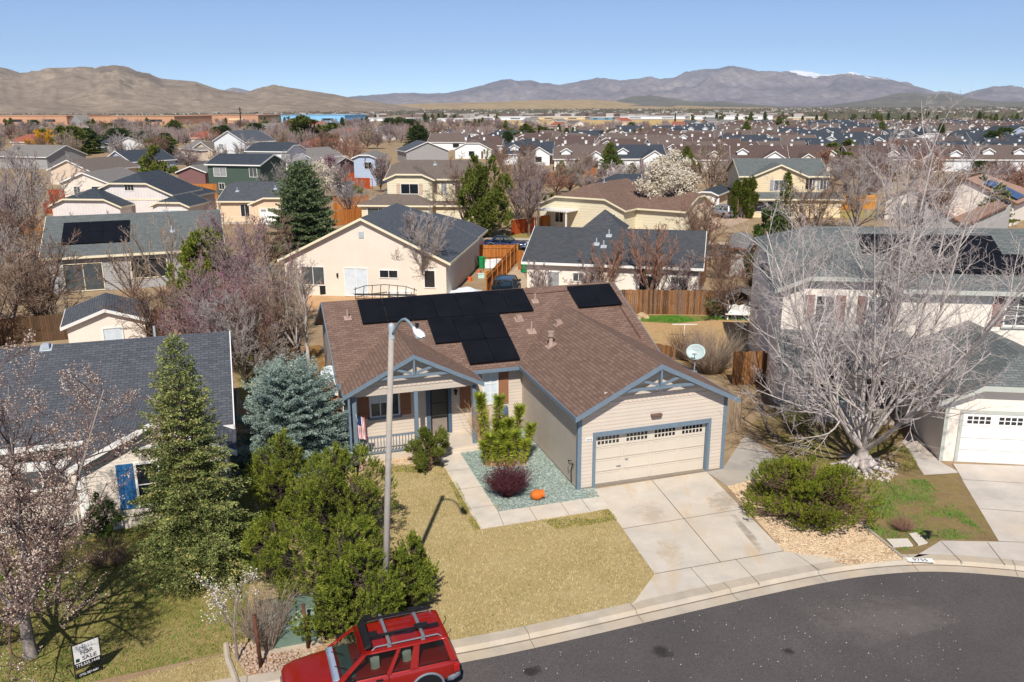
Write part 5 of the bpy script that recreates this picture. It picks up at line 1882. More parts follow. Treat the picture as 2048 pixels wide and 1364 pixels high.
# gravel bed beside the garage
gv = gravel_mat('gravel_teal', [(0.0, hx('6d7f76')), (0.35, hx('8b9a90')), (0.6, hx('a8b0a6')), (0.8, hx('cbccc2')), (1.0, hx('7b8a80'))], 20, dirt=(1.1, 0.6, 0.75, hx('9a8f70')))
sheet('gravel', HL((-4.2, -0.85), (-0.09, -0.85), (0.0, -0.02), (-0.7, 0.0), (-0.7, 6.9), (-3.2, 6.9), (-3.2, 4.95), (-4.2, 4.95)), 0.014, gv)
gv2 = gravel_mat('gravel_tan', [(0.0, hx('c2a07a')), (0.35, hx('dcc09a')), (0.65, hx('e8d2b0')), (1.0, hx('b3957a'))], 17, dirt=(0.7, 0.56, 0.66, hx('a07a5c')))
GT = P((1455, 973), (1512, 958), (1575, 925), (1640, 985), (1712, 1040), (1808, 1119), (1702, 1131), (1567, 1104))
sheet('gravel', GT, 0.014, gv2)
sheet('gravel', HL((-8.9, 4.4), (-5.2, 4.4), (-5.2, 5.2), (-8.9, 5.2)), 0.012, gv2)
sheet('path', P((1413, 944), (1446, 938), (1490, 870), (1560, 918), (1512, 958), (1455, 973)), 0.016, concrete('conc_side', hx('ada59b')))
cobble = gravel_mat('gravel_cobble', [(0.0, hx('b59a84')), (0.5, hx('a38d7c')), (1.0, hx('cbb9a8'))], 9, dirt=(1.5, 0.5, 0.6, hx('a97f5c')))
sheet('gravel', [tuple(at(458, 1290)[:2]), tuple(at(600, 1285)[:2]), tuple(at(700, 1290)[:2])] + [p for p in kl if -7.6 < p[0] < -4.5][::-1], 0.014, cobble)
MB().path([(*at(*p)[:2], 0.0) for p in ((452, 1290), (456, 1320), (466, 1345), (476, 1375))], 0.09, 8).build('garden_edging', conc, None, uv=False)['kind'] = 'structure'
# right lot
rl = ground_mat('lawn_right', [(0.3, hx('866a54')), (0.46, hx('a08468')), (0.58, hx('947d5a')), (0.76, hx('85823f'))], 0.45, 3.5, 40, 0.8)
sheet('lawn', P((1575, 925), (1500, 850), (1560, 800), (1660, 845), (1812, 850), (1806, 885), (1847, 951), (1927, 947), (1998, 1084), (1880, 1083), (1822, 1117), (1808, 1119), (1712, 1040), (1640, 985)), 0.011, rl)
rd = concrete('conc_right', hx('c5bcb2'))
sheet('driveway', [tuple(at(1905, 928)[:2]), tuple(at(1998, 1084)[:2]), (24, 24.5), (28, 31), tuple(Vector((24.8, 31.8)))], 0.020, rd)
sheet('path', P((1806, 885), (1848, 951), (1920, 946), (1877, 922), (1820, 862)), 0.016, rd)
sheet('pavement', [tuple(at(1824, 1117)[:2]), tuple(at(1882, 1082)[:2]), tuple(at(1998, 1084)[:2]), (24, 24.5), (24.5, 20.6)] + [p for p in kin if 13.4 < p[0] < 24][::-1], 0.017, rd)
j = MB()
for a, b in (((1882, 1084), (1926, 1128)), ((1975, 1086), (2010, 1131)), ((1998, 1084), (2120, 1088)), ((1960, 1018), (2060, 1026)), ((1925, 960), (2060, 968)), ((1905, 928), (1925, 960))):
    j.poly(strip('', at(*a), at(*b), 0.025, 0.026, None))
j.build('paving_joints', dm, None, uv=False)['kind'] = 'structure'
# yard behind the house
yd = ground_mat('yard_dirt', [(0.3, hx('b99468')), (0.5, hx('caa67a')), (0.7, hx('b79a6b'))], 0.5, 3, 30, 0.5, spots=(0.55, 0.57, 0.68, hx('7f8544')))
sheet('yard', P((1225, 625), (1560, 628), (1600, 800), (1420, 745), (1300, 705)), 0.012, yd)
gr = ground_mat('yard_green', [(0.3, hx('5c6c34')), (0.55, hx('7c8444')), (0.75, hx('a08e5c'))], 0.9, 5, 40, 0.8)
sheet('lawn', P((1235, 630), (1500, 632), (1500, 642), (1420, 640), (1350, 648), (1262, 642)), 0.016, gr)
sheet('yard', P((560, 700), (640, 690), (690, 900), (560, 880)), 0.012, ground_mat('side_dirt', [(0.3, hx('8e5f3c')), (0.6, hx('a9764c')), (0.8, hx('8c8040'))], 0.6, 4, 30, 0.5))
sheet('yard', P((470, 700), (600, 690), (590, 810), (480, 800)), 0.010, ground_mat('side_grass', [(0.3, hx('77813a')), (0.6, hx('9a8c4e')), (0.8, hx('a98e5e'))], 0.6, 4, 30, 0.5))
# patio, driveway and street beyond
sheet('patio', P((600, 583), (900, 590), (900, 640), (600, 630)), 0.014, concrete('conc_patio', hx('c39c74')))
sheet('driveway', P((1003, 560), (1040, 528), (1046, 545), (1075, 600), (1075, 640), (960, 640)), 0.014, concrete('conc_e', hx('bfa98f')))
mid = math.radians(-10)
c0 = at(1000, 490)
def band(d0, d1, x0, x1):
    u, n_ = Vector((math.cos(mid), math.sin(mid))), Vector((-math.sin(mid), math.cos(mid)))
    b = Vector(c0[:2])
    return [tuple(b + u * x + n_ * d) for x, d in ((x0, d0), (x1, d0), (x1, d1), (x0, d1))]
sheet('road', band(-4.4, 3.4, -14, 60), 0.012, am)
sheet('pavement', band(3.4, 5.0, -14, 60), 0.05, conc)
sheet('pavement', band(-5.6, -4.4, -14, 60), 0.05, conc)
sheet('road', P((330, 330), (452, 330), (448, 304), (345, 302)), 0.02, am)
sheet('road', P((1800, 318), (1910, 318), (1905, 296), (1830, 296)), 0.02, am)
sheet('yard', P((1410, 470), (1500, 440), (1470, 420), (1400, 425)), 0.012, concrete('conc_i', hx('b9a088')))
sheet('lawn', P((1640, 436), (1760, 436), (1750, 415), (1650, 415)), 0.012, ground_mat('lawn_h', [(0.3, hx('a99552')), (0.6, hx('8f8d44')), (0.8, hx('b5a26a'))], 0.3, 2, 20, 0.3))
sheet('lawn', P((930, 478), (1075, 478), (1075, 466), (940, 466)), 0.012, ground_mat('lawn_f', [(0.3, hx('8f7a40')), (0.6, hx('77823a')), (0.8, hx('a9946a'))], 0.3, 2, 20, 0.3))
sheet('field', P((955, 252), (1420, 252), (1560, 246), (1560, 239), (955, 241)), 0.05, ground_mat('field_dry', [(0.3, hx('c9a86a')), (0.6, hx('dcbd80')), (0.8, hx('bfa070'))], 0.01, 0.05, 1, 0.0))
sheet('field', P((1560, 262), (2100, 262), (2100, 246), (1560, 246)), 0.06, ground_mat('field_brown', [(0.3, hx('857565')), (0.6, hx('988672')), (0.8, hx('7d7660'))], 0.02, 0.1, 1, 0.0))

# scattered real stones, blades and dandelions
def inpoly(x, y, pts):
    c = False
    n = len(pts)
    for i in range(n):
        x0, y0 = pts[i][:2]
        x1, y1 = pts[(i + 1) % n][:2]
        if (y0 > y) != (y1 > y) and x < (x1 - x0) * (y - y0) / (y1 - y0) + x0:
            c = not c
    return c


def scatter(pts, n, seed, mask=None):
    r = random.Random(seed)
    xs, ys = [p[0] for p in pts], [p[1] for p in pts]
    out = []
    while len(out) < n:
        x, y = r.uniform(min(xs), max(xs)), r.uniform(min(ys), max(ys))
        if inpoly(x, y, pts) and (mask is None or mnoise.noise(Vector((x * mask, y * mask, seed))) + r.uniform(-0.25, 0.25) > 0.02):
            out.append((x, y))
    return out


def blades(name, pts, n, hgt, w, mat, seed, z=0.0, mask=None):
    r = np.random.RandomState(seed)
    xy = np.array(scatter(pts, n, seed, mask))
    a = r.uniform(0, 2 * math.pi, n)
    hh = hgt * r.uniform(0.5, 1.3, n)
    ww = w * r.uniform(0.6, 1.3, n)
    lean = r.uniform(0.1, 0.9, n) * hh
    la = r.uniform(0, 2 * math.pi, n)
    V = np.zeros((n, 3, 3))
    V[:, 0] = np.stack([xy[:, 0] - np.cos(a) * ww, xy[:, 1] - np.sin(a) * ww, np.full(n, z)], 1)
    V[:, 1] = np.stack([xy[:, 0] + np.cos(a) * ww, xy[:, 1] + np.sin(a) * ww, np.full(n, z)], 1)
    V[:, 2] = np.stack([xy[:, 0] + np.cos(la) * lean, xy[:, 1] + np.sin(la) * lean, z + hh], 1)
    o = npmesh(name, V.reshape(-1, 3), np.arange(3 * n).reshape(-1, 3), mat)
    o['kind'] = 'stuff'
    return o


def pebbles(name, pts, n, s, mat, seed, z=0.01):
    r = random.Random(seed)
    V, Fc = [], []
    T = [(1, 0, 0), (-1, 0, 0), (0, 1, 0), (0, -1, 0), (0, 0, 0.7), (0, 0, -0.5)]
    TF = [(0, 2, 4), (2, 1, 4), (1, 3, 4), (3, 0, 4), (2, 0, 5), (1, 2, 5), (3, 1, 5), (0, 3, 5)]
    for x, y in scatter(pts, n, seed):
        a, k = r.uniform(0, 6.28), s * r.uniform(0.5, 1.5)
        kx, ky = k * r.uniform(0.7, 1.3), k * r.uniform(0.7, 1.3)
        b = len(V)
        for p in T:
            px, py = p[0] * kx, p[1] * ky
            V.append((x + px * math.cos(a) - py * math.sin(a), y + px * math.sin(a) + py * math.cos(a), z + k * (p[2] + 0.25)))
        Fc += [tuple(i + b for i in f) for f in TF]
    o = npmesh(name, np.array(V), np.array(Fc), mat)
    o['kind'] = 'stuff'
    return o


gl1 = leafmat('blade_dry', hx('b09b6a'), hx('d2bd92'), hx('a59c62'), trans=0.15)
gl2 = leafmat('blade_green', hx('66762f'), hx('938d4a'), hx('bda66c'), trans=0.15)
gl3 = leafmat('blade_bright', hx('4a7c2c'), hx('669a38'), hx('93924c'), trans=0.15)
blades('grass', LAWN, 60000, 0.05, 0.012, gl1, 3, 0.006)
blades('grass', LAWN2, 60000, 0.07, 0.014, gl2, 4, 0.01)
GRR = [P((1730, 1040), (1760, 985), (1850, 975), (1960, 1060), (1940, 1082), (1860, 1070), (1790, 1060), (1740, 1050)), P((1560, 870), (1700, 860), (1820, 900), (1840, 940), (1700, 960), (1600, 930))]
blades('grass', P((1700, 1030), (1740, 960), (1850, 960), (1985, 1078), (1880, 1080), (1800, 1105), (1730, 1060)), 7000, 0.07, 0.012, gl3, 5, 0.01, 0.9)
blades('grass', GRR[1], 7000, 0.07, 0.014, gl2, 6, 0.01, 0.8)
blades('grass', LAWN, 9000, 0.05, 0.012, gl2, 8, 0.006, 0.55)
blades('grass', LAWN2, 26000, 0.07, 0.013, gl3, 9, 0.01, 0.45)
blades('grass', P((1235, 631), (1500, 633), (1500, 641), (1420, 640), (1350, 646), (1262, 641)), 5000, 0.1, 0.02, gl3, 7, 0.015, 0.5)
yel = plain('dandelion', hx('e0c020'), 0.7)
for i, q in enumerate((P((890, 950), (906, 950), (962, 1060), (946, 1062)), P((1090, 1042), (1217, 1019), (1235, 1042), (1110, 1060)), P((735, 925), (900, 940), (895, 952), (735, 940)))):
    pebbles('dandelions', q, (110, 90, 60)[i], 0.018, yel, 20 + i, 0.04)
    blades('grass', q, 1500, 0.07, 0.012, gl2, 30 + i, 0.006, 1.3)
pebbles('dandelions', LAWN2, 60, 0.02, yel, 29, 0.05)
pebbles('pebbles', HL((-4.2, -0.85), (-0.09, -0.85), (-0.7, 0.0), (-0.7, 6.9), (-3.2, 6.9), (-3.2, 4.95), (-4.2, 4.95)), 5200, 0.022, leafmat('peb_teal', hx('5f776c'), hx('8fa699'), hx('d0d4ca'), trans=0, rough=0.9), 40, 0.016)
pebbles('pebbles', GT, 5200, 0.022, leafmat('peb_tan', hx('b59372'), hx('dcc4a0'), hx('ead8ba'), trans=0, rough=0.9), 41, 0.016)
pebbles('pebbles', [tuple(at(458, 1290)[:2]), tuple(at(600, 1285)[:2])] + [p for p in kl if -7.6 < p[0] < -5.5][::-1], 420, 0.055, leafmat('peb_cob', hx('9a8270'), hx('b59c88'), hx('8b8683'), trans=0, rough=0.9), 42, 0.02)
pebbles('pebbles', HL((-8.9, 4.4), (-5.2, 4.4), (-5.2, 5.2), (-8.9, 5.2)), 900, 0.03, leafmat('peb_tan2', hx('b59372'), hx('dcc4a0'), hx('c8ab84'), trans=0, rough=0.9), 43, 0.012)
rdp = [p for p in offset(KERB, -0.7) if -2 < p[0] < 14]
pebbles('road_chips', rdp + [(12, 19), (6, 18), (0, 17)], 260, 0.014, plain('chip', hx('cfc9c2'), 0.9), 44, -0.125)


# ------------------------------------------------------------------ hills and mountains
def range_(name, crest, D0, D1, mat, du=4, rows=46, rough=1.0, seed=0, fs=1.0, back=0.25):
    us = [c[0] for c in crest]
    vs_ = [c[1] for c in crest]
    U = np.arange(us[0], us[-1] + 1, du)
    Vc = np.interp(U, us, vs_)
    rows_t = np.concatenate([np.linspace(0, 1, rows), 1 + np.linspace(0.04, back, 6)])
    V = []
    for u, v in zip(U, Vc):
        d = ray(u, v)
        hlen = math.hypot(d[0], d[1])
        ux, uy = d[0] / hlen, d[1] / hlen
        hz = HC + D1 * d[2] / hlen
        for t in rows_t:
            if t <= 1:
                D = D0 + (D1 - D0) * t
                pr = t * t * (3 - 2 * t) * 0.55 + t * 0.45
            else:
                D = D1 * t
                pr = 1 - (t - 1) / back * 1.02
            x, y = ux * D, uy * D
            sc = (D1 - D0) / 1400.0
            n1 = mnoise.ridged_multi_fractal(Vector((x / (620 * sc * fs) + seed, y / (900 * sc * fs), seed)), 1.0, 2.1, 7, 1.0, 2.0)
            n2 = mnoise.fractal(Vector((x / (120 * sc), y / (160 * sc), seed + 3)), 1.0, 2.0, 5)
            amp = rough * 0.42 * hz * (4 * min(t, 1) * (1 - min(t, 1)) + (0.05 if t >= 0.7 else 0.0)) * (1 if t <= 1 else 0.4)
            z = hz * pr + amp * ((n1 - 1.1) * 0.75 + n2 * 0.25)
            V.append((x, y, max(z, -2.5)))
    nr = len(rows_t)
    Fc = []
    for i in range(len(U) - 1):
        a = i * nr
        for k in range(nr - 1):
            Fc.append((a + k, a + nr + k, a + nr + k + 1, a + k + 1))
    o = npmesh(name, np.array(V), np.array(Fc), mat, smooth=True)
    o['kind'] = 'structure'
    return o


def hill_mat(name, c1, c2, c3, s, snow=None):
    m, n, b = new_mat(name)
    f = noise(n, s, 8, rough=0.65)
    g2 = noise(n, s * 9, 6, rough=0.7)
    col = ramp(n, f, [(0.32, c1), (0.5, c2), (0.68, c3)])
    col = mixc(n, nmath(n, 'MULTIPLY_ADD', g2, 2.2, -0.6), dark(c1, 0.68), col)
    if snow:
        tc = n.nodes.new('ShaderNodeTexCoord')
        s_ = n.nodes.new('ShaderNodeSeparateXYZ')
        n.links.new(tc.outputs['Object'], s_.inputs[0])
        k = noise(n, 0.0016, 7, rough=0.75, sc3=(1, 1, 0.4))
        hgt = nmath(n, 'MULTIPLY_ADD', s_.outputs[2], 1 / snow, nmath(n, 'MULTIPLY_ADD', k, 1.1, -0.55))
        xm = nmath(n, 'MULTIPLY', nmath(n, 'GREATER_THAN', s_.outputs[0], 3900), nmath(n, 'LESS_THAN', s_.outputs[0], 6500))
        mk = nmath(n, 'MULTIPLY', ramp(n, hgt, [(0.93, (0, 0, 0)), (0.97, (1, 1, 1))]), xm)
        col = mixc(n, mk, col, (0.85, 0.87, 0.9))
    n.links.new(col, b.inputs['Base Color'])
    b.inputs['Roughness'].default_value = 1.0
    b.inputs['Specular IOR Level'].default_value = 0.0
    return m


hm1 = hill_mat('hill_tan', hx('85766a'), hx('a2917f'), hx('b5a28c'), 0.003)
hm2 = hill_mat('hill_far', hx('7d737a'), hx('9a8f92'), hx('b3a59d'), 0.0012, snow=405)  # part of the distance haze is put into these pale blue-grey tones
hm3 = hill_mat('hill_dark', hx('6a675f'), hx('857f76'), hx('968c80'), 0.003)
hm4 = hill_mat('hill_yellow', hx('a08a6c'), hx('c2a67e'), hx('b39a78'), 0.0016)
range_('hills', [(-320, 150), (-100, 150), (0, 142), (40, 150), (75, 147), (105, 139), (150, 137), (190, 138), (204, 133), (235, 134), (262, 147), (300, 153), (325, 160), (360, 160), (392, 163), (412, 170), (440, 179), (470, 183), (492, 186), (520, 179), (545, 174), (575, 177), (600, 180), (640, 185), (672, 190), (705, 197), (760, 205), (820, 214), (870, 222)], 1900, 4300, hm1, rough=1.0, seed=1, fs=0.5, du=3, rows=64)
range_('hills', [(420, 200), (450, 180), (466, 175), (480, 177), (496, 181), (530, 190), (570, 200)], 12800, 14200, hm2, rough=0.7, seed=2)
range_('hills', [(640, 206), (690, 196), (740, 192), (790, 187), (830, 187), (860, 189), (893, 186), (930, 179), (960, 171), (1000, 165), (1024, 164), (1055, 167), (1090, 166), (1120, 169), (1150, 164), (1175, 161), (1215, 161), (1250, 163), (1280, 159), (1302, 157), (1320, 161), (1345, 160), (1375, 151), (1400, 147), (1430, 143), (1466, 138), (1490, 141), (1515, 147), (1560, 148), (1590, 144), (1620, 143), (1655, 151), (1700, 151), (1735, 153), (1770, 156), (1800, 164), (1840, 176), (1868, 185), (1900, 184), (1925, 189), (1950, 181), (1985, 173), (2020, 176), (2060, 178), (2200, 170), (2360, 175)], 8500, 13500, hm2, rough=1.3, seed=5, fs=0.55, rows=60)
range_('hills', [(1180, 210), (1225, 204), (1262, 193), (1300, 191), (1340, 196), (1385, 204), (1450, 203), (1500, 208), (1560, 213), (1640, 213), (1700, 205), (1760, 196), (1800, 187), (1832, 185), (1862, 190), (1900, 186), (1940, 196), (2000, 204), (2060, 202), (2200, 200), (2360, 205)], 4200, 6800, hm3, rough=0.9, seed=8)
range_('hills', [(560, 218), (700, 212), (820, 208), (950, 205), (1080, 200), (1180, 199), (1280, 205), (1420, 210), (1560, 214), (1700, 216)], 3600, 6500, hm4, rough=0.7, seed=11)


# ------------------------------------------------------------------ the air
hz = MB().box(-15900, 15900, -130, 15900, -3, 1150).build('haze', None, None, uv=False)
hz['kind'] = 'stuff'
hm = bpy.data.materials.new('haze')
hm.use_nodes = True
hn = hm.node_tree
hn.nodes.remove(hn.nodes['Principled BSDF'])
pv = hn.nodes.new('ShaderNodeVolumePrincipled')
pv.inputs['Color'].default_value = (0.72, 0.88, 1.0, 1)
pv.inputs['Density'].default_value = 4.2e-5
pv.inputs['Anisotropy'].default_value = 0.1
hn.links.new(pv.outputs[0], hn.nodes['Material Output'].inputs['Volume'])
hz.data.materials.clear()
hz.data.materials.append(hm)

# ------------------------------------------------------------------ distant warehouses and the far town
def warehouse(label, u0, u1, v0, v1, wall, roof, depth=60, dark_=None, name='warehouse'):
    a, b = at(u0, v1), at(u1, v1)
    yw = math.atan2(b.y - a.y, b.x - a.x)
    w = (b - a).length
    h = height((u0 + u1) / 2, v1, v0)
    T = empty(name, a, yw, label, 'warehouse')
    MB().box(0, w, 0, depth, 0, h).build('wall', wall, T)
    MB().box(-0.4, w + 0.4, -0.4, depth + 0.4, h, h + 0.35).build('roof', roof, T)
    d = MB()
    n = max(2, int(w / 30))
    for i in range(n):
        x = (i + 0.3) * w / n
        d.box(x, x + w / n * 0.35, -0.25, -0.01, h * 0.35, h * 0.62)
    d.build('window_band', dark_ or M['glass'], T, uv=False)
    return T


wo = plain('wall_orange', hx('bd9071'), 0.9, var=0.12, scale=0.03)
wb = plain('wall_blue', hx('86bcdf'), 0.9, var=0.1, scale=0.03)
ww = plain('wall_white', hx('e2e3e3'), 0.9, var=0.08, scale=0.03)
wy = plain('wall_beige', hx('d8bf95'), 0.9, var=0.08, scale=0.03)
wr = plain('roof_pale', hx('d5d2cc'), 0.9, var=0.05, scale=0.03)
warehouse('long terracotta office block at the far left edge with dark window bands', -60, 135, 232, 250, wo, wo)
warehouse('long terracotta warehouse stretching behind the bare trees, left', 140, 350, 233, 249, wo, wo)
warehouse('long terracotta warehouse with pale stripe left of the blue one', 352, 517, 231, 246, wo, wo, dark_=wy)
warehouse('low beige warehouse between terracotta and blue ones', 518, 562, 234, 243, wy, wr, 40)
warehouse('sky-blue warehouse far left of centre', 563, 690, 231, 246, wb, wb, 50)
for i, (u0, u1, v0, v1, mm, lb) in enumerate([(700, 830, 237, 242, ww, 'long white warehouse right of the sky-blue one'), (845, 945, 238, 243, ww, 'white warehouse left of the dry field'),
                                              (950, 1060, 234, 240, ww, 'white warehouse at the left end of the dry field'), (1075, 1170, 234, 239, wy, 'beige warehouse behind the dry field'),
                                              (1180, 1225, 235, 240, plain('wall_teal', hx('6d93a5'), 0.9), 'small slate-blue warehouse behind the dry field'),
                                              (1240, 1370, 233, 238, ww, 'long white warehouse behind the dry field'), (1380, 1545, 232, 239, ww, 'longest white warehouse right of the dry field'),
                                              (1560, 1640, 236, 240, wy, 'faint beige warehouse at the right end of the field')]):
    warehouse(lb, u0, u1, v0, v1, mm, wr, 40)

rs = np.random.RandomState(9)
for nm, mt, cnt, sz in (('distant_houses', plain('far_wall', hx('b0a8a0'), 0.9, var=0.3, scale=0.01), 480, (7, 4)), ('distant_roofs', plain('far_roof', hx('74625a'), 0.9, var=0.3, scale=0.01), 900, (8, 3.5))):
    mb = MB()
    for i in range(cnt):
        u = rs.uniform(560, 2048) if rs.rand() < 0.8 else rs.uniform(-20, 560)
        v = rs.uniform(219.5, 236) if u < 1600 else rs.uniform(214, 232)
        q = at(u, v)
        if q.y > 3900 or (u < 560 and v < 226):
            continue
        k = sz[0] * rs.uniform(0.7, 1.6)
        a = rs.uniform(0, 3)
        hh = sz[1] * rs.uniform(0.8, 1.3)
        pts = [(q.x + k * math.cos(a + t) * (1, 0.6, 1, 0.6)[j_], q.y + k * math.sin(a + t), 0) for j_, t in enumerate((0.5, 2.6, 3.64, 5.7))]
        mb.prism(pts, (0, 0, hh))
    o = mb.build(nm, mt, None, uv=False)
    o['kind'] = 'stuff'
# ------------------------------------------------------------------ plants
def tubes(S, n=3):
    """S: (m, 8) array of x0 y0 z0 r0 x1 y1 z1 r1 -> vertices, quads"""
    S = np.asarray(S, float)
    p, q, r0, r1 = S[:, 0:3], S[:, 4:7], S[:, 3], S[:, 7]
    d = q - p
    ln = np.linalg.norm(d, axis=1, keepdims=True)
    d = d / np.maximum(ln, 1e-6)
    ref = np.where(np.abs(d[:, 2:3]) > 0.9, np.array([[1., 0, 0]]), np.array([[0, 0, 1.]]))
    a = np.cross(d, ref)
    a /= np.linalg.norm(a, axis=1, keepdims=True)
    b = np.cross(d, a)
    V = np.zeros((len(S), 2, n, 3))
    for k in range(n):
        t = 2 * math.pi * k / n
        o = a * math.cos(t) + b * math.sin(t)
        V[:, 0, k] = p + o * r0[:, None]
        V[:, 1, k] = q + o * r1[:, None]
    base = (np.arange(len(S)) * 2 * n)[:, None]
    Fc = []
    for k in range(n):
        Fc.append(base + np.array([[k, (k + 1) % n, n + (k + 1) % n, n + k]]))
    return V.reshape(-1, 3), np.concatenate(Fc, 0)


def grow(rnd, H, limbs=6, levels=3, r0=0.2, trunk=0.25, up=0.35, ang=(25, 50), kids=(9, 8, 6), ratio=(0.55, 0.45, 0.4), wander=0.12, limb_len=1.0,
         nseg=(7, 6, 5, 4), lean=(0, 0), start=0.25, rtwig=0.004, curve=0.1, lr=0.62):
    segs = {i: [] for i in range(levels + 2)}
    tips = []

    def branch(p, d, L, r, lv, target):
        n = nseg[min(lv, len(nseg) - 1)]
        pts = [(p.copy(), r)]
        d = d.copy()
        for i in range(n):
            w = wander * (1 + 0.4 * lv)
            d = d + Vector((rnd.gauss(0, w), rnd.gauss(0, w), rnd.gauss(0, w * 0.8) + target * curve))
            if p.z < 0.12 * H and lv:
                d.z = abs(d.z) + 0.25
            d.normalize()
            p = p + d * (L / n)
            rr = r * (1 - (i + 1) / n * 0.72)
            rr = max(rr, rtwig)
            pts.append((p.copy(), rr))
        for (a, ra), (b, rb) in zip(pts, pts[1:]):
            segs[lv].append((*a, ra, *b, rb))
        if lv >= levels:
            tips.append((pts[-1][0], d.copy()))
            tips.append((pts[len(pts) // 2][0], d.copy()))
            return
        k = kids[min(lv, len(kids) - 1)]
        st = start if lv else 0.15
        for i in range(k):
            t = st + (1 - st) * (i + rnd.random()) / k
            f = t * n
            a = min(int(f), n - 1)
            q = pts[a][0].lerp(pts[a + 1][0], f - a)
            rr = pts[a][1] * 0.62
            dd = (pts[a + 1][0] - pts[a][0]).normalized()
            an = math.radians(rnd.uniform(*ang))
            ax = dd.orthogonal().normalized()
            ax.rotate(Matrix.Rotation(rnd.uniform(0, 2 * math.pi), 3, dd))
            nd = dd.copy()
            nd.rotate(Matrix.Rotation(an, 3, ax))
            nd.z += 0.12
            nd.normalize()
            LL = L * ratio[min(lv, len(ratio) - 1)] * (1.15 - 0.6 * t) * rnd.uniform(0.7, 1.2)
            branch(q, nd, LL, max(rr, rtwig), lv + 1, up)

    th = H * trunk
    p = Vector((0, 0, -0.05))
    d = Vector((lean[0], lean[1], 1)).normalized()
    pts = [(p.copy(), r0 * 1.25)]
    for i in range(4):
        p = p + d * th / 4
        pts.append((p.copy(), r0 * (1 - 0.06 * i)))
    for (a, ra), (b, rb) in zip(pts, pts[1:]):
        segs[0].append((*a, ra, *b, rb))
    for i in range(limbs):
        az = 2 * math.pi * (i + rnd.uniform(-0.3, 0.3)) / limbs
        an = math.radians(rnd.uniform(ang[0] * 0.5, ang[1] * 1.0)) if i else math.radians(6)
        dd = Vector((math.sin(an) * math.cos(az), math.sin(an) * math.sin(az), math.cos(an)))
        LL = (H - th) * limb_len * rnd.uniform(0.82, 1.02) * (1 - 0.28 * math.sin(an))
        branch(pts[-1][0] - Vector((0, 0, rnd.uniform(0, th * 0.25))), dd, LL, r0 * (lr * rnd.uniform(0.75, 1.1) if i else lr * 1.2), 0, up)
    return segs, tips


def tree_obj(label, loc, segs, mats, name='tree', cat='tree', group=None, split=1, sides=(7, 5, 3, 3, 3), rz=0.0, extra=None, sc=1.0):
    T = empty(name, loc, rz, label, cat, group)
    T.scale = (sc, sc, sc)
    A, B = [], []
    for lv, S in segs.items():
        if S:
            V, Fq = tubes(S, sides[min(lv, len(sides) - 1)])
            (A if lv < split else B).append((V, Fq))
    for nm, lst, mt in (('trunk', A, mats[0]), ('crown', B, mats[1])):
        if not lst:
            continue
        off, VV, FF = 0, [], []
        for V, Fq in lst:
            VV.append(V)
            FF.append(Fq + off)
            off += len(V)
        npmesh(nm, np.concatenate(VV), np.concatenate(FF), mt, T, smooth=True)
    return T


def quads_at(P_, D_, L, W, rnd, droop=0.0, tri=True):
    """thin blades from points P_ along directions D_"""
    n = len(P_)
    D_ = D_ / np.linalg.norm(D_, axis=1, keepdims=True)
    r = rnd.normal(size=(n, 3))
    s = np.cross(D_, r)
    s /= np.maximum(np.linalg.norm(s, axis=1, keepdims=True), 1e-6)
    L = np.broadcast_to(np.asarray(L, float), (n,))[:, None]
    W = np.broadcast_to(np.asarray(W, float), (n,))[:, None]
    if tri:
        V = np.stack([P_ - s * W, P_ + s * W, P_ + D_ * L], 1)
        return V.reshape(-1, 3), np.arange(3 * n).reshape(-1, 3)
    V = np.stack([P_ - s * W * 0.6, P_ + D_ * L * 0.5 - s * W, P_ + D_ * L, P_ + D_ * L * 0.5 + s * W], 1)
    return V.reshape(-1, 3), np.arange(4 * n).reshape(-1, 4)


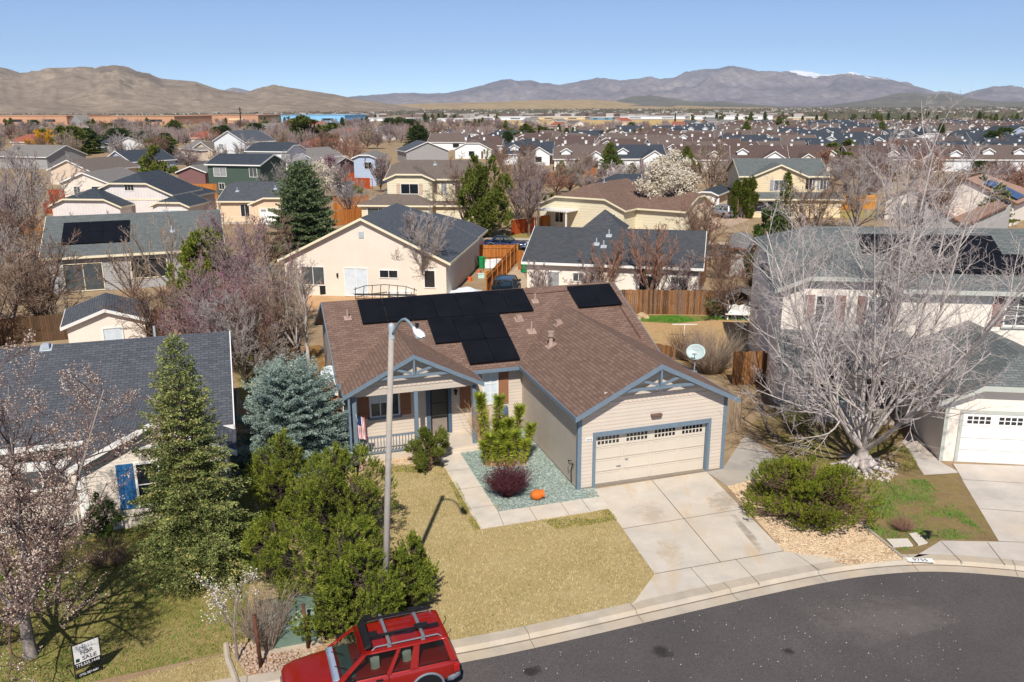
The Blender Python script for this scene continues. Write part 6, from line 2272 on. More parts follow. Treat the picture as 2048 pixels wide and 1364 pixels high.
def spruce(label, loc, H, R, seed, leaf, bark_m, name='spruce_tree', dens=1.0, L=0.09, W=0.022, base=0.12, shape=1.0, group=None, droop=0.25, rz=0.0, ntop=1, stepz=None, cat='tree', needle_up=0.3, vsize=1.0, rough_=0.25):
    """tiered conifer: whorls of drooping boughs, each clothed in short needle blades"""
    rnd = np.random.RandomState(seed)
    T = empty(name, loc, rz, label, cat, group)
    TR = [(0, 0, -0.05, 0.035 * H ** 0.5 + 0.03, 0, 0, H * 0.95, 0.012)]
    BR, PP, DD = [], [], []
    z = H * base
    stepz = stepz or 0.28
    while z < H * 0.985:
        f = (z - H * base) / (H * (1 - base))
        rad = R * (1 - f) ** (0.85 * shape) * (0.55 + 0.45 * min(1, f * 5 + 0.55))
        nb = max(5, int(9 * (0.5 + rad / R)))
        a0 = rnd.uniform(0, 6.28)
        for i in range(nb):
            a = a0 + 2 * math.pi * i / nb + rnd.uniform(-0.2, 0.2)
            l = rad * rnd.uniform(1 - rough_, 1 + rough_ * 0.6) + 0.08
            rise = 0.55 * f + rnd.uniform(-0.1, 0.12)
            pts = []
            m = 6
            for k in range(m + 1):
                t = k / m
                zz = z + l * (rise * t - droop * t * t * (1.4 - f) + 0.18 * t ** 3)
                pts.append(np.array([math.cos(a) * l * t, math.sin(a) * l * t, zz]))
            for k in range(m):
                r = 0.014 * (1 - k / m) * (l ** 0.5) + 0.004
                BR.append((*pts[k], r, *pts[k + 1], r * 0.8))
            side = np.array([-math.sin(a), math.cos(a), 0])
            out = np.array([math.cos(a), math.sin(a), 0])
            ns = max(3, int(l / 0.085 * dens))
            for k in range(ns):
                t = 0.18 + 0.82 * (k + rnd.rand()) / ns
                fi = t * m
                j_ = min(int(fi), m - 1)
                c = pts[j_] + (pts[j_ + 1] - pts[j_]) * (fi - j_)
                wd = l * 0.36 * (1.12 - t) + 0.05
                for s in (-1, 1):
                    nt = max(2, int(wd / 0.06 * dens))
                    sd = side * s * 0.8 + out * 0.6
                    sd /= np.linalg.norm(sd)
                    for q in range(nt):
                        w = wd * (q + rnd.rand()) / nt
                        pp = c + sd * w + np.array([0, 0, -0.25 * w + rnd.normal() * 0.02])
                        for _ in range(3):
                            PP.append(pp + rnd.normal(size=3) * 0.02)
                            dv = sd * 0.9 + out * 0.4 + rnd.normal(size=3) * 0.55
                            dv[2] += needle_up
                            DD.append(dv)
        z += stepz * (1.0 - 0.45 * f) * rnd.uniform(0.85, 1.15)
    # leader shoots
    for k in range(ntop):
        ox, oy = (0, 0) if k == 0 else (rnd.uniform(-0.15, 0.35) * R * 0.5, rnd.uniform(-0.2, 0.2) * R * 0.5)
        for i in range(40):
            t = i / 40
            PP.append(np.array([ox, oy, H * (0.93 + 0.08 * t) - 0.03 * k * H]))
            dv = rnd.normal(size=3)
            dv[2] = abs(dv[2]) + 0.8
            DD.append(dv)
    PP, DD = np.array(PP), np.array(DD)
    ll = L * vsize * rnd.uniform(0.7, 1.3, len(PP))
    V, Fq = quads_at(PP, DD, ll, W * vsize, rnd, tri=False)
    Vt, Ft = tubes(TR, 8)
    npmesh('trunk', Vt, Ft, bark_m, T, smooth=True)
    Vb, Fb = tubes(BR, 3)
    off = len(V)
    npmesh('crown', np.concatenate([V, Vb]), np.concatenate([Fq, Fb + off]), [leaf, bark_m], T, mi=np.concatenate([np.zeros(len(Fq), int), np.ones(len(Fb), int)]))
    return T


def pine(label, loc, H, R, seed, leaf, bark_m, name='pine_tree', shoots=900, L=0.074, W=0.0085, blades_=34, multi=5, group=None, rz=0.0, cat='tree', low=0.02, topped=0.75, dead=0.0, up=0.55, tip=None):
    """bushy pine: upright shoots with bottlebrush needles over a rounded crown, bare twigs showing inside"""
    rnd = np.random.RandomState(seed)
    T = empty(name, loc, rz, label, cat, group)
    # crown surface made of several lobes
    lob = []
    for i in range(multi):
        a = 2 * math.pi * i / multi + rnd.uniform(-0.4, 0.4)
        rr = R * (0.0 if i == 0 else rnd.uniform(0.35, 0.6))
        hh = H * (1.0 if i == 0 else rnd.uniform(topped * 0.8, 0.98))
        lob.append((math.cos(a) * rr, math.sin(a) * rr, hh, R * rnd.uniform(0.42, 0.62)))
    PP, DD, BR = [], [], []
    for s in range(shoots):
        if s % 34 == 0:
            lx, ly, lh, lr = lob[rnd.randint(len(lob))]
            tp, ap, kp = rnd.rand() ** 0.75, rnd.uniform(0, 2 * math.pi), rnd.uniform(0.82, 1.15)
        t = min(max(tp + rnd.normal() * 0.06, 0.01), 0.99)
        zc = low * H + (lh - low * H) * t + 0.06 * H * (0.5 - rnd.rand())
        prof = math.sin(math.pi * min(1, (t * 0.93 + 0.07)) ** 0.85) ** 0.6 if t > 0.02 else 0.4
        prof = max(prof, 0.12)
        a = ap + rnd.normal() * 0.24 / max(prof, 0.35)
        rad = lr * prof * (kp * rnd.uniform(0.78, 1.08) if s % 4 else rnd.uniform(0.2, 0.6))
        p = np.array([lx + math.cos(a) * rad, ly + math.sin(a) * rad, zc])
        d = np.array([math.cos(a) * (1 - t * 0.5), math.sin(a) * (1 - t * 0.5), up + t * 0.8]) + rnd.normal(size=3) * 0.25
        d /= np.linalg.norm(d)
        sl = rnd.uniform(0.12, 0.3) * (H / 3) ** 0.3 * (L / 0.1) ** 0.5
        for k in range(blades_):
            q = p + d * sl * (k / blades_)
            nd = d * 0.75 + rnd.normal(size=3) * 0.5
            PP.append(q)
            DD.append(nd)
        if rnd.rand() < 0.5:
            c = np.array([lx * 0.7, ly * 0.7, max(0.1, zc - 0.35 * rad - 0.1)])
            BR.append((*c, 0.012, *p, 0.005))
    for s in range(int(dead)):
        lx, ly, lh, lr = lob[rnd.randint(len(lob))]
        a = rnd.uniform(0, 2 * math.pi)
        t = rnd.uniform(0.35, 0.95)
        rr = lr * math.sin(math.pi * t) ** 0.6
        p = np.array([lx + math.cos(a) * rr * 0.55, ly + math.sin(a) * rr * 0.55, lh * t])
        q = p + np.array([math.cos(a) * 0.5, math.sin(a) * 0.5, 0.45]) * lr * rnd.uniform(0.3, 0.6) + rnd.normal(size=3) * 0.08
        BR.append((*p, 0.014, *q, 0.006))
        for _ in range(3):
            m_ = p + (q - p) * rnd.uniform(0.4, 0.9)
            BR.append((*m_, 0.007, *(m_ + rnd.normal(size=3) * 0.13 + np.array([0, 0, 0.06])), 0.003))
    PP, DD = np.array(PP), np.array(DD)
    V, Fq = quads_at(PP, DD, L * rnd.uniform(0.7, 1.3, len(PP)), W, rnd, tri=False)
    TR = []
    for lx, ly, lh, lr in lob[:max(1, multi // 2)]:
        TR.append((0, 0, -0.05, 0.03 * H, lx * 0.6, ly * 0.6, lh * 0.45, 0.02 * H))
        TR.append((lx * 0.6, ly * 0.6, lh * 0.45, 0.02 * H, lx, ly, lh * 0.9, 0.008 * H))
    Vt, Ft = tubes(TR, 7)
    npmesh('trunk', Vt, Ft, bark_m, T, smooth=True)
    Vb, Fb = tubes(BR, 3) if BR else (np.zeros((0, 3)), np.zeros((0, 4), int))
    npmesh('crown', np.concatenate([V, Vb]), np.concatenate([Fq, Fb + len(V)]), [leaf, bark_m], T, mi=np.concatenate([np.zeros(len(Fq), int), np.ones(len(Fb), int)]))
    return T


def petals(T, tips, n_each, size, mat, seed, spread=0.12, nm='blossom', frac=1.0):
    rnd = np.random.RandomState(seed)
    P_ = np.array([tuple(t[0]) for t in tips])
    if frac < 1:
        P_ = P_[rnd.rand(len(P_)) < frac]
    P_ = np.repeat(P_, n_each, 0) + rnd.normal(size=(len(P_) * n_each, 3)) * spread
    D_ = rnd.normal(size=P_.shape)
    D_[:, 2] += 0.4
    V, Fq = quads_at(P_, D_, size * rnd.uniform(0.6, 1.3, len(P_)), size * 0.5, rnd, tri=False)
    return npmesh(nm, V, Fq, mat, T)


bk_grey = bark('bark_grey', hx('6d625c'), hx('958a82'))
bk_white = bark('bark_white', hx('8d827b'), hx('c4bab2'), 4)
tw_white = bark('twig_white', hx('a3948f'), hx('d3c7c0'), 2)
bk_brown = bark('bark_brown', hx('5b463a'), hx('7f6656'))
bk_dark = bark('bark_dark', hx('3d332e'), hx('5f534b'))
tw_pink = bark('twig_pink', hx('83706c'), hx('a2918c'), 2)
tw_tan = bark('twig_tan', hx('8a7868'), hx('aa9886'), 2)
tw_brown = bark('twig_brown', hx('6f5546'), hx('927866'), 2)
tw_grey = bark('twig_grey', hx('8b807a'), hx('aaa099'), 2)
tw_rust = bark('twig_rust', hx('8a6453'), hx('a88370'), 2)
tw_gold = bark('twig_gold', hx('c08a1c'), hx('dba92c'), 2)
lf_spruce = leafmat('needle_spruce', hx('47552e'), hx('929a5a'), hx('d2bd78'))
lf_blue = leafmat('needle_blue', hx('60756e'), hx('9bada2'), hx('ccd4c4'))
lf_pine = leafmat('needle_pine', hx('3a4818'), hx('7f8932'), hx('c0bb55'))
lf_jun = leafmat('needle_juniper', hx('404c18'), hx('828a2c'), hx('bdb946'))
lf_dk = leafmat('needle_dark', hx('30431f'), hx('53652e'), hx('767f3c'))
lf_ol = leafmat('needle_olive', hx('475223'), hx('757c34'), hx('969148'))
lf_cy = leafmat('leaf_cypress', hx('4a5220'), hx('626a28'), hx('757a30'))

R = random.Random
# --- the big bare silver tree on the right
segs, tips = grow(R(11), 12.9, limbs=15, levels=4, limb_len=1.12, r0=0.28, trunk=0.07, up=0.5, ang=(24, 72), kids=(12, 7, 5, 3), ratio=(0.4, 0.5, 0.5, 0.5), wander=0.07, nseg=(10, 6, 4, 3, 2), start=0.14, rtwig=0.0034, curve=0.13, lr=0.3)
big = tree_obj('huge bare tree with silvery upswept branches between garage and two-storey house', at(1722, 932), segs, (bk_white, tw_white), split=2, name='bare_tree', rz=0.4)
# roots and peeling pale chips at its foot
rt = MB()
r_ = R(5)
for i in range(11):
    a = i / 11 * 6.28 + r_.uniform(-0.2, 0.2)
    l = r_.uniform(0.8, 1.5)
    rt.path([(0.2 * math.cos(a), 0.2 * math.sin(a), 0.35), (0.5 * math.cos(a), 0.5 * math.sin(a), 0.12), (l * math.cos(a + 0.15), l * math.sin(a + 0.15), 0.01)], [0.2, 0.12, 0.04], 7)
rt.build('roots', bk_white, big, smooth=True)
o = pebbles('bark_chips', [tuple(at(*p)[:2]) for p in ((1670, 930), (1700, 955), (1780, 965), (1800, 930), (1740, 915))], 420, 0.05, M['stump'], 51, 0.01)

# --- left foreground
spruce('tall yellow-green spruce in front of the left neighbour', at(400, 1150), 7.9, 2.0, 21, lf_spruce, bk_brown, L=0.10, W=0.019, base=0.03, shape=0.85, ntop=3, dens=0.95, droop=0.3, rough_=0.3, stepz=0.36)
spruce('dense blue spruce left of the porch', at(592, 925), 4.2, 2.65, 22, lf_blue, bk_brown, L=0.085, W=0.017, base=0.01, shape=0.5, dens=1.1, droop=0.22, stepz=0.24)
pine('bushy green pine behind the others, nearest the blue spruce', at(575, 1060), 3.5, 1.55, 31, lf_pine, bk_dark, shoots=2000, dead=30)
pine('bushy green pine between lamp post and blue spruce with bare twigs', at(680, 1110), 3.75, 1.85, 32, lf_pine, bk_dark, shoots=2700, multi=7, dead=45)
pine('broad green pine at the foot of the lamp post by the red car', at(690, 1262), 3.35, 1.75, 33, lf_pine, bk_dark, shoots=3000, multi=8, dead=30)
pine('low green pine in front of the lamp post base', at(772, 1290), 2.35, 0.95, 39, lf_pine, bk_dark, shoots=900, multi=3, dead=6)
pine('small rounded green pine right of the lamp post on the lawn', at(826, 1222), 2.35, 0.95, 34, lf_pine, bk_dark, shoots=1300, multi=4, dead=10)
pine('dark green pine at the left behind the yellow-green spruce', at(560, 1180), 2.6, 1.2, 36, lf_pine, bk_dark, shoots=900, multi=4, dead=8)
pine('small green pine beside the porch steps', at(862, 932), 1.75, 1.05, 35, lf_ol, bk_brown, shoots=800, multi=5, L=0.09, up=0.8, topped=0.6)
pine('wide sprawling green juniper on the pale gravel by the driveway', at(1622, 1030), 2.15, 2.35, 37, lf_jun, bk_brown, shoots=3600, multi=12, L=0.062, up=0.9, low=0.04, topped=0.55, dead=25, name='juniper_bush', cat='bush')
pine('dark clipped bush at the corner of the left neighbour', at(222, 1085), 1.9, 0.85, 38, lf_dk, bk_dark, shoots=600, multi=3, name='bush', cat='bush')
# blossom tree, far left
segs, tips = grow(R(12), 8.4, limbs=11, levels=3, r0=0.17, trunk=0.17, lr=0.4, limb_len=1.12, up=0.32, ang=(26, 84), kids=(11, 8, 6), ratio=(0.42, 0.5, 0.5), wander=0.08, start=0.2, rtwig=0.006, curve=0.18)
bt = tree_obj('pear tree with brown twigs and small cream blossoms behind the sale sign', at(62, 1312), segs, (bk_grey, bark('twig_plum', hx('5a4540'), hx('7d655c'), 2)), name='blossom_tree', split=1)
petals(bt, tips, 4, 0.04, leafmat('petal_peach', hx('b89a86'), hx('e0cab6'), hx('f2e8da'), trans=0.3), 3, 0.05, frac=0.6)
segs, tips = grow(R(13), 3.1, limbs=3, levels=2, r0=0.035, trunk=0.4, up=0.5, ang=(15, 40), kids=(7, 5), ratio=(0.4, 0.5), rtwig=0.004)
sp = tree_obj('slim sapling with white blossoms beside the brown twiggy bush', at(475, 1322), segs, (bk_grey, tw_grey), name='sapling', split=1)
petals(sp, [t for t in tips if t[0].z > 1.5], 3, 0.04, leafmat('petal_white', hx('d8cdb8'), hx('efe6d6'), hx('f4efe4'), trans=0.3), 4, 0.06)


def twig_bush(label, loc, H, Rr, n, mat, seed, name='bare_bush', cat='bush', group=None, leaf=None, ln=5):
    rnd = random.Random(seed)
    S = []
    tipz = []
    for i in range(n):
        a, e = rnd.uniform(0, 6.28), rnd.uniform(0, 1) ** 0.7
        d = Vector((math.cos(a) * e * Rr / H, math.sin(a) * e * Rr / H, 1)).normalized()
        p = Vector((math.cos(a) * Rr * 0.15, math.sin(a) * Rr * 0.15, 0))
        L = H * rnd.uniform(0.65, 1.05)
        r = 0.012 * (H / 2) ** 0.4
        for k in range(ln):
            q = p + d * L / ln
            d = (d + Vector((rnd.gauss(0, 0.13), rnd.gauss(0, 0.13), rnd.gauss(0, 0.08)))).normalized()
            S.append((*p, r, *q, r * 0.8))
            if k > 0:
                for _ in range(2):
                    dd = (d + Vector((rnd.gauss(0, 0.5), rnd.gauss(0, 0.5), rnd.gauss(0.1, 0.3)))).normalized()
                    e_ = q + dd * L * 0.22 * rnd.uniform(0.5, 1.2)
                    S.append((*q, r * 0.6, *e_, r * 0.35))
                    tipz.append((e_, dd))
            p = q
            r *= 0.8
        tipz.append((p, d))
    V, Fq = tubes(S, 3)
    if leaf:
        T = empty(name, loc, 0, label, cat, group)
        npmesh('stems', V, Fq, mat, T)
        petals(T, tipz, leaf[1], leaf[2], leaf[0], seed, leaf[3], nm=leaf[4] if len(leaf) > 4 else 'leaves')
        return T
    o = npmesh(name, V, Fq, mat)
    o.location = loc
    return tag(o, label, cat, group)


twig_bush('tan twiggy bush beside the green transformer box', at(535, 1300), 1.9, 0.95, 170, tw_tan, 61)
twig_bush('purple-red barberry mound on the teal gravel', at(1016, 992), 1.15, 1.0, 420, bark('barb_stem', hx('4a2a2e'), hx('6b4044')), 62, 'barberry_bush', leaf=(leafmat('barb_leaf', hx('3f1f26'), hx('5f3238'), hx('7c4a48')), 2, 0.035, 0.03))
twig_bush('small reddish dry bush on the green patch near the stepping stones', at(1805, 1062), 0.6, 0.6, 160, tw_rust, 63)
twig_bush('tall dry pampas grass by the right porch post', at(962, 892), 1.9, 0.45, 150, bark('pampas', hx('c09a70'), hx('ddbd93')), 64, 'pampas_grass', 'plant')
twig_bush('dry reddish thicket at the foot of the left porch', at(215, 1130), 0.9, 1.3, 160, tw_brown, 65)
twig_bush('grey-brown brush patch in the back yard right of the brown roof', at(1420, 745), 2.4, 2.6, 420, tw_tan, 66)
twig_bush('second brush clump against the side fence', at(1375, 720), 1.8, 1.8, 260, tw_brown, 67)
twig_bush('yellow-green shrub against the weathered fence by the playhouse', at(1432, 634), 1.3, 0.75, 200, tw_tan, 68, 'shrub', leaf=(lf_ol, 3, 0.05, 0.05))
twig_bush('dark evergreen shrub in the yard of the two-storey house', at(1600, 870), 1.2, 0.9, 200, tw_brown, 69, 'shrub', leaf=(lf_ol, 2, 0.05, 0.05))


# yucca / Joshua-tree clump on the teal gravel
def yucca():
    T = empty('yucca_plant', at(1003, 925), 0, 'clump of spiky yellow-green yuccas between post and garage', 'yucca')
    rnd = np.random.RandomState(5)
    PP, DD, DP, DR, LL_ = [], [], [], [], []
    TR = []
    for (x, y, h, ln_) in ((-0.42, 0.0, 2.85, (-0.45, 0)), (-0.36, 0.02, 2.75, (0.3, 0.05)), (0.55, 0.25, 2.25, (0.22, 0)), (0.12, 0.35, 1.6, (0, 0.1)), (0.9, 0.1, 1.5, (0.35, 0)), (0.1, -0.25, 1.35, (0, -0.1)), (-0.4, -0.3, 1.25, (-0.05, -0.1)), (0.52, -0.3, 1.4, (0.05, -0.1)), (-0.62, -0.25, 0.9, (-0.1, 0)), (0.85, -0.25, 0.95, (0.15, 0)), (0.3, 0.05, 1.75, (0.05, 0)), (-0.15, -0.05, 1.7, (0, 0)), (-0.1, -0.4, 1.0, (-0.05, -0.1)), (0.3, -0.45, 0.95, (0, -0.1))):
        tip = np.array([x + ln_[0], y + ln_[1], h])
        TR.append((x, y, 0, 0.09, *tip, 0.06))
        n = int(760 * h / 2) + 120
        for i in range(n):
            t = 1 - 0.93 * rnd.rand() ** 2.1
            c = np.array([x, y, 0]) + (tip - np.array([x, y, 0])) * t
            a = rnd.uniform(0, 6.28)
            el = (t - 0.6) * 2.4 + rnd.normal() * 0.3
            d = np.array([math.cos(a), math.sin(a), el])
            if t < 0.22:
                DP.append(c)
                DR.append(np.array([math.cos(a), math.sin(a), -0.9]))
            else:
                PP.append(c)
                DD.append(d)
                LL_.append(0.2 + 0.2 * t ** 2)
    V, Fq = quads_at(np.array(PP), np.array(DD), np.array(LL_) * rnd.uniform(0.85, 1.1, len(PP)), 0.024, rnd)
    npmesh('leaves', V, Fq, leafmat('yucca_leaf', hx('5a6a1c'), hx('9aa230'), hx('d0cc4c'), spec=0.3), T)
    V, Fq = quads_at(np.array(DP), np.array(DR), 0.4, 0.014, rnd)
    npmesh('dead_leaves', V, Fq, leafmat('yucca_dead', hx('b08a5c'), hx('d0ab78'), hx('a98858')), T)
    V, Fq = tubes(TR, 6)
    npmesh('trunk', V, Fq, bk_brown, T)


yucca()

# --- middle distance: each tree named for where it stands
def bare(label, u, vb, vt, seed, tw, bk=None, w=1.0, name='bare_tree', levels=3, limbs=6, trunk=0.15, ang=(20, 50), kids=(8, 7, 5), bl=None, r0=None, rt=None, group=None, curve=0.14):
    H = height(u, vb, vt)
    D = at(u, vb).length
    segs, tips = grow(R(seed), H, limbs=limbs, levels=levels, r0=r0 or 0.016 * H + 0.03, trunk=trunk, up=0.35, ang=(ang[0] * w, ang[1] * w), kids=kids, ratio=(0.42, 0.5, 0.5), wander=0.09, start=0.15, rtwig=rt or max(0.006, D * 0.00016), curve=curve, limb_len=1.18)
    T = tree_obj(label, at(u, vb), segs, (bk or bk_grey, tw), name=name, split=1, group=group)
    if bl:
        petals(T, tips, bl[1], bl[2], bl[0], seed, bl[3], frac=bl[4] if len(bl) > 4 else 1.0)
    return T


def ever(label, u, vb, vt, wpx, seed, leaf, kind='spruce', name=None, **kw):
    H = height(u, vb, vt)
    p_ = at(u, vb)
    D = p_.length
    Rr = wpx / 2 / (F / D) * 1.02
    vs = max(1.0, D / 38)
    if kind == 'spruce':
        return spruce(label, p_, H, Rr, seed, leaf, bk_brown, dens=1.0 / vs ** 0.75, vsize=vs, base=kw.pop('base', 0.03), stepz=0.3 * vs ** 0.6, name=name or 'spruce_tree', **kw)
    return pine(label, p_, H, Rr, seed, leaf, bk_brown, L=0.1 * vs, W=0.017 * vs, shoots=kw.pop('shoots', 900), name=name or 'pine_tree', **kw)


pinkp = leafmat('petal_pink', hx('8c6a70'), hx('a88790'), hx('c4a4a8'), trans=0.3)
magp = leafmat('petal_magenta', hx('8f4a60'), hx('b06c80'), hx('c890a0'), trans=0.3)
whp = leafmat('petal_ivory', hx('c9bba4'), hx('dfd5c2'), hx('eee8dc'), trans=0.3)
bare('leafless twiggy tree in front of the cream gable', 845, 592, 425, 101, tw_grey, bk_grey, w=0.9, kids=(11, 8, 6), limbs=8)
bare('white-barked aspen left of the brown-roofed house', 622, 795, 540, 102, tw_tan, bk_white, w=0.7, limbs=3, trunk=0.55, kids=(9, 6, 4), r0=0.1)
bare('thin bare aspen behind the white-barked one', 596, 740, 560, 103, tw_tan, bk_white, w=0.8, limbs=5, trunk=0.3)
bare('bare orange-brown tree leaning at the aspens', 560, 700, 545, 104, tw_tan, bk_brown, w=1.1, limbs=7)
bare('purple-blossomed plum tree above the thicket', 500, 640, 465, 105, tw_pink, bk_dark, w=1.0, limbs=8, bl=(pinkp, 2, 0.07, 0.15, 0.4))
bare('dark-limbed bare tree beside the blue-green spruce', 535, 560, 440, 106, tw_brown, bk_dark, w=0.9, limbs=6)
bare('magenta-budded tree of the thicket, in front of the pine', 440, 690, 560, 107, tw_pink, bk_dark, w=1.2, limbs=9, bl=(magp, 2, 0.07, 0.12, 0.35))
bare('grey-pink thicket tree right of the white shed', 380, 690, 575, 108, tw_pink, bk_grey, w=1.3, limbs=9)
bare('grey thicket tree nearest the brown-roofed house', 510, 730, 590, 109, tw_pink, bk_dark, w=1.3, limbs=9, bl=(magp, 2, 0.07, 0.12, 0.25))
bare('bare tree before the grey house, in the middle of its wall', 268, 612, 490, 110, tw_tan, bk_brown, w=1.1, limbs=6, kids=(7, 5, 4))
bare('bare tree before the grey house, right of its window', 350, 600, 425, 111, tw_tan, bk_grey, w=0.9, limbs=5, kids=(7, 5, 4))
bare('bare tree with low arching limbs above the white shed', 110, 655, 540, 112, tw_tan, bk_brown, w=1.5, limbs=7, kids=(7, 6, 4))
bare('wide bare tree at the left margin above the dark fence', 30, 660, 480, 113, tw_tan, bk_grey, w=1.4, limbs=9)
bare('bare whitish tree at the left margin with tall trunk', 6, 560, 300, 114, tw_pink, bk_grey, w=0.9, limbs=6, kids=(9, 7, 4))
bare('bare brown tree left of the navy-roofed house', 70, 480, 300, 115, tw_grey, bk_brown, w=1.0, limbs=8, kids=(10, 7, 5))
bare('rust-coloured bare tree before the dark roof, left', 1212, 612, 490, 117, tw_rust, bk_brown, w=0.6, limbs=6)
bare('rust-pink bare tree before the dark roof, middle', 1300, 616, 465, 118, tw_rust, bk_brown, w=0.7, limbs=7)
bare('low spreading bare tree before the dark roof', 1180, 614, 530, 119, tw_pink, bk_brown, w=1.3, limbs=8)
bare('grey bare shrub-tree by the driveway behind the ridge', 1080, 618, 535, 120, tw_pink, bk_grey, w=1.0, limbs=7)
bare('bare tree at the right end of the weathered fence', 1365, 618, 515, 121, tw_pink, bk_dark, w=1.3, limbs=7)
bare('rusty bare tree between blossom tree and silver car', 1405, 500, 405, 122, tw_rust, bk_brown, w=1.2, limbs=8)
bare('brown bare tree right of the tall pine', 1058, 472, 335, 123, tw_pink, bk_brown, w=0.8, limbs=8, kids=(10, 7, 5), trunk=0.2)
bare('bare tree beside the round hedge', 762, 385, 315, 124, tw_pink, bk_brown, w=0.9, limbs=8)
bare('silvery bare tree behind the pale yellow house', 1240, 400, 330, 125, tw_white, bk_white, w=1.1, limbs=10, kids=(10, 7, 5))
bare('ivory-blossomed pear tree beside the pale yellow house', 1330, 456, 333, 126, tw_grey, bk_dark, w=0.95, limbs=9, kids=(10, 8, 5), bl=(whp, 5, 0.22, 0.25))
bare('bare brown tree right of the ivory pear tree', 1420, 400, 295, 127, tw_tan, bk_brown, w=0.9, limbs=8)
bare('ivory-blossomed tree left of the yellow two-storey house', 640, 400, 338, 128, tw_grey, bk_dark, w=1.2, limbs=8, bl=(whp, 4, 0.25, 0.3, 0.8))
bare('pink-blossomed tree beyond the blue-green spruce', 655, 372, 320, 129, tw_pink, bk_dark, w=1.2, limbs=8, bl=(pinkp, 3, 0.25, 0.3, 0.6))
bare('bare tree behind the right fence by the grey shed roof', 1440, 560, 480, 130, tw_brown, bk_brown, w=1.2, limbs=9)
bare('dark twiggy tree at the corner of the weathered fence', 1510, 600, 500, 131, tw_brown, bk_dark, w=1.0, limbs=8)
bare('tall golden willow beyond the grey houses, left', 92, 318, 262, 132, tw_gold, bk_brown, w=1.3, limbs=10, kids=(10, 8, 6), rt=0.05)
bare('bare brown tree among the estate roofs', 1650, 345, 300, 133, tw_rust, bk_brown, w=0.9, limbs=8, rt=0.04)
bare('second bare brown tree among the estate roofs', 1780, 330, 285, 134, tw_rust, bk_brown, w=0.9, limbs=8, rt=0.04)
bare('leafless tree at the right margin above the brown tile roof', 2040, 400, 335, 135, tw_rust, bk_brown, w=1.0, limbs=8, rt=0.03)

ever('big blue-green spruce behind the slate roof', 612, 512, 322, 150, 201, leafmat('needle_bg', hx('465a3a'), hx('77855c'), hx('a8a884')), shape=0.7)
ever('young pine in front of the grey house', 415, 630, 470, 160, 202, lf_pine, 'pine', shoots=1600, multi=5, topped=0.5)
ever('tall pine right of the yellow two-storey house', 975, 474, 305, 105, 203, lf_ol, 'pine', shoots=1500, multi=7, topped=0.55)
ever('left cypress of the pair by the patio cover', 1091, 447, 400, 13, 204, lf_cy, 'pine', shoots=260, multi=1, up=1.5)
ever('right cypress of the pair by the patio cover', 1102, 447, 397, 14, 205, lf_cy, 'pine', shoots=280, multi=1, up=1.5)
for i, (u, w_) in enumerate(((1474, 20), (1488, 24), (1503, 20))):
    ever(['leftmost', 'middle', 'rightmost'][i] + ' cypress of the dense trio beside the silver car', u, 437, 362 + (i == 0) * 4, w_, 206 + i, lf_cy, 'pine', shoots=420, multi=2, up=1.5, group='cypress trio')
ever('slim leaning juniper before the peach two-storey house', 1566, 470, 345, 46, 210, lf_ol, shape=0.9)
ever('dark wide juniper behind the right neighbour', 1545, 520, 418, 70, 211, lf_dk, 'pine', shoots=800, multi=6)
ever('brown-green cypress at the side of the right neighbour', 1520, 600, 440, 60, 212, lf_dk, 'pine', shoots=800, multi=5)
ever('spruce at the right above the green roof', 1990, 450, 368, 70, 213, lf_ol)
ever('second spruce at the right, left of the brown tile roof', 1955, 440, 352, 60, 214, lf_dk)
ever('thin pine beside the estate fence', 1125, 372, 330, 40, 215, lf_ol, 'pine', shoots=350, multi=3)
ever('dark conical tree by the first estate cottages', 1154, 352, 322, 18, 216, lf_dk)
ever('pine beside the navy-roofed house on the left', 318, 378, 300, 70, 217, lf_ol, 'pine', shoots=700, multi=5, topped=0.5)
ever('upright juniper before the taupe-roofed long house', 202, 362, 318, 34, 218, lf_jun, 'pine', shoots=350, multi=3, topped=0.5)
ever('pine in front of the white two-storey house', 497, 358, 318, 55, 219, lf_ol, 'pine', shoots=500, multi=4)
ever('clipped round green hedge below the red-orange fence', 706, 386, 375, 40, 220, lf_jun, 'pine', shoots=400, multi=5, name='hedge', cat='hedge')
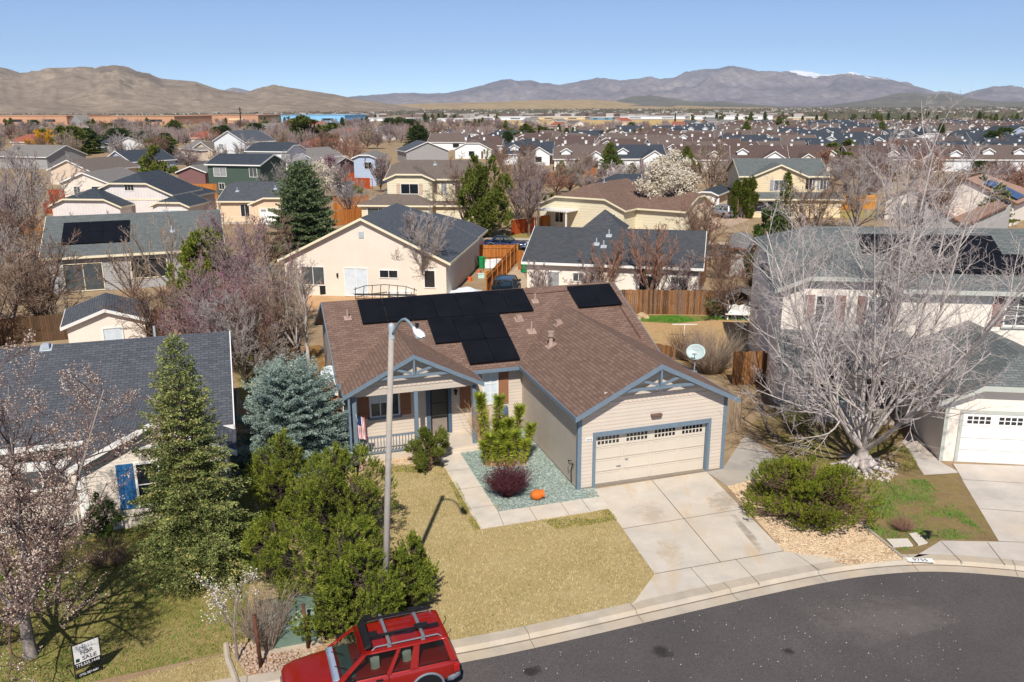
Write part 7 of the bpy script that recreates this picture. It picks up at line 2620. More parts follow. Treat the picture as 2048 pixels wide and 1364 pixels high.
DK = [(118, 306, 255, 40, 'dark evergreen left of the golden willow group'), (150, 308, 252, 46, 'tallest dark evergreen of the left group'), (176, 306, 256, 36, 'right dark evergreen of the left group'), (130, 312, 268, 44, 'front dark evergreen of the left group'),
      (240, 300, 256, 44, 'rounded olive evergreen right of the white garage'), (290, 300, 262, 38, 'olive evergreen behind the navy-roofed houses'), (318, 318, 276, 48, 'broad olive evergreen beside the cul-de-sac'), (333, 306, 266, 26, 'blue-green spruce at the cul-de-sac'),
      (350, 268, 240, 26, 'evergreen by the terracotta warehouse'), (222, 272, 246, 26, 'small evergreen behind the white garage'), (70, 262, 240, 16, 'thin dark evergreen before the terracotta office'), (435, 280, 254, 20, 'narrow evergreen left of the pale two-storey house'),
      (450, 282, 250, 22, 'second narrow evergreen behind the two-storey house'), (512, 276, 246, 34, 'evergreen below the blue warehouse, left'), (622, 286, 234, 52, 'large olive evergreen before the blue warehouse'), (604, 286, 242, 34, 'left companion of the large olive evergreen'),
      (662, 305, 270, 26, 'rounded evergreen left of the twiggy grove'), (665, 272, 246, 24, 'evergreen behind the rounded one'), (837, 294, 250, 34, 'layered dark cedar at mid distance'), (732, 268, 246, 26, 'evergreen right of the blue warehouse'),
      (780, 262, 236, 26, 'left evergreen of the clump by the white warehouses'), (800, 262, 234, 30, 'middle evergreen of the clump by the white warehouses'), (822, 262, 238, 24, 'right evergreen of the clump by the white warehouses'), (936, 262, 242, 18, 'small pine beside the white warehouses'),
      (1015, 298, 262, 22, 'narrow spruce at the left end of the estate'), (1060, 292, 250, 40, 'olive evergreen at the left end of the estate'), (1098, 288, 258, 26, 'evergreen right of the olive one at the estate'), (1228, 282, 258, 36, 'spreading pine behind the estate roofs'),
      (1250, 284, 266, 22, 'low pine right of the spreading one'), (1262, 262, 244, 16, 'dark pine before the dry field'), (1336, 280, 264, 14, 'small cone-shaped pine behind the estate, left'), (1282, 282, 266, 12, 'small cone-shaped pine behind the estate, right'),
      (1372, 352, 292, 22, 'rust-brown cypress among the cottages'), (1680, 340, 282, 36, 'brown-green cypress before the brown roofs'), (1960, 352, 322, 26, 'olive tree beside the right estate street'), (1985, 300, 262, 26, 'tall evergreen at the right edge of the estate'),
      (2005, 296, 256, 26, 'second tall evergreen at the right edge of the estate'), (1965, 296, 264, 24, 'third evergreen at the right edge of the estate'), (2035, 292, 268, 28, 'evergreen before the white cottage at the margin'), (1915, 268, 250, 22, 'evergreen above the farthest row'),
      (1540, 256, 244, 30, 'low evergreens right of the field, left one'), (1600, 256, 242, 24, 'low evergreens right of the field, right one')]
EP = []
for i in range(3):
    EP.append(spruce('x', (0, 0, 0), 10, 3.0 + 0.6 * i, 300 + i, (lf_dk, lf_ol, lf_dk)[i], bk_brown, vsize=4.0, dens=0.33, stepz=0.75, shape=(0.6, 0.75, 0.5)[i], base=0.04, name='evergreen_tree'))
EP.append(pine('x', (0, 0, 0), 10, 3.6, 310, lf_ol, bk_brown, L=0.5, W=0.09, shoots=520, multi=6, name='evergreen_tree'))
usedE = [False] * 4


def place_proto(pro, usedl, i, loc, sx, sz, rz, label, group=None, cat='tree'):
    T = pro[i] if not usedl[i] else copy_tree(pro[i])
    usedl[i] = True
    T.location = loc
    T.rotation_euler = (0, 0, rz)
    T.scale = (sx, sx, sz)
    tag(T, label, cat, group)
    return T


rg = random.Random(77)
for (u, vb, vt, w_, lb) in DK:
    i = rg.choice((0, 1, 3, 3)) if w_ > 30 else rg.choice((0, 1, 2))
    H = height(u, vb, vt)
    p_ = at(u, vb)
    rr = w_ / 2 / (F / p_.length) * 1.8
    place_proto(EP, usedE, i, p_, rr / (3.0 + 0.6 * i if i < 3 else 3.4), H / 10, rg.uniform(0, 6), lb)

# --- leafless trees filling the distance, standing between the houses
BP = []
for i in range(6):
    segs, tips = grow(R(400 + i), 9, limbs=10, levels=2, r0=0.2, trunk=0.14, up=0.3, ang=(20, 56), kids=(11, 11), ratio=(0.5, 0.5), wander=0.12, start=0.1, rtwig=0.028, nseg=(5, 3, 3))
    BP.append(tree_obj('x', (0, 0, 0), segs, (bk_brown, (tw_pink, tw_brown, tw_tan, tw_pink, tw_rust, tw_grey)[i]), name='bare_tree', sides=(4, 3, 3)))
usedB = [False] * 6
HOUSES = [(o.matrix_basis.translation.x, o.matrix_basis.translation.y) for o in bpy.data.objects if o.get('category') in ('house', 'cottage', 'warehouse', 'garage')]
cnt = 0
tries = 0
ZN = [(-20, 1040, 245, 262, 44, 'leafless grove below the far warehouses, left half'), (0, 1050, 262, 292, 44, 'leafless grove among the far bungalows, left half'), (0, 780, 292, 345, 24, 'leafless trees between the houses left of the yellow two-storey'),
      (1000, 1560, 254, 270, 26, 'leafless grove between dry field and estate'), (1560, 2060, 240, 262, 22, 'leafless trees beyond the estate, right'), (1000, 2060, 262, 345, 46, 'leafless trees between estate cottages'), (1050, 1470, 348, 402, 18, 'leafless trees between estate fence and pale yellow house'), (1660, 2060, 346, 410, 18, 'leafless trees below the estate, right')]
for (u0, u1, v0, v1, n_, gp) in ZN:
    k = 0
    while k < n_ and tries < 20000:
        tries += 1
        u, v = rg.uniform(u0, u1), v0 + (v1 - v0) * rg.random() ** 1.0
        p_ = at(u, v)
        if any(abs(p_.x - (hx_ + 6)) < 8 and -3 < p_.y - hy_ < 13 for hx_, hy_ in HOUSES):
            continue
        if 340 < u < 450 and 296 < v < 332:
            continue
        i = rg.randrange(6)
        s = rg.uniform(0.75, 1.25) * (0.48 if v < 258 else (0.62 if u > 1000 else 0.85))
        place_proto(BP, usedB, i, p_, s * rg.uniform(0.95, 1.3), s * (0.95 if v > 262 else 1.0), rg.uniform(0, 6), gp.replace('grove', 'tree of the grove').replace('leafless trees', 'leafless tree'), gp)
        k += 1
# thicket behind the left neighbour
TP = []
for i in range(3):
    segs, tips = grow(R(500 + i), 4.6, limbs=9, levels=3, r0=0.08, trunk=0.08, up=0.3, ang=(20, 62), kids=(9, 7, 5), ratio=(0.45, 0.5, 0.5), wander=0.11, start=0.1, rtwig=0.009, nseg=(6, 4, 3, 3), limb_len=1.15)
    TP.append(tree_obj('x', (0, 0, 0), segs, (bk_dark, (tw_pink, tw_brown, tw_grey)[i]), name='bare_tree', sides=(5, 3, 3, 3)))
    if i == 0:
        petals(TP[0], tips, 1, 0.07, magp, 9, 0.1, frac=0.35)
usedT = [False] * 3
for k, (u, v, i, s, lb) in enumerate([(330, 715, 1, 1, 'leafless thicket tree just right of the white shed'), (400, 740, 0, 1, 'rosy-budded thicket tree behind the charcoal ridge'), (455, 725, 0, 1.1, 'rosy-budded thicket tree left of the aspens'), (490, 770, 2, 1, 'grey thicket tree between charcoal roof and aspens'),
                                      (540, 745, 1, 1, 'brown thicket tree at the dark fence by the aspens'), (560, 655, 0, .95, 'rosy thicket tree below the cream gable corner'),
                                      (520, 690, 2, 1, 'grey thicket tree in the gap before the cream gable'), 
                                      (90, 660, 1, 1.2, 'brown leafless tree over the dark fence'), (20, 610, 2, 1.2, 'grey leafless tree at the left margin, lower one'), (-20, 700, 1, 1.2, 'leafless tree cut by the left margin above the fence'), (60, 560, 1, 1.1, 'brown leafless tree below the red car'),
                                      (20, 520, 2, 1.2, 'grey leafless tree beside the red car'), (470, 560, 0, 1, 'rosy-budded tree at the right end of the grey house'), (1450, 640, 1, .8, 'brown leafless tree behind the playhouse'), (1400, 520, 1, .9, 'leafless tree at the right end of the charcoal roof'),
                                      (1560, 720, 1, .8, 'brown brush tree at the fence beside the two-storey house'), (1535, 650, 2, .9, 'grey brush tree between playhouse and two-storey house'), (930, 450, 1, 1.2, 'leafless tree before the porch of the yellow two-storey house'), (700, 440, 2, 1.1, 'leafless tree between spruce and yellow two-storey house'), (1035, 440, 1, 1.3, 'leafless tree behind the tall pine, right'), (575, 425, 2, 1.2, 'leafless tree at the peach garage'), (1615, 500, 1, 1.2, 'leafless tree behind the left end of the green-grey roof'), (1710, 465, 2, 1.3, 'leafless tree in front of the yellow-orange fence'), (1870, 455, 1, 1.2, 'leafless tree before the tan-tiled house')]):
    s *= 1.0 + 0.004 * max(0, 700 - v) / 3
    place_proto(TP, usedT, i, at(u, v), s, s, k * 1.3, lb, 'leafless trees of the thicket and side yards')
# small evergreens strewn in the distance
for (u0, u1, v0, v1, n_, gp) in [(1060, 1470, 350, 400, 5, 'small evergreens between estate fence and pale yellow house'), (560, 1040, 238, 262, 26, 'small evergreens by the far warehouses'), (1380, 2050, 238, 252, 44, 'small evergreens beyond the estate'), (0, 560, 246, 275, 12, 'small evergreens before the terracotta warehouses'), (1000, 1900, 262, 290, 14, 'small evergreens at the estate')]:
    for k in range(n_):
        u, v = rg.uniform(u0, u1), rg.uniform(v0, v1)
        s = rg.uniform(0.45, 0.9)
        place_proto(EP, usedE, rg.choice((0, 1, 3)), at(u, v), s, s, rg.uniform(0, 6), gp.replace('evergreens', 'evergreen tree'), gp)
gv_, gf_, off = [], [], 0
rs = np.random.RandomState(41)
S = []
for i in range(760):
    u = rs.uniform(-30, 1600) if i % 3 else rs.uniform(-30, 1000)
    q = at(u, (246 + 46 * rs.rand() ** 1.5) if u < 1000 else rs.uniform(253, 268))
    H_ = rs.uniform(3, 5.5) * (1 if q.y > 450 else 1.35)
    if any(abs(q.x - (hx_ + 6)) < 8 and -2 < q.y - hy_ < 12 for hx_, hy_ in HOUSES):
        continue
    for k in range(46):
        a, e = rs.uniform(0, 6.28), rs.uniform(0, 0.62)
        m_ = (q.x + math.cos(a) * e * H_ * 0.35, q.y + math.sin(a) * e * H_ * 0.35, H_ * rs.uniform(0.15, 0.5))
        t_ = (q.x + math.cos(a) * e * H_ * 0.8, q.y + math.sin(a) * e * H_ * 0.8, H_ * rs.uniform(0.6, 1.0))
        S.append((q.x, q.y, 0.5, 0.12, *m_, 0.08))
        S.append((*m_, 0.08, *t_, 0.05))
V, Fq = tubes(S, 3)
o = npmesh('distant_grove', V, Fq, tw_pink)
o['kind'] = 'stuff'
# bungalows half hidden in the grove
NB = 0
for k in range(26):
    u = rg.uniform(-10, 1560)
    v = rg.uniform(250, 285) if u < 1000 else rg.uniform(250, 262)
    w = 26 * (v - 210) / 50
    wl_, rf_ = rg.choice((('stucco_tan', 'shingle_gray'), ('stucco_cream', 'shingle_taupe'), ('white_siding', 'shingle_slate'), ('stucco_tan', 'shingle_rust'), ('grey_siding', 'shingle_gray')))
    nm = {'shingle_gray': 'grey', 'shingle_taupe': 'taupe', 'shingle_slate': 'slate', 'shingle_rust': 'rust-red'}[rf_]
    shouse('small far bungalow with %s roof half hidden in the leafless grove, %s from the left' % (nm, ORD[min(k, 23)]) if 0 else 'distant bungalow with %s roof half hidden by leafless trees' % nm,
           (u, v - 8), (u + w, v - 8 + rg.uniform(-1, 1)), 2.9, 10, 0.4, rg.choice('xy'), (0, 0), M[wl_], M[rf_], M['white_trim'], group='far bungalows with %s roofs among the trees' % nm)
for i in range(4):
    if not usedE[i]:
        for ch in list(EP[i].children):
            bpy.data.objects.remove(ch)
        bpy.data.objects.remove(EP[i])
# scrub-coloured tree mass of the far valley
mb = MB()
rs = np.random.RandomState(19)
Vs, Fs = [], []
for nm, mt, c_ in (('distant_woods', leafmat('far_tree', hx('4c5240'), hx('5f5a4a'), hx('6f625a'), trans=0), 5200),):
    V, Fc = [], []
    for i in range(c_):
        u = rs.uniform(-20, 2070)
        v = rs.uniform(219, 232) if u > 560 and u < 1660 else (rs.uniform(214, 240) if u >= 1600 else rs.uniform(232, 246))
        q = at(u, v)
        if q.y > 3900:
            continue
        k = rs.uniform(1.5, 4.0) * (1 + q.y / 4000)
        h_ = rs.uniform(3, 7)
        b_ = len(V)
        for t in range(5):
            a = t * 1.256 + rs.rand()
            V.append((q.x + k * math.cos(a), q.y + k * math.sin(a), h_ * 0.35 * rs.rand()))
        V.append((q.x, q.y, h_))
        for t in range(5):
            Fc.append((b_ + t, b_ + (t + 1) % 5, b_ + 5))
    o = npmesh(nm, np.array(V), np.array(Fc), mt)
    o['kind'] = 'stuff'
# ------------------------------------------------------------------ street lamp, sign, boxes and small things
def street_lamp():
    b = at(769, 1260)
    T = empty('street_lamp', b, 0, 'tall grey concrete street lamp with curved arm in front of the porch', 'street lamp')
    top = Vector(ray(783, 655))
    k = math.hypot(b.x, b.y) / math.hypot(top.x, top.y)
    tp = Vector((0, 0, HC)) + top * k - b
    ln = tp.length
    pm = concrete('lamp_concrete', hx('a9a198'), scale=3)
    MB().path([(0, 0, -0.1), tuple(tp * 0.5), tuple(tp)], [0.1, 0.085, 0.07], 16).build('pole', pm, T, smooth=True)
    u = tp + Vector((0, 0, 0.0))
    MB().lathe([(0.08, -0.3), (0.085, 0.0), (0.085, 0.06), (0.07, 0.1), (0.0, 0.13)], u, 16).build('collar', M['galv'], T, auto=True)
    dx, dy = 0.74, -1.2
    a = []
    for i in range(9):
        t = i / 8
        a.append((u.x + dx * 1.0 * t, u.y + dy * t, u.z - 0.22 + 0.66 * math.sin(min(t * 1.35, 1) * math.pi / 2) - 0.28 * max(0, t - 0.55) ** 1.5 * 2))
    MB().path(a, 0.035, 10).build('arm', plain('arm_grey', hx('8fa0a8'), 0.45, 0.3), T, smooth=True)
    e = Vector(a[-1])
    d = Vector((dx, dy, -0.35)).normalized()
    h = MB()
    s = Vector((-d.y, d.x, 0)).normalized()
    up = s.cross(d) * -1
    up = d.cross(s) * -1 if up.z < 0 else up
    if up.z < 0:
        up = -up
    n = 14
    for q, (t, w, hh) in enumerate([(-0.05, 0.04, 0.04), (0.03, 0.07, 0.06), (0.16, 0.11, 0.08), (0.3, 0.125, 0.09), (0.42, 0.1, 0.07), (0.48, 0.04, 0.03)]):
        for k_ in range(n):
            an = 2 * math.pi * k_ / n
            h.v.append(tuple(e + d * t + s * math.cos(an) * w + up * (math.sin(an) * hh * (1.0 if math.sin(an) > 0 else 0.5))))
    for q in range(5):
        for k_ in range(n):
            h.f.append((q * n + k_, q * n + (k_ + 1) % n, (q + 1) * n + (k_ + 1) % n, (q + 1) * n + k_))
            h.m.append(0)
    h.build('lamp_head', plain('lamp_white', hx('dfe3e3'), 0.35, var=0.03), T, smooth=True)
    g = MB().lathe([(0.11, 0), (0.11, -0.03), (0.085, -0.08), (0.0, -0.1)], e + d * 0.28 - up * 0.03, 16)
    g.build('lens', plain('lamp_lens', hx('e8eceb'), 0.2, var=0.02), T, smooth=True)
    c = e + d * 0.12 + up * 0.11
    MB().lathe([(0.045, 0), (0.045, 0.1), (0, 0.1)], c, 10).build('photocell', M['black'], T)


street_lamp()


def sale_sign():
    a, b = at(152, 1362), at(206, 1340)
    d = b - a
    yw = math.atan2(d.y, d.x)
    T = empty('sale_sign', a.lerp(b, 0.5), yw, 'white and black for-sale sign in a black frame on the grass', 'sign')
    w = 0.33
    tl = -0.28
    fr = MB()
    for s in (-1, 1):
        fr.beam((s * w, 0, 0), (s * w, tl * 0.4, 1.12), 0.025, 0.025)
        fr.beam((s * w, -0.0, 0.0), (s * w, 0.55, 0.02), 0.02, 0.02)
    fr.beam((-w, tl * 0.39, 1.1), (w, tl * 0.39, 1.1), 0.025, 0.025)
    fr.beam((-w, 0, 0.3), (w, 0, 0.3), 0.02, 0.02)
    fr.build('frame', M['black'], T)
    sl = tl * 0.4 / 1.12

    def pan(z0, z1, mat, nm, y=0.02):
        return MB().prism([(-w + 0.02, sl * z0 - y, z0), (w - 0.02, sl * z0 - y, z0), (w - 0.02, sl * z1 - y, z1), (-w + 0.02, sl * z1 - y, z1)], (0, 0.015, 0)).build(nm, mat, T)
    p1 = pan(0.52, 1.08, M['white_trim'], 'panel')
    p2 = pan(0.36, 0.52, M['black'], 'phone_panel')
    p3 = pan(0.06, 0.2, M['black'], 'rider_panel')
    ang = (math.pi / 2 - math.atan2(-sl, 1) * 0 + math.atan(-sl) * 1.0, 0, 0)
    f = lambda z: (sl * z - 0.024)
    bl = plain('ink', (0.03, 0.03, 0.04), 0.6)
    gr = plain('ink_grey', hx('8c9098'), 0.6)
    wt = plain('ink_white', hx('f0f0f0'), 0.6)
    text_obj('FOR', 0.17, bl, (0.0, f(0.8), 0.8), ang, p1)
    text_obj('SALE', 0.17, bl, (0.05, f(0.62), 0.62), ang, p1)
    text_obj('HALL', 0.15, gr, (0.0, f(0.97), 0.97), ang, p1)
    MB().prism([(-w + 0.05, f(0.56), 0.56), (-w + 0.14, f(0.56), 0.56), (-w + 0.14, f(0.66), 0.66), (-w + 0.05, f(0.66), 0.66)], (0, 0.003, 0)).build('logo', plain('logo_green', hx('143c34'), 0.6), p1)
    text_obj('775.525.1448', 0.115, wt, (0.0, f(0.44), 0.44), ang, p2, squash=0.92)
    text_obj('(775) 287-4681', 0.085, wt, (0.0, f(0.13), 0.13), ang, p3, squash=0.9)


sale_sign()

# green transformer box
c = at(578, 1278)
T = empty('transformer_box', c, math.radians(18), 'green metal utility box under the pines', 'utility box')
gm_ = plain('box_green', hx('677a6d'), 0.5, var=0.08)
MB().prism([(-0.75, -0.45, 0.0), (-0.75, -0.45, 0.62), (-0.75, -0.1, 0.95), (-0.75, 0.6, 0.95), (-0.75, 0.6, 0.0)], (1.5, 0, 0)).build('body', gm_, T, bevel=0.02)
MB().box(-0.85, 0.85, -0.6, 0.7, 0, 0.08).build('pad', conc, T)
lid = MB().prism([(-0.78, -0.13, 0.955), (-0.78, 0.63, 0.955), (-0.78, 0.63, 0.985), (-0.78, -0.13, 0.985)], (1.56, 0, 0))
lid.build('lid', gm_, T, bevel=0.01)
text_obj('34119', 0.13, M['white_trim'], (-0.35, -0.29, 0.8), (math.radians(43), 0, 0), T)
text_obj('9001', 0.13, M['white_trim'], (0.35, -0.29, 0.8), (math.radians(43), 0, 0), T)

# tree stakes
for (u, v, h_, lb) in ((522, 1334, 1.55, 'dark wooden stake with white cap beside the blossom sapling'), (617, 1296, 1.35, 'dark wooden stake at the corner of the utility box')):
    o = MB().path([(0, 0, 0), (-0.02, 0.0, h_ * 0.5), (-0.05, 0, h_)], [0.055, 0.05, 0.045], 9).lathe([(0.055, 0), (0.06, 0.03), (0, 0.05)], (-0.05, 0, h_ - 0.02), 9).build('tree_stake', bark('stake', hx('4a2f25'), hx('6b4636')), None, smooth=True)
    o.location = at(u, v)
    tag(o, lb, 'stake')

# flag on the left porch post
T = empty('flag', hw(-8.33, 5.22, 1.02), YAW, 'small stars and stripes flag hanging at the left porch post', 'flag')
MB().tube((0, 0.0, 0.0), (-0.18, -0.1, 1.2), 0.015, 0.012, 6).build('flagpole', M['white_trim'], T)
fl = MB()
red, wht, blu = plain('flag_red', hx('b5303a'), 0.8), plain('flag_white', hx('eceae6'), 0.8), plain('flag_blue', hx('26345e'), 0.8)
nx_, nz_ = 13, 10
for i in range(nx_):
    for j in range(nz_):
        def q(a, b):
            x = -0.16 + 0.34 * a / nx_ * 1.0 + 0.03 * b / nz_
            y = -0.12 + 0.035 * math.sin(a * 1.1)
            z = 1.12 - 0.98 * b / nz_ - 0.10 * a / nx_
            return (x, y + 0.02 * math.sin(b), z)
        mi = 2 if (b_ := (j < 4 and i < 7)) else (0 if i % 2 == 0 else 1)
        fl.poly([q(i, j), q(i + 1, j), q(i + 1, j + 1), q(i, j + 1)], mi)
fl.build('cloth', [red, wht, blu], T, uv=False)

# terracotta pot lying on the gravel
T = empty('terracotta_pot', at(1074, 999), math.radians(25), 'orange terracotta pot tipped on its side by the barberry', 'pot')
tc = plain('terracotta', hx('cc6a28'), 0.8, var=0.12)
MB().lathe([(0.0, -0.24), (0.1, -0.24), (0.17, -0.14), (0.21, 0.0), (0.19, 0.12), (0.13, 0.19), (0.16, 0.24), (0.17, 0.27), (0.14, 0.27), (0.11, 0.19), (0.16, 0.1), (0.17, 0.0), (0.08, -0.2), (0, -0.2)], (0, 0, 0.2), 24, axis=(1, -0.25, 0.12)).build('body', tc, T, smooth=True)

# stepping stones, rag, edging
for i, (q, lb) in enumerate(((((1772, 1081), (1815, 1080), (1826, 1094), (1786, 1096)), 'left pale stepping stone near the kerb'), (((1817, 1070), (1833, 1068), (1855, 1088), (1836, 1093)), 'right pale stepping stone near the kerb'))):
    o = MB().prism([(*at(*p)[:2], 0.01) for p in q], (0, 0, 0.06)).build('stepping_stone', concrete('step%d' % i, hx('d2c9bb')), None, bevel=0.01)
    tag(o, lb, 'stepping stone')
rg2 = MB()
r_ = random.Random(3)
c = at(1848, 1073)
for i in range(14):
    p0 = c + Vector((r_.uniform(-0.3, 0.3), r_.uniform(-0.22, 0.22), 0.03))
    rg2.poly([tuple(p0 + Vector((r_.uniform(-0.15, 0.15), r_.uniform(-0.15, 0.15), r_.uniform(0, 0.1)))) for _ in range(4)])
tag(rg2.build('black_rag', M['black'], None), 'crumpled black plastic rag beside the right stepping stone', 'rag')
e0, e1 = at(1708, 1037), at(1808, 1119)
b = MB()
n = 34
for i in range(n):
    c = e0.lerp(e1, (i + 0.5) / n)
    d = (e1 - e0).normalized() * 0.055
    s = Vector((-d.y, d.x, 0)) * 0.9
    b.prism([c - d - s, c + d - s, c + d + s, c - d + s], (0, 0, 0.07))
tag(b.build('garden_edging', concrete('edging', hx('c9bcab')), None), 'row of small pale edging blocks between gravel and grass', 'edging')
e = [at(*p) for p in ((1518, 790), (1525, 830), (1540, 868), (1556, 885))]
b = MB()
for a, c in zip(e, e[1:]):
    n = max(2, int((c - a).length / 0.22))
    for i in range(n):
        m_ = a.lerp(c, (i + 0.5) / n)
        b.lathe([(0.09, 0), (0.1, 0.08), (0.0, 0.13)], m_, 7)
tag(b.build('garden_edging', concrete('edging2', hx('6f6258')), None), 'dark scalloped edging curving beside the bare tree', 'edging')
# kerb number
ko = text_obj('9755', 0.24, M['black'], at(1842, 1126) + Vector((0, -0.02, 0.0)), (math.radians(20), 0, math.radians(2)), None, name='kerb_number')
kbk = MB().prism([(-0.42, -0.13, -0.006), (0.42, -0.13, -0.006), (0.42, 0.14, -0.006), (-0.42, 0.14, -0.006)], (0, 0, 0.004)).build('kerb_number', M['white_trim'], None)
k0 = at(1842, 1123)
kdir = math.atan2(at(1900, 1125).y - at(1800, 1121).y, at(1900, 1125).x - at(1800, 1121).x)
kbk.location = k0 + Vector((0, 0.06, 0.024))
kbk.rotation_euler = (0, 0, kdir)
tag(kbk, 'white painted house number patch with black digits on the kerb', 'kerb number')
ko.parent = kbk
ko.name = 'digits'
ko.location = (0, 0, 0.0)
ko.rotation_euler = (0, 0, 0)

# teal chair on the neighbour's porch
c, s = math.cos(math.radians(-8)), math.sin(math.radians(-8))
rp = lambda x, y, z=0: Vector((17.9 + c * x - s * y, 32.8 + s * x + c * y, z))
T = empty('porch_chair', rp(-3.1, 4.9, 0.16), math.radians(10), 'teal slatted chair on the porch behind the bare tree', 'chair')
tl_ = plain('teal', hx('1f9c96'), 0.5)
ch = MB()
for i in range(5):
    ch.box(-0.28 + i * 0.115, -0.18 + i * 0.115, 0.25, 0.28, 0.4, 1.0)
ch.build('backrest', tl_, T)
MB().box(-0.3, 0.3, -0.25, 0.26, 0.38, 0.42).build('seat', tl_, T)
for x in (-0.28, 0.28):
    for y in (-0.22, 0.24):
        MB().box(x - 0.03, x + 0.03, y - 0.03, y + 0.03, 0, 0.38).build('leg', tl_, T)
    MB().box(x - 0.05, x + 0.05, -0.28, 0.28, 0.6, 0.63).build('armrest', tl_, T)

# playhouse
c_ = at(1476, 640)
T = empty('playhouse', c_, math.radians(-8), 'white wooden playhouse with grey gabled roof by the back fence', 'playhouse')
wt = M['white_trim']
for x in (-0.72, 0.72):
    for y in (0.0, 1.2):
        MB().box(x - 0.05, x + 0.05, y - 0.05, y + 0.05, 0, 1.75).build('post', wt, T)
MB().box(-0.9, 0.9, -0.3, 1.3, 0.42, 0.5).build('deck', wt, T)
MB().box(-0.66, 0.66, 1.14, 1.18, 0.5, 1.7).build('back_wall', M['fence_grey'], T)
f_ = [(-0.66, 0, 0.5), (0.66, 0, 0.5), (0.66, 0, 1.0)] + [(0.66 - 1.32 * i / 14, 0, 1.02 + 0.1 * abs(math.sin(i / 14 * 2 * math.pi))) for i in range(15)]
MB().prism(f_, (0, -0.03, 0)).build('front_panel', wt, T)
rf = MB()
for s in (-1, 1):
    rf.prism([(s * 0.95, -0.35, 1.62), (0, -0.35, 2.1), (0, 1.4, 2.1), (s * 0.95, 1.4, 1.62)], (0, 0, 0.06))
rf.build('roof', M['shingle_gray'], T)

# patio things at the cream house
def px3(u, v):
    return at(u, v)
c_ = at(723, 592)
T = empty('patio_umbrella', c_, 0, 'closed blue patio umbrella before the pale stucco house', 'umbrella')
ub = plain('umbrella_blue', hx('14799e'), 0.8, var=0.15, scale=8)
MB().tube((0, 0, 0), (0, 0, 2.6), 0.025, 0.02, 8).build('pole', M['metal'], T)
cl = MB()
n = 16
prof = [(0.03, 2.62), (0.09, 2.3), (0.12, 1.9), (0.1, 1.65), (0.17, 1.3), (0.25, 1.0), (0.2, 0.92)]
for r, z in prof:
    for k in range(n):
        t = 2 * math.pi * k / n
        rr = r * (1 + 0.22 * math.cos(k * math.pi))
        cl.v.append((rr * math.cos(t), rr * math.sin(t), z))
for j_ in range(len(prof) - 1):
    for k in range(n):
        cl.f.append((j_ * n + k, j_ * n + (k + 1) % n, (j_ + 1) * n + (k + 1) % n, (j_ + 1) * n + k))
        cl.m.append(0)
cl.build('canopy', ub, T, smooth=True)
T = empty('barbecue', at(657, 590), 0, 'dark covered barbecue grill beside the sliding door', 'grill')
MB().box(-0.6, 0.6, -0.3, 0.3, 0.1, 0.85).build('cabinet', M['black'], T, bevel=0.04)
MB().lathe([(0.3, -0.55), (0.3, 0.55), (0, 0.55)], (0, 0, 0.95), 14, axis=(1, 0, 0)).build('lid', plain('lid_rose', hx('8d6a63'), 0.4, 0.4), T, auto=True)
T = empty('outdoor_sofa', at(770, 600), math.radians(-5), 'black wrought-iron curved patio bench behind the brown ridge', 'bench')
b = MB()
for k in range(8):
    x = -2.3 + k * 0.66
    b.path([(x, 0.0, 0), (x - 0.05, 0.1, 0.5), (x, 0.2, 0.95 + 0.2 * math.sin(k / 7 * math.pi))], 0.03, 6)
b.path([(-2.5, 0.2, 0.75), (-1.6, 0.2, 1.05), (0, 0.2, 1.18), (1.6, 0.2, 1.05), (2.5, 0.2, 0.75)], 0.03, 6)
b.path([(-2.5, 0, 0.45), (2.5, 0, 0.45)], 0.03, 6)
b.build('frame', M['black'], T)
MB().box(-2.3, 2.3, -0.35, 0.15, 0.42, 0.46).build('seat', M['black'], T)
for (u, v, sx, sz, lb, cc) in ((800, 596, 0.9, 0.5, 'white patio cushion box by the pale wall', 'e4e2dc'),):
    T = empty('storage_box', at(u, v), 0, lb, 'box')
    mt = plain('boxc', hx(cc), 0.6)
    MB().box(-sx, sx, -0.35, 0.35, 0, sz).build('body', mt, T, bevel=0.03)
    MB().box(-sx - 0.03, sx + 0.03, -0.38, 0.38, sz, sz + 0.06).build('lid', mt, T, bevel=0.02)


def bin_(u, v, col, lb, ry=0):
    T = empty('wheelie_bin', at(u, v), ry, lb, 'bin')
    mt = plain('bin' + col, hx(col), 0.5)
    b = MB()
    loft(b, [[(x * 0.24, y * 0.26, 0.08) for x, y in ((-1, -1), (1, -1), (1, 1), (-1, 1))], [(x * 0.31, y * 0.34, 0.98) for x, y in ((-1, -1), (1, -1), (1, 1), (-1, 1))]])
    b.build('body', mt, T, bevel=0.03)
    MB().prism([(-0.34, -0.38, 0.985), (-0.34, 0.38, 0.985), (-0.34, 0.36, 1.03), (-0.34, 0.0, 1.08), (-0.34, -0.36, 1.04)], (0.68, 0, 0)).build('lid', mt, T, bevel=0.015)
    for s in (-1, 1):
        MB().lathe([(0.0, -0.03), (0.11, -0.03), (0.11, 0.03), (0, 0.03)], (s * 0.27, 0.27, 0.11), 12, axis=(1, 0, 0)).build('wheel', M['rubber'], T)


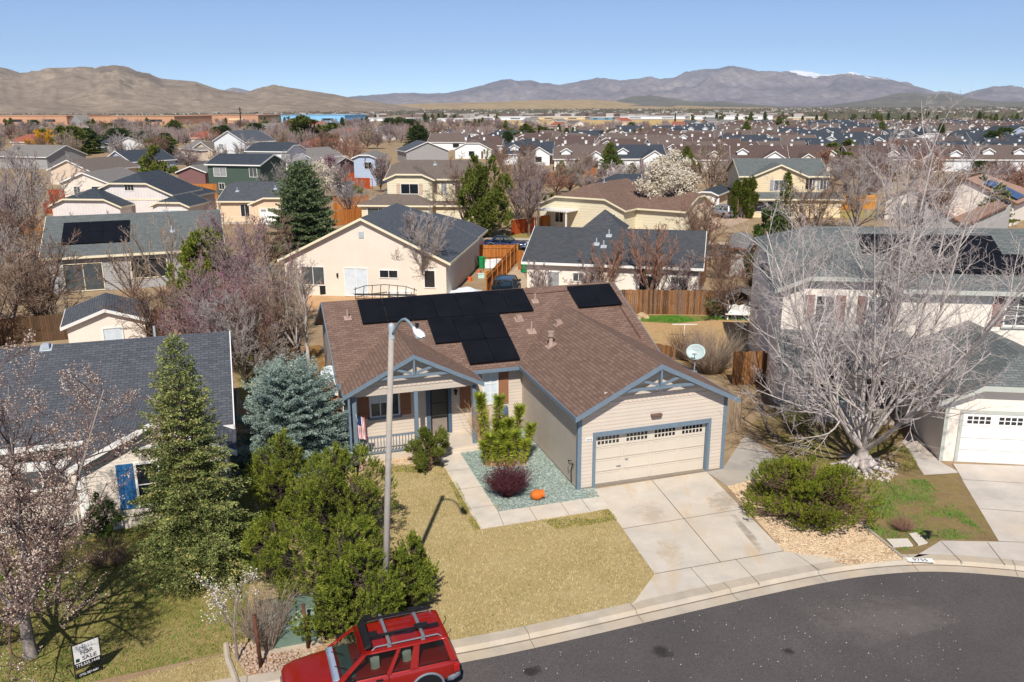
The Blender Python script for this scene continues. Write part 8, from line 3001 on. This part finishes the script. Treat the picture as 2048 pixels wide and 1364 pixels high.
bin_(963, 536, '1d8a4c', 'green wheelie bin inside the cluttered side yard', 0.3)
bin_(1049, 545, '1a7a48', 'green wheelie bin by the corner of the charcoal-roofed house', 0.1)
T = empty('barrel', at(937, 532), 0, 'drum with a bright blue lid beside the slate-roofed house', 'barrel')
MB().lathe([(0.0, 0), (0.3, 0), (0.34, 0.3), (0.34, 0.6), (0.3, 0.95), (0, 0.95)], (0, 0, 0), 18).build('body', M['galv'], T, auto=True)
MB().lathe([(0.42, 0.95), (0.42, 1.02), (0, 1.08)], (0, 0, 0), 18).build('lid', plain('lid_blue', hx('2f6fc0'), 0.5), T, auto=True)
r_ = random.Random(8)
for i, (u, v, cc, s, lb) in enumerate([(936, 542, 'd8d2ca', .3, 'white box below the blue-lidded drum'), (958, 548, 'c0694e', .25, 'red-brown crate in the side yard clutter'), (962, 556, 'b5d2c8', .28, 'pale green crate in the side yard clutter'),
                                       (972, 550, 'c98a4a', .25, 'cardboard box beside the pale green crate'), (980, 535, 'e4e4e4', .5, 'white appliance under the sheet, left'), (992, 532, 'dcdcdc', .45, 'white appliance under the sheet, right'),
                                       (940, 562, 'd4602c', .22, 'orange bucket-like box on the side yard soil'), (1000, 540, 'cfc4b0', .35, 'beige box against the orange fence')]):
    T = empty('storage_box', at(u, v), r_.uniform(0, 1.5), lb, 'box')
    mt = plain('clut%d' % i, hx(cc), 0.7)
    MB().box(-s, s, -s * 0.7, s * 0.7, 0, s * 1.3).build('body', mt, T, bevel=0.02)
    MB().box(-s - 0.02, s + 0.02, -s * 0.7 - 0.02, s * 0.7 + 0.02, s * 1.3, s * 1.3 + 0.05).build('lid', mt, T, bevel=0.01)
c_ = at(925, 592)
tp = MB()
nn = 12
hgt = [[0.05 + 0.55 * math.exp(-((i - 7) ** 2 + (j - 6) ** 2) / 16) + r_.uniform(0, 0.1) for j in range(nn)] for i in range(nn)]
for i in range(nn - 1):
    for j in range(nn - 1):
        q = lambda a, b: (c_.x - 1.8 + a * 0.3, c_.y - 1.2 + b * 0.25, hgt[a][b])
        tp.poly([q(i, j), q(i + 1, j), q(i + 1, j + 1), q(i, j + 1)])
tag(tp.build('tarpaulin', plain('tarp', hx('cfd4da'), 0.7), None, smooth=True), 'pale crumpled tarpaulin over a heap behind the ridge', 'tarpaulin')
# metal rack in the side yard
T = empty('metal_rack', at(987, 548), 0.2, 'black metal frame rack among the side yard clutter', 'rack')
b = MB()
for x in (-0.9, -0.3, 0.3, 0.9):
    b.beam((x, 0, 0), (x, 0, 1.5), 0.04, 0.04)
b.beam((-0.9, 0, 1.5), (0.9, 0, 1.5), 0.04, 0.04)
b.build('frame', M['black'], T)
# clothes line post in the back yard
o = MB().tube((0, 0, 0), (0, 0, 0.9), 0.03, 0.03, 8).beam((-0.8, 0, 0.92), (0.8, 0, 0.9), 0.05, 0.05).build('garden_bar', M['white_trim'], None)
o.location = at(1368, 676)
tag(o, 'low white cross bar on a post in the bare back yard', 'bar')
# rocks by the back fence
for i, (u, v, s) in enumerate(((1283, 634, 0.35), (1292, 637, 0.28), (1275, 640, 0.25), (690, 1290, 0.25))):
    b = MB().lathe([(0, 0), (s, 0), (s * 0.9, s * 0.5), (s * 0.4, s * 0.9), (0, s * 0.95)], (0, 0, 0), 9)
    b.v = [(x * r_.uniform(0.85, 1.15), y * r_.uniform(0.85, 1.15), z * r_.uniform(0.85, 1.1)) for x, y, z in b.v]
    o = b.build('rock', plain('rock_tan', hx('b59a78'), 0.9, var=0.2, bmp=0.4), None)
    o.location = at(u, v)
    tag(o, ['tallest tan rock at the left end of the back fence grass', 'flat tan rock right of the tallest one', 'small tan rock nearest the brown roof', 'tan rock under the pine beside the red car'][i], 'rock')
# utility pole far behind and left edge post
for (u, vb, vt, lb) in ((1350, 244, 226, 'dark slender tower beyond the dry field'), (482, 246, 214, 'thin lattice mast behind the terracotta warehouse')):
    h_ = height(u, vb, vt)
    o = MB().tube((0, 0, 0), (0, 0, h_), 0.9, 0.5, 6).box(-2, 2, -0.3, 0.3, h_ * 0.85, h_ * 0.88).build('utility_pole', M['rubber'], None)
    o.location = at(u, vb)
    tag(o, lb, 'mast')
o = MB().tube((0, 0, 0), (0, 0, 9.2), 0.13, 0.09, 10).box(-0.9, 0.9, -0.06, 0.06, 8.5, 8.62).build('utility_pole', bark('polewood', hx('8b7b6c'), hx('a99a8b')), None)
o.location = at(14, 470)
tag(o, 'weathered wooden utility pole at the left margin', 'utility pole')
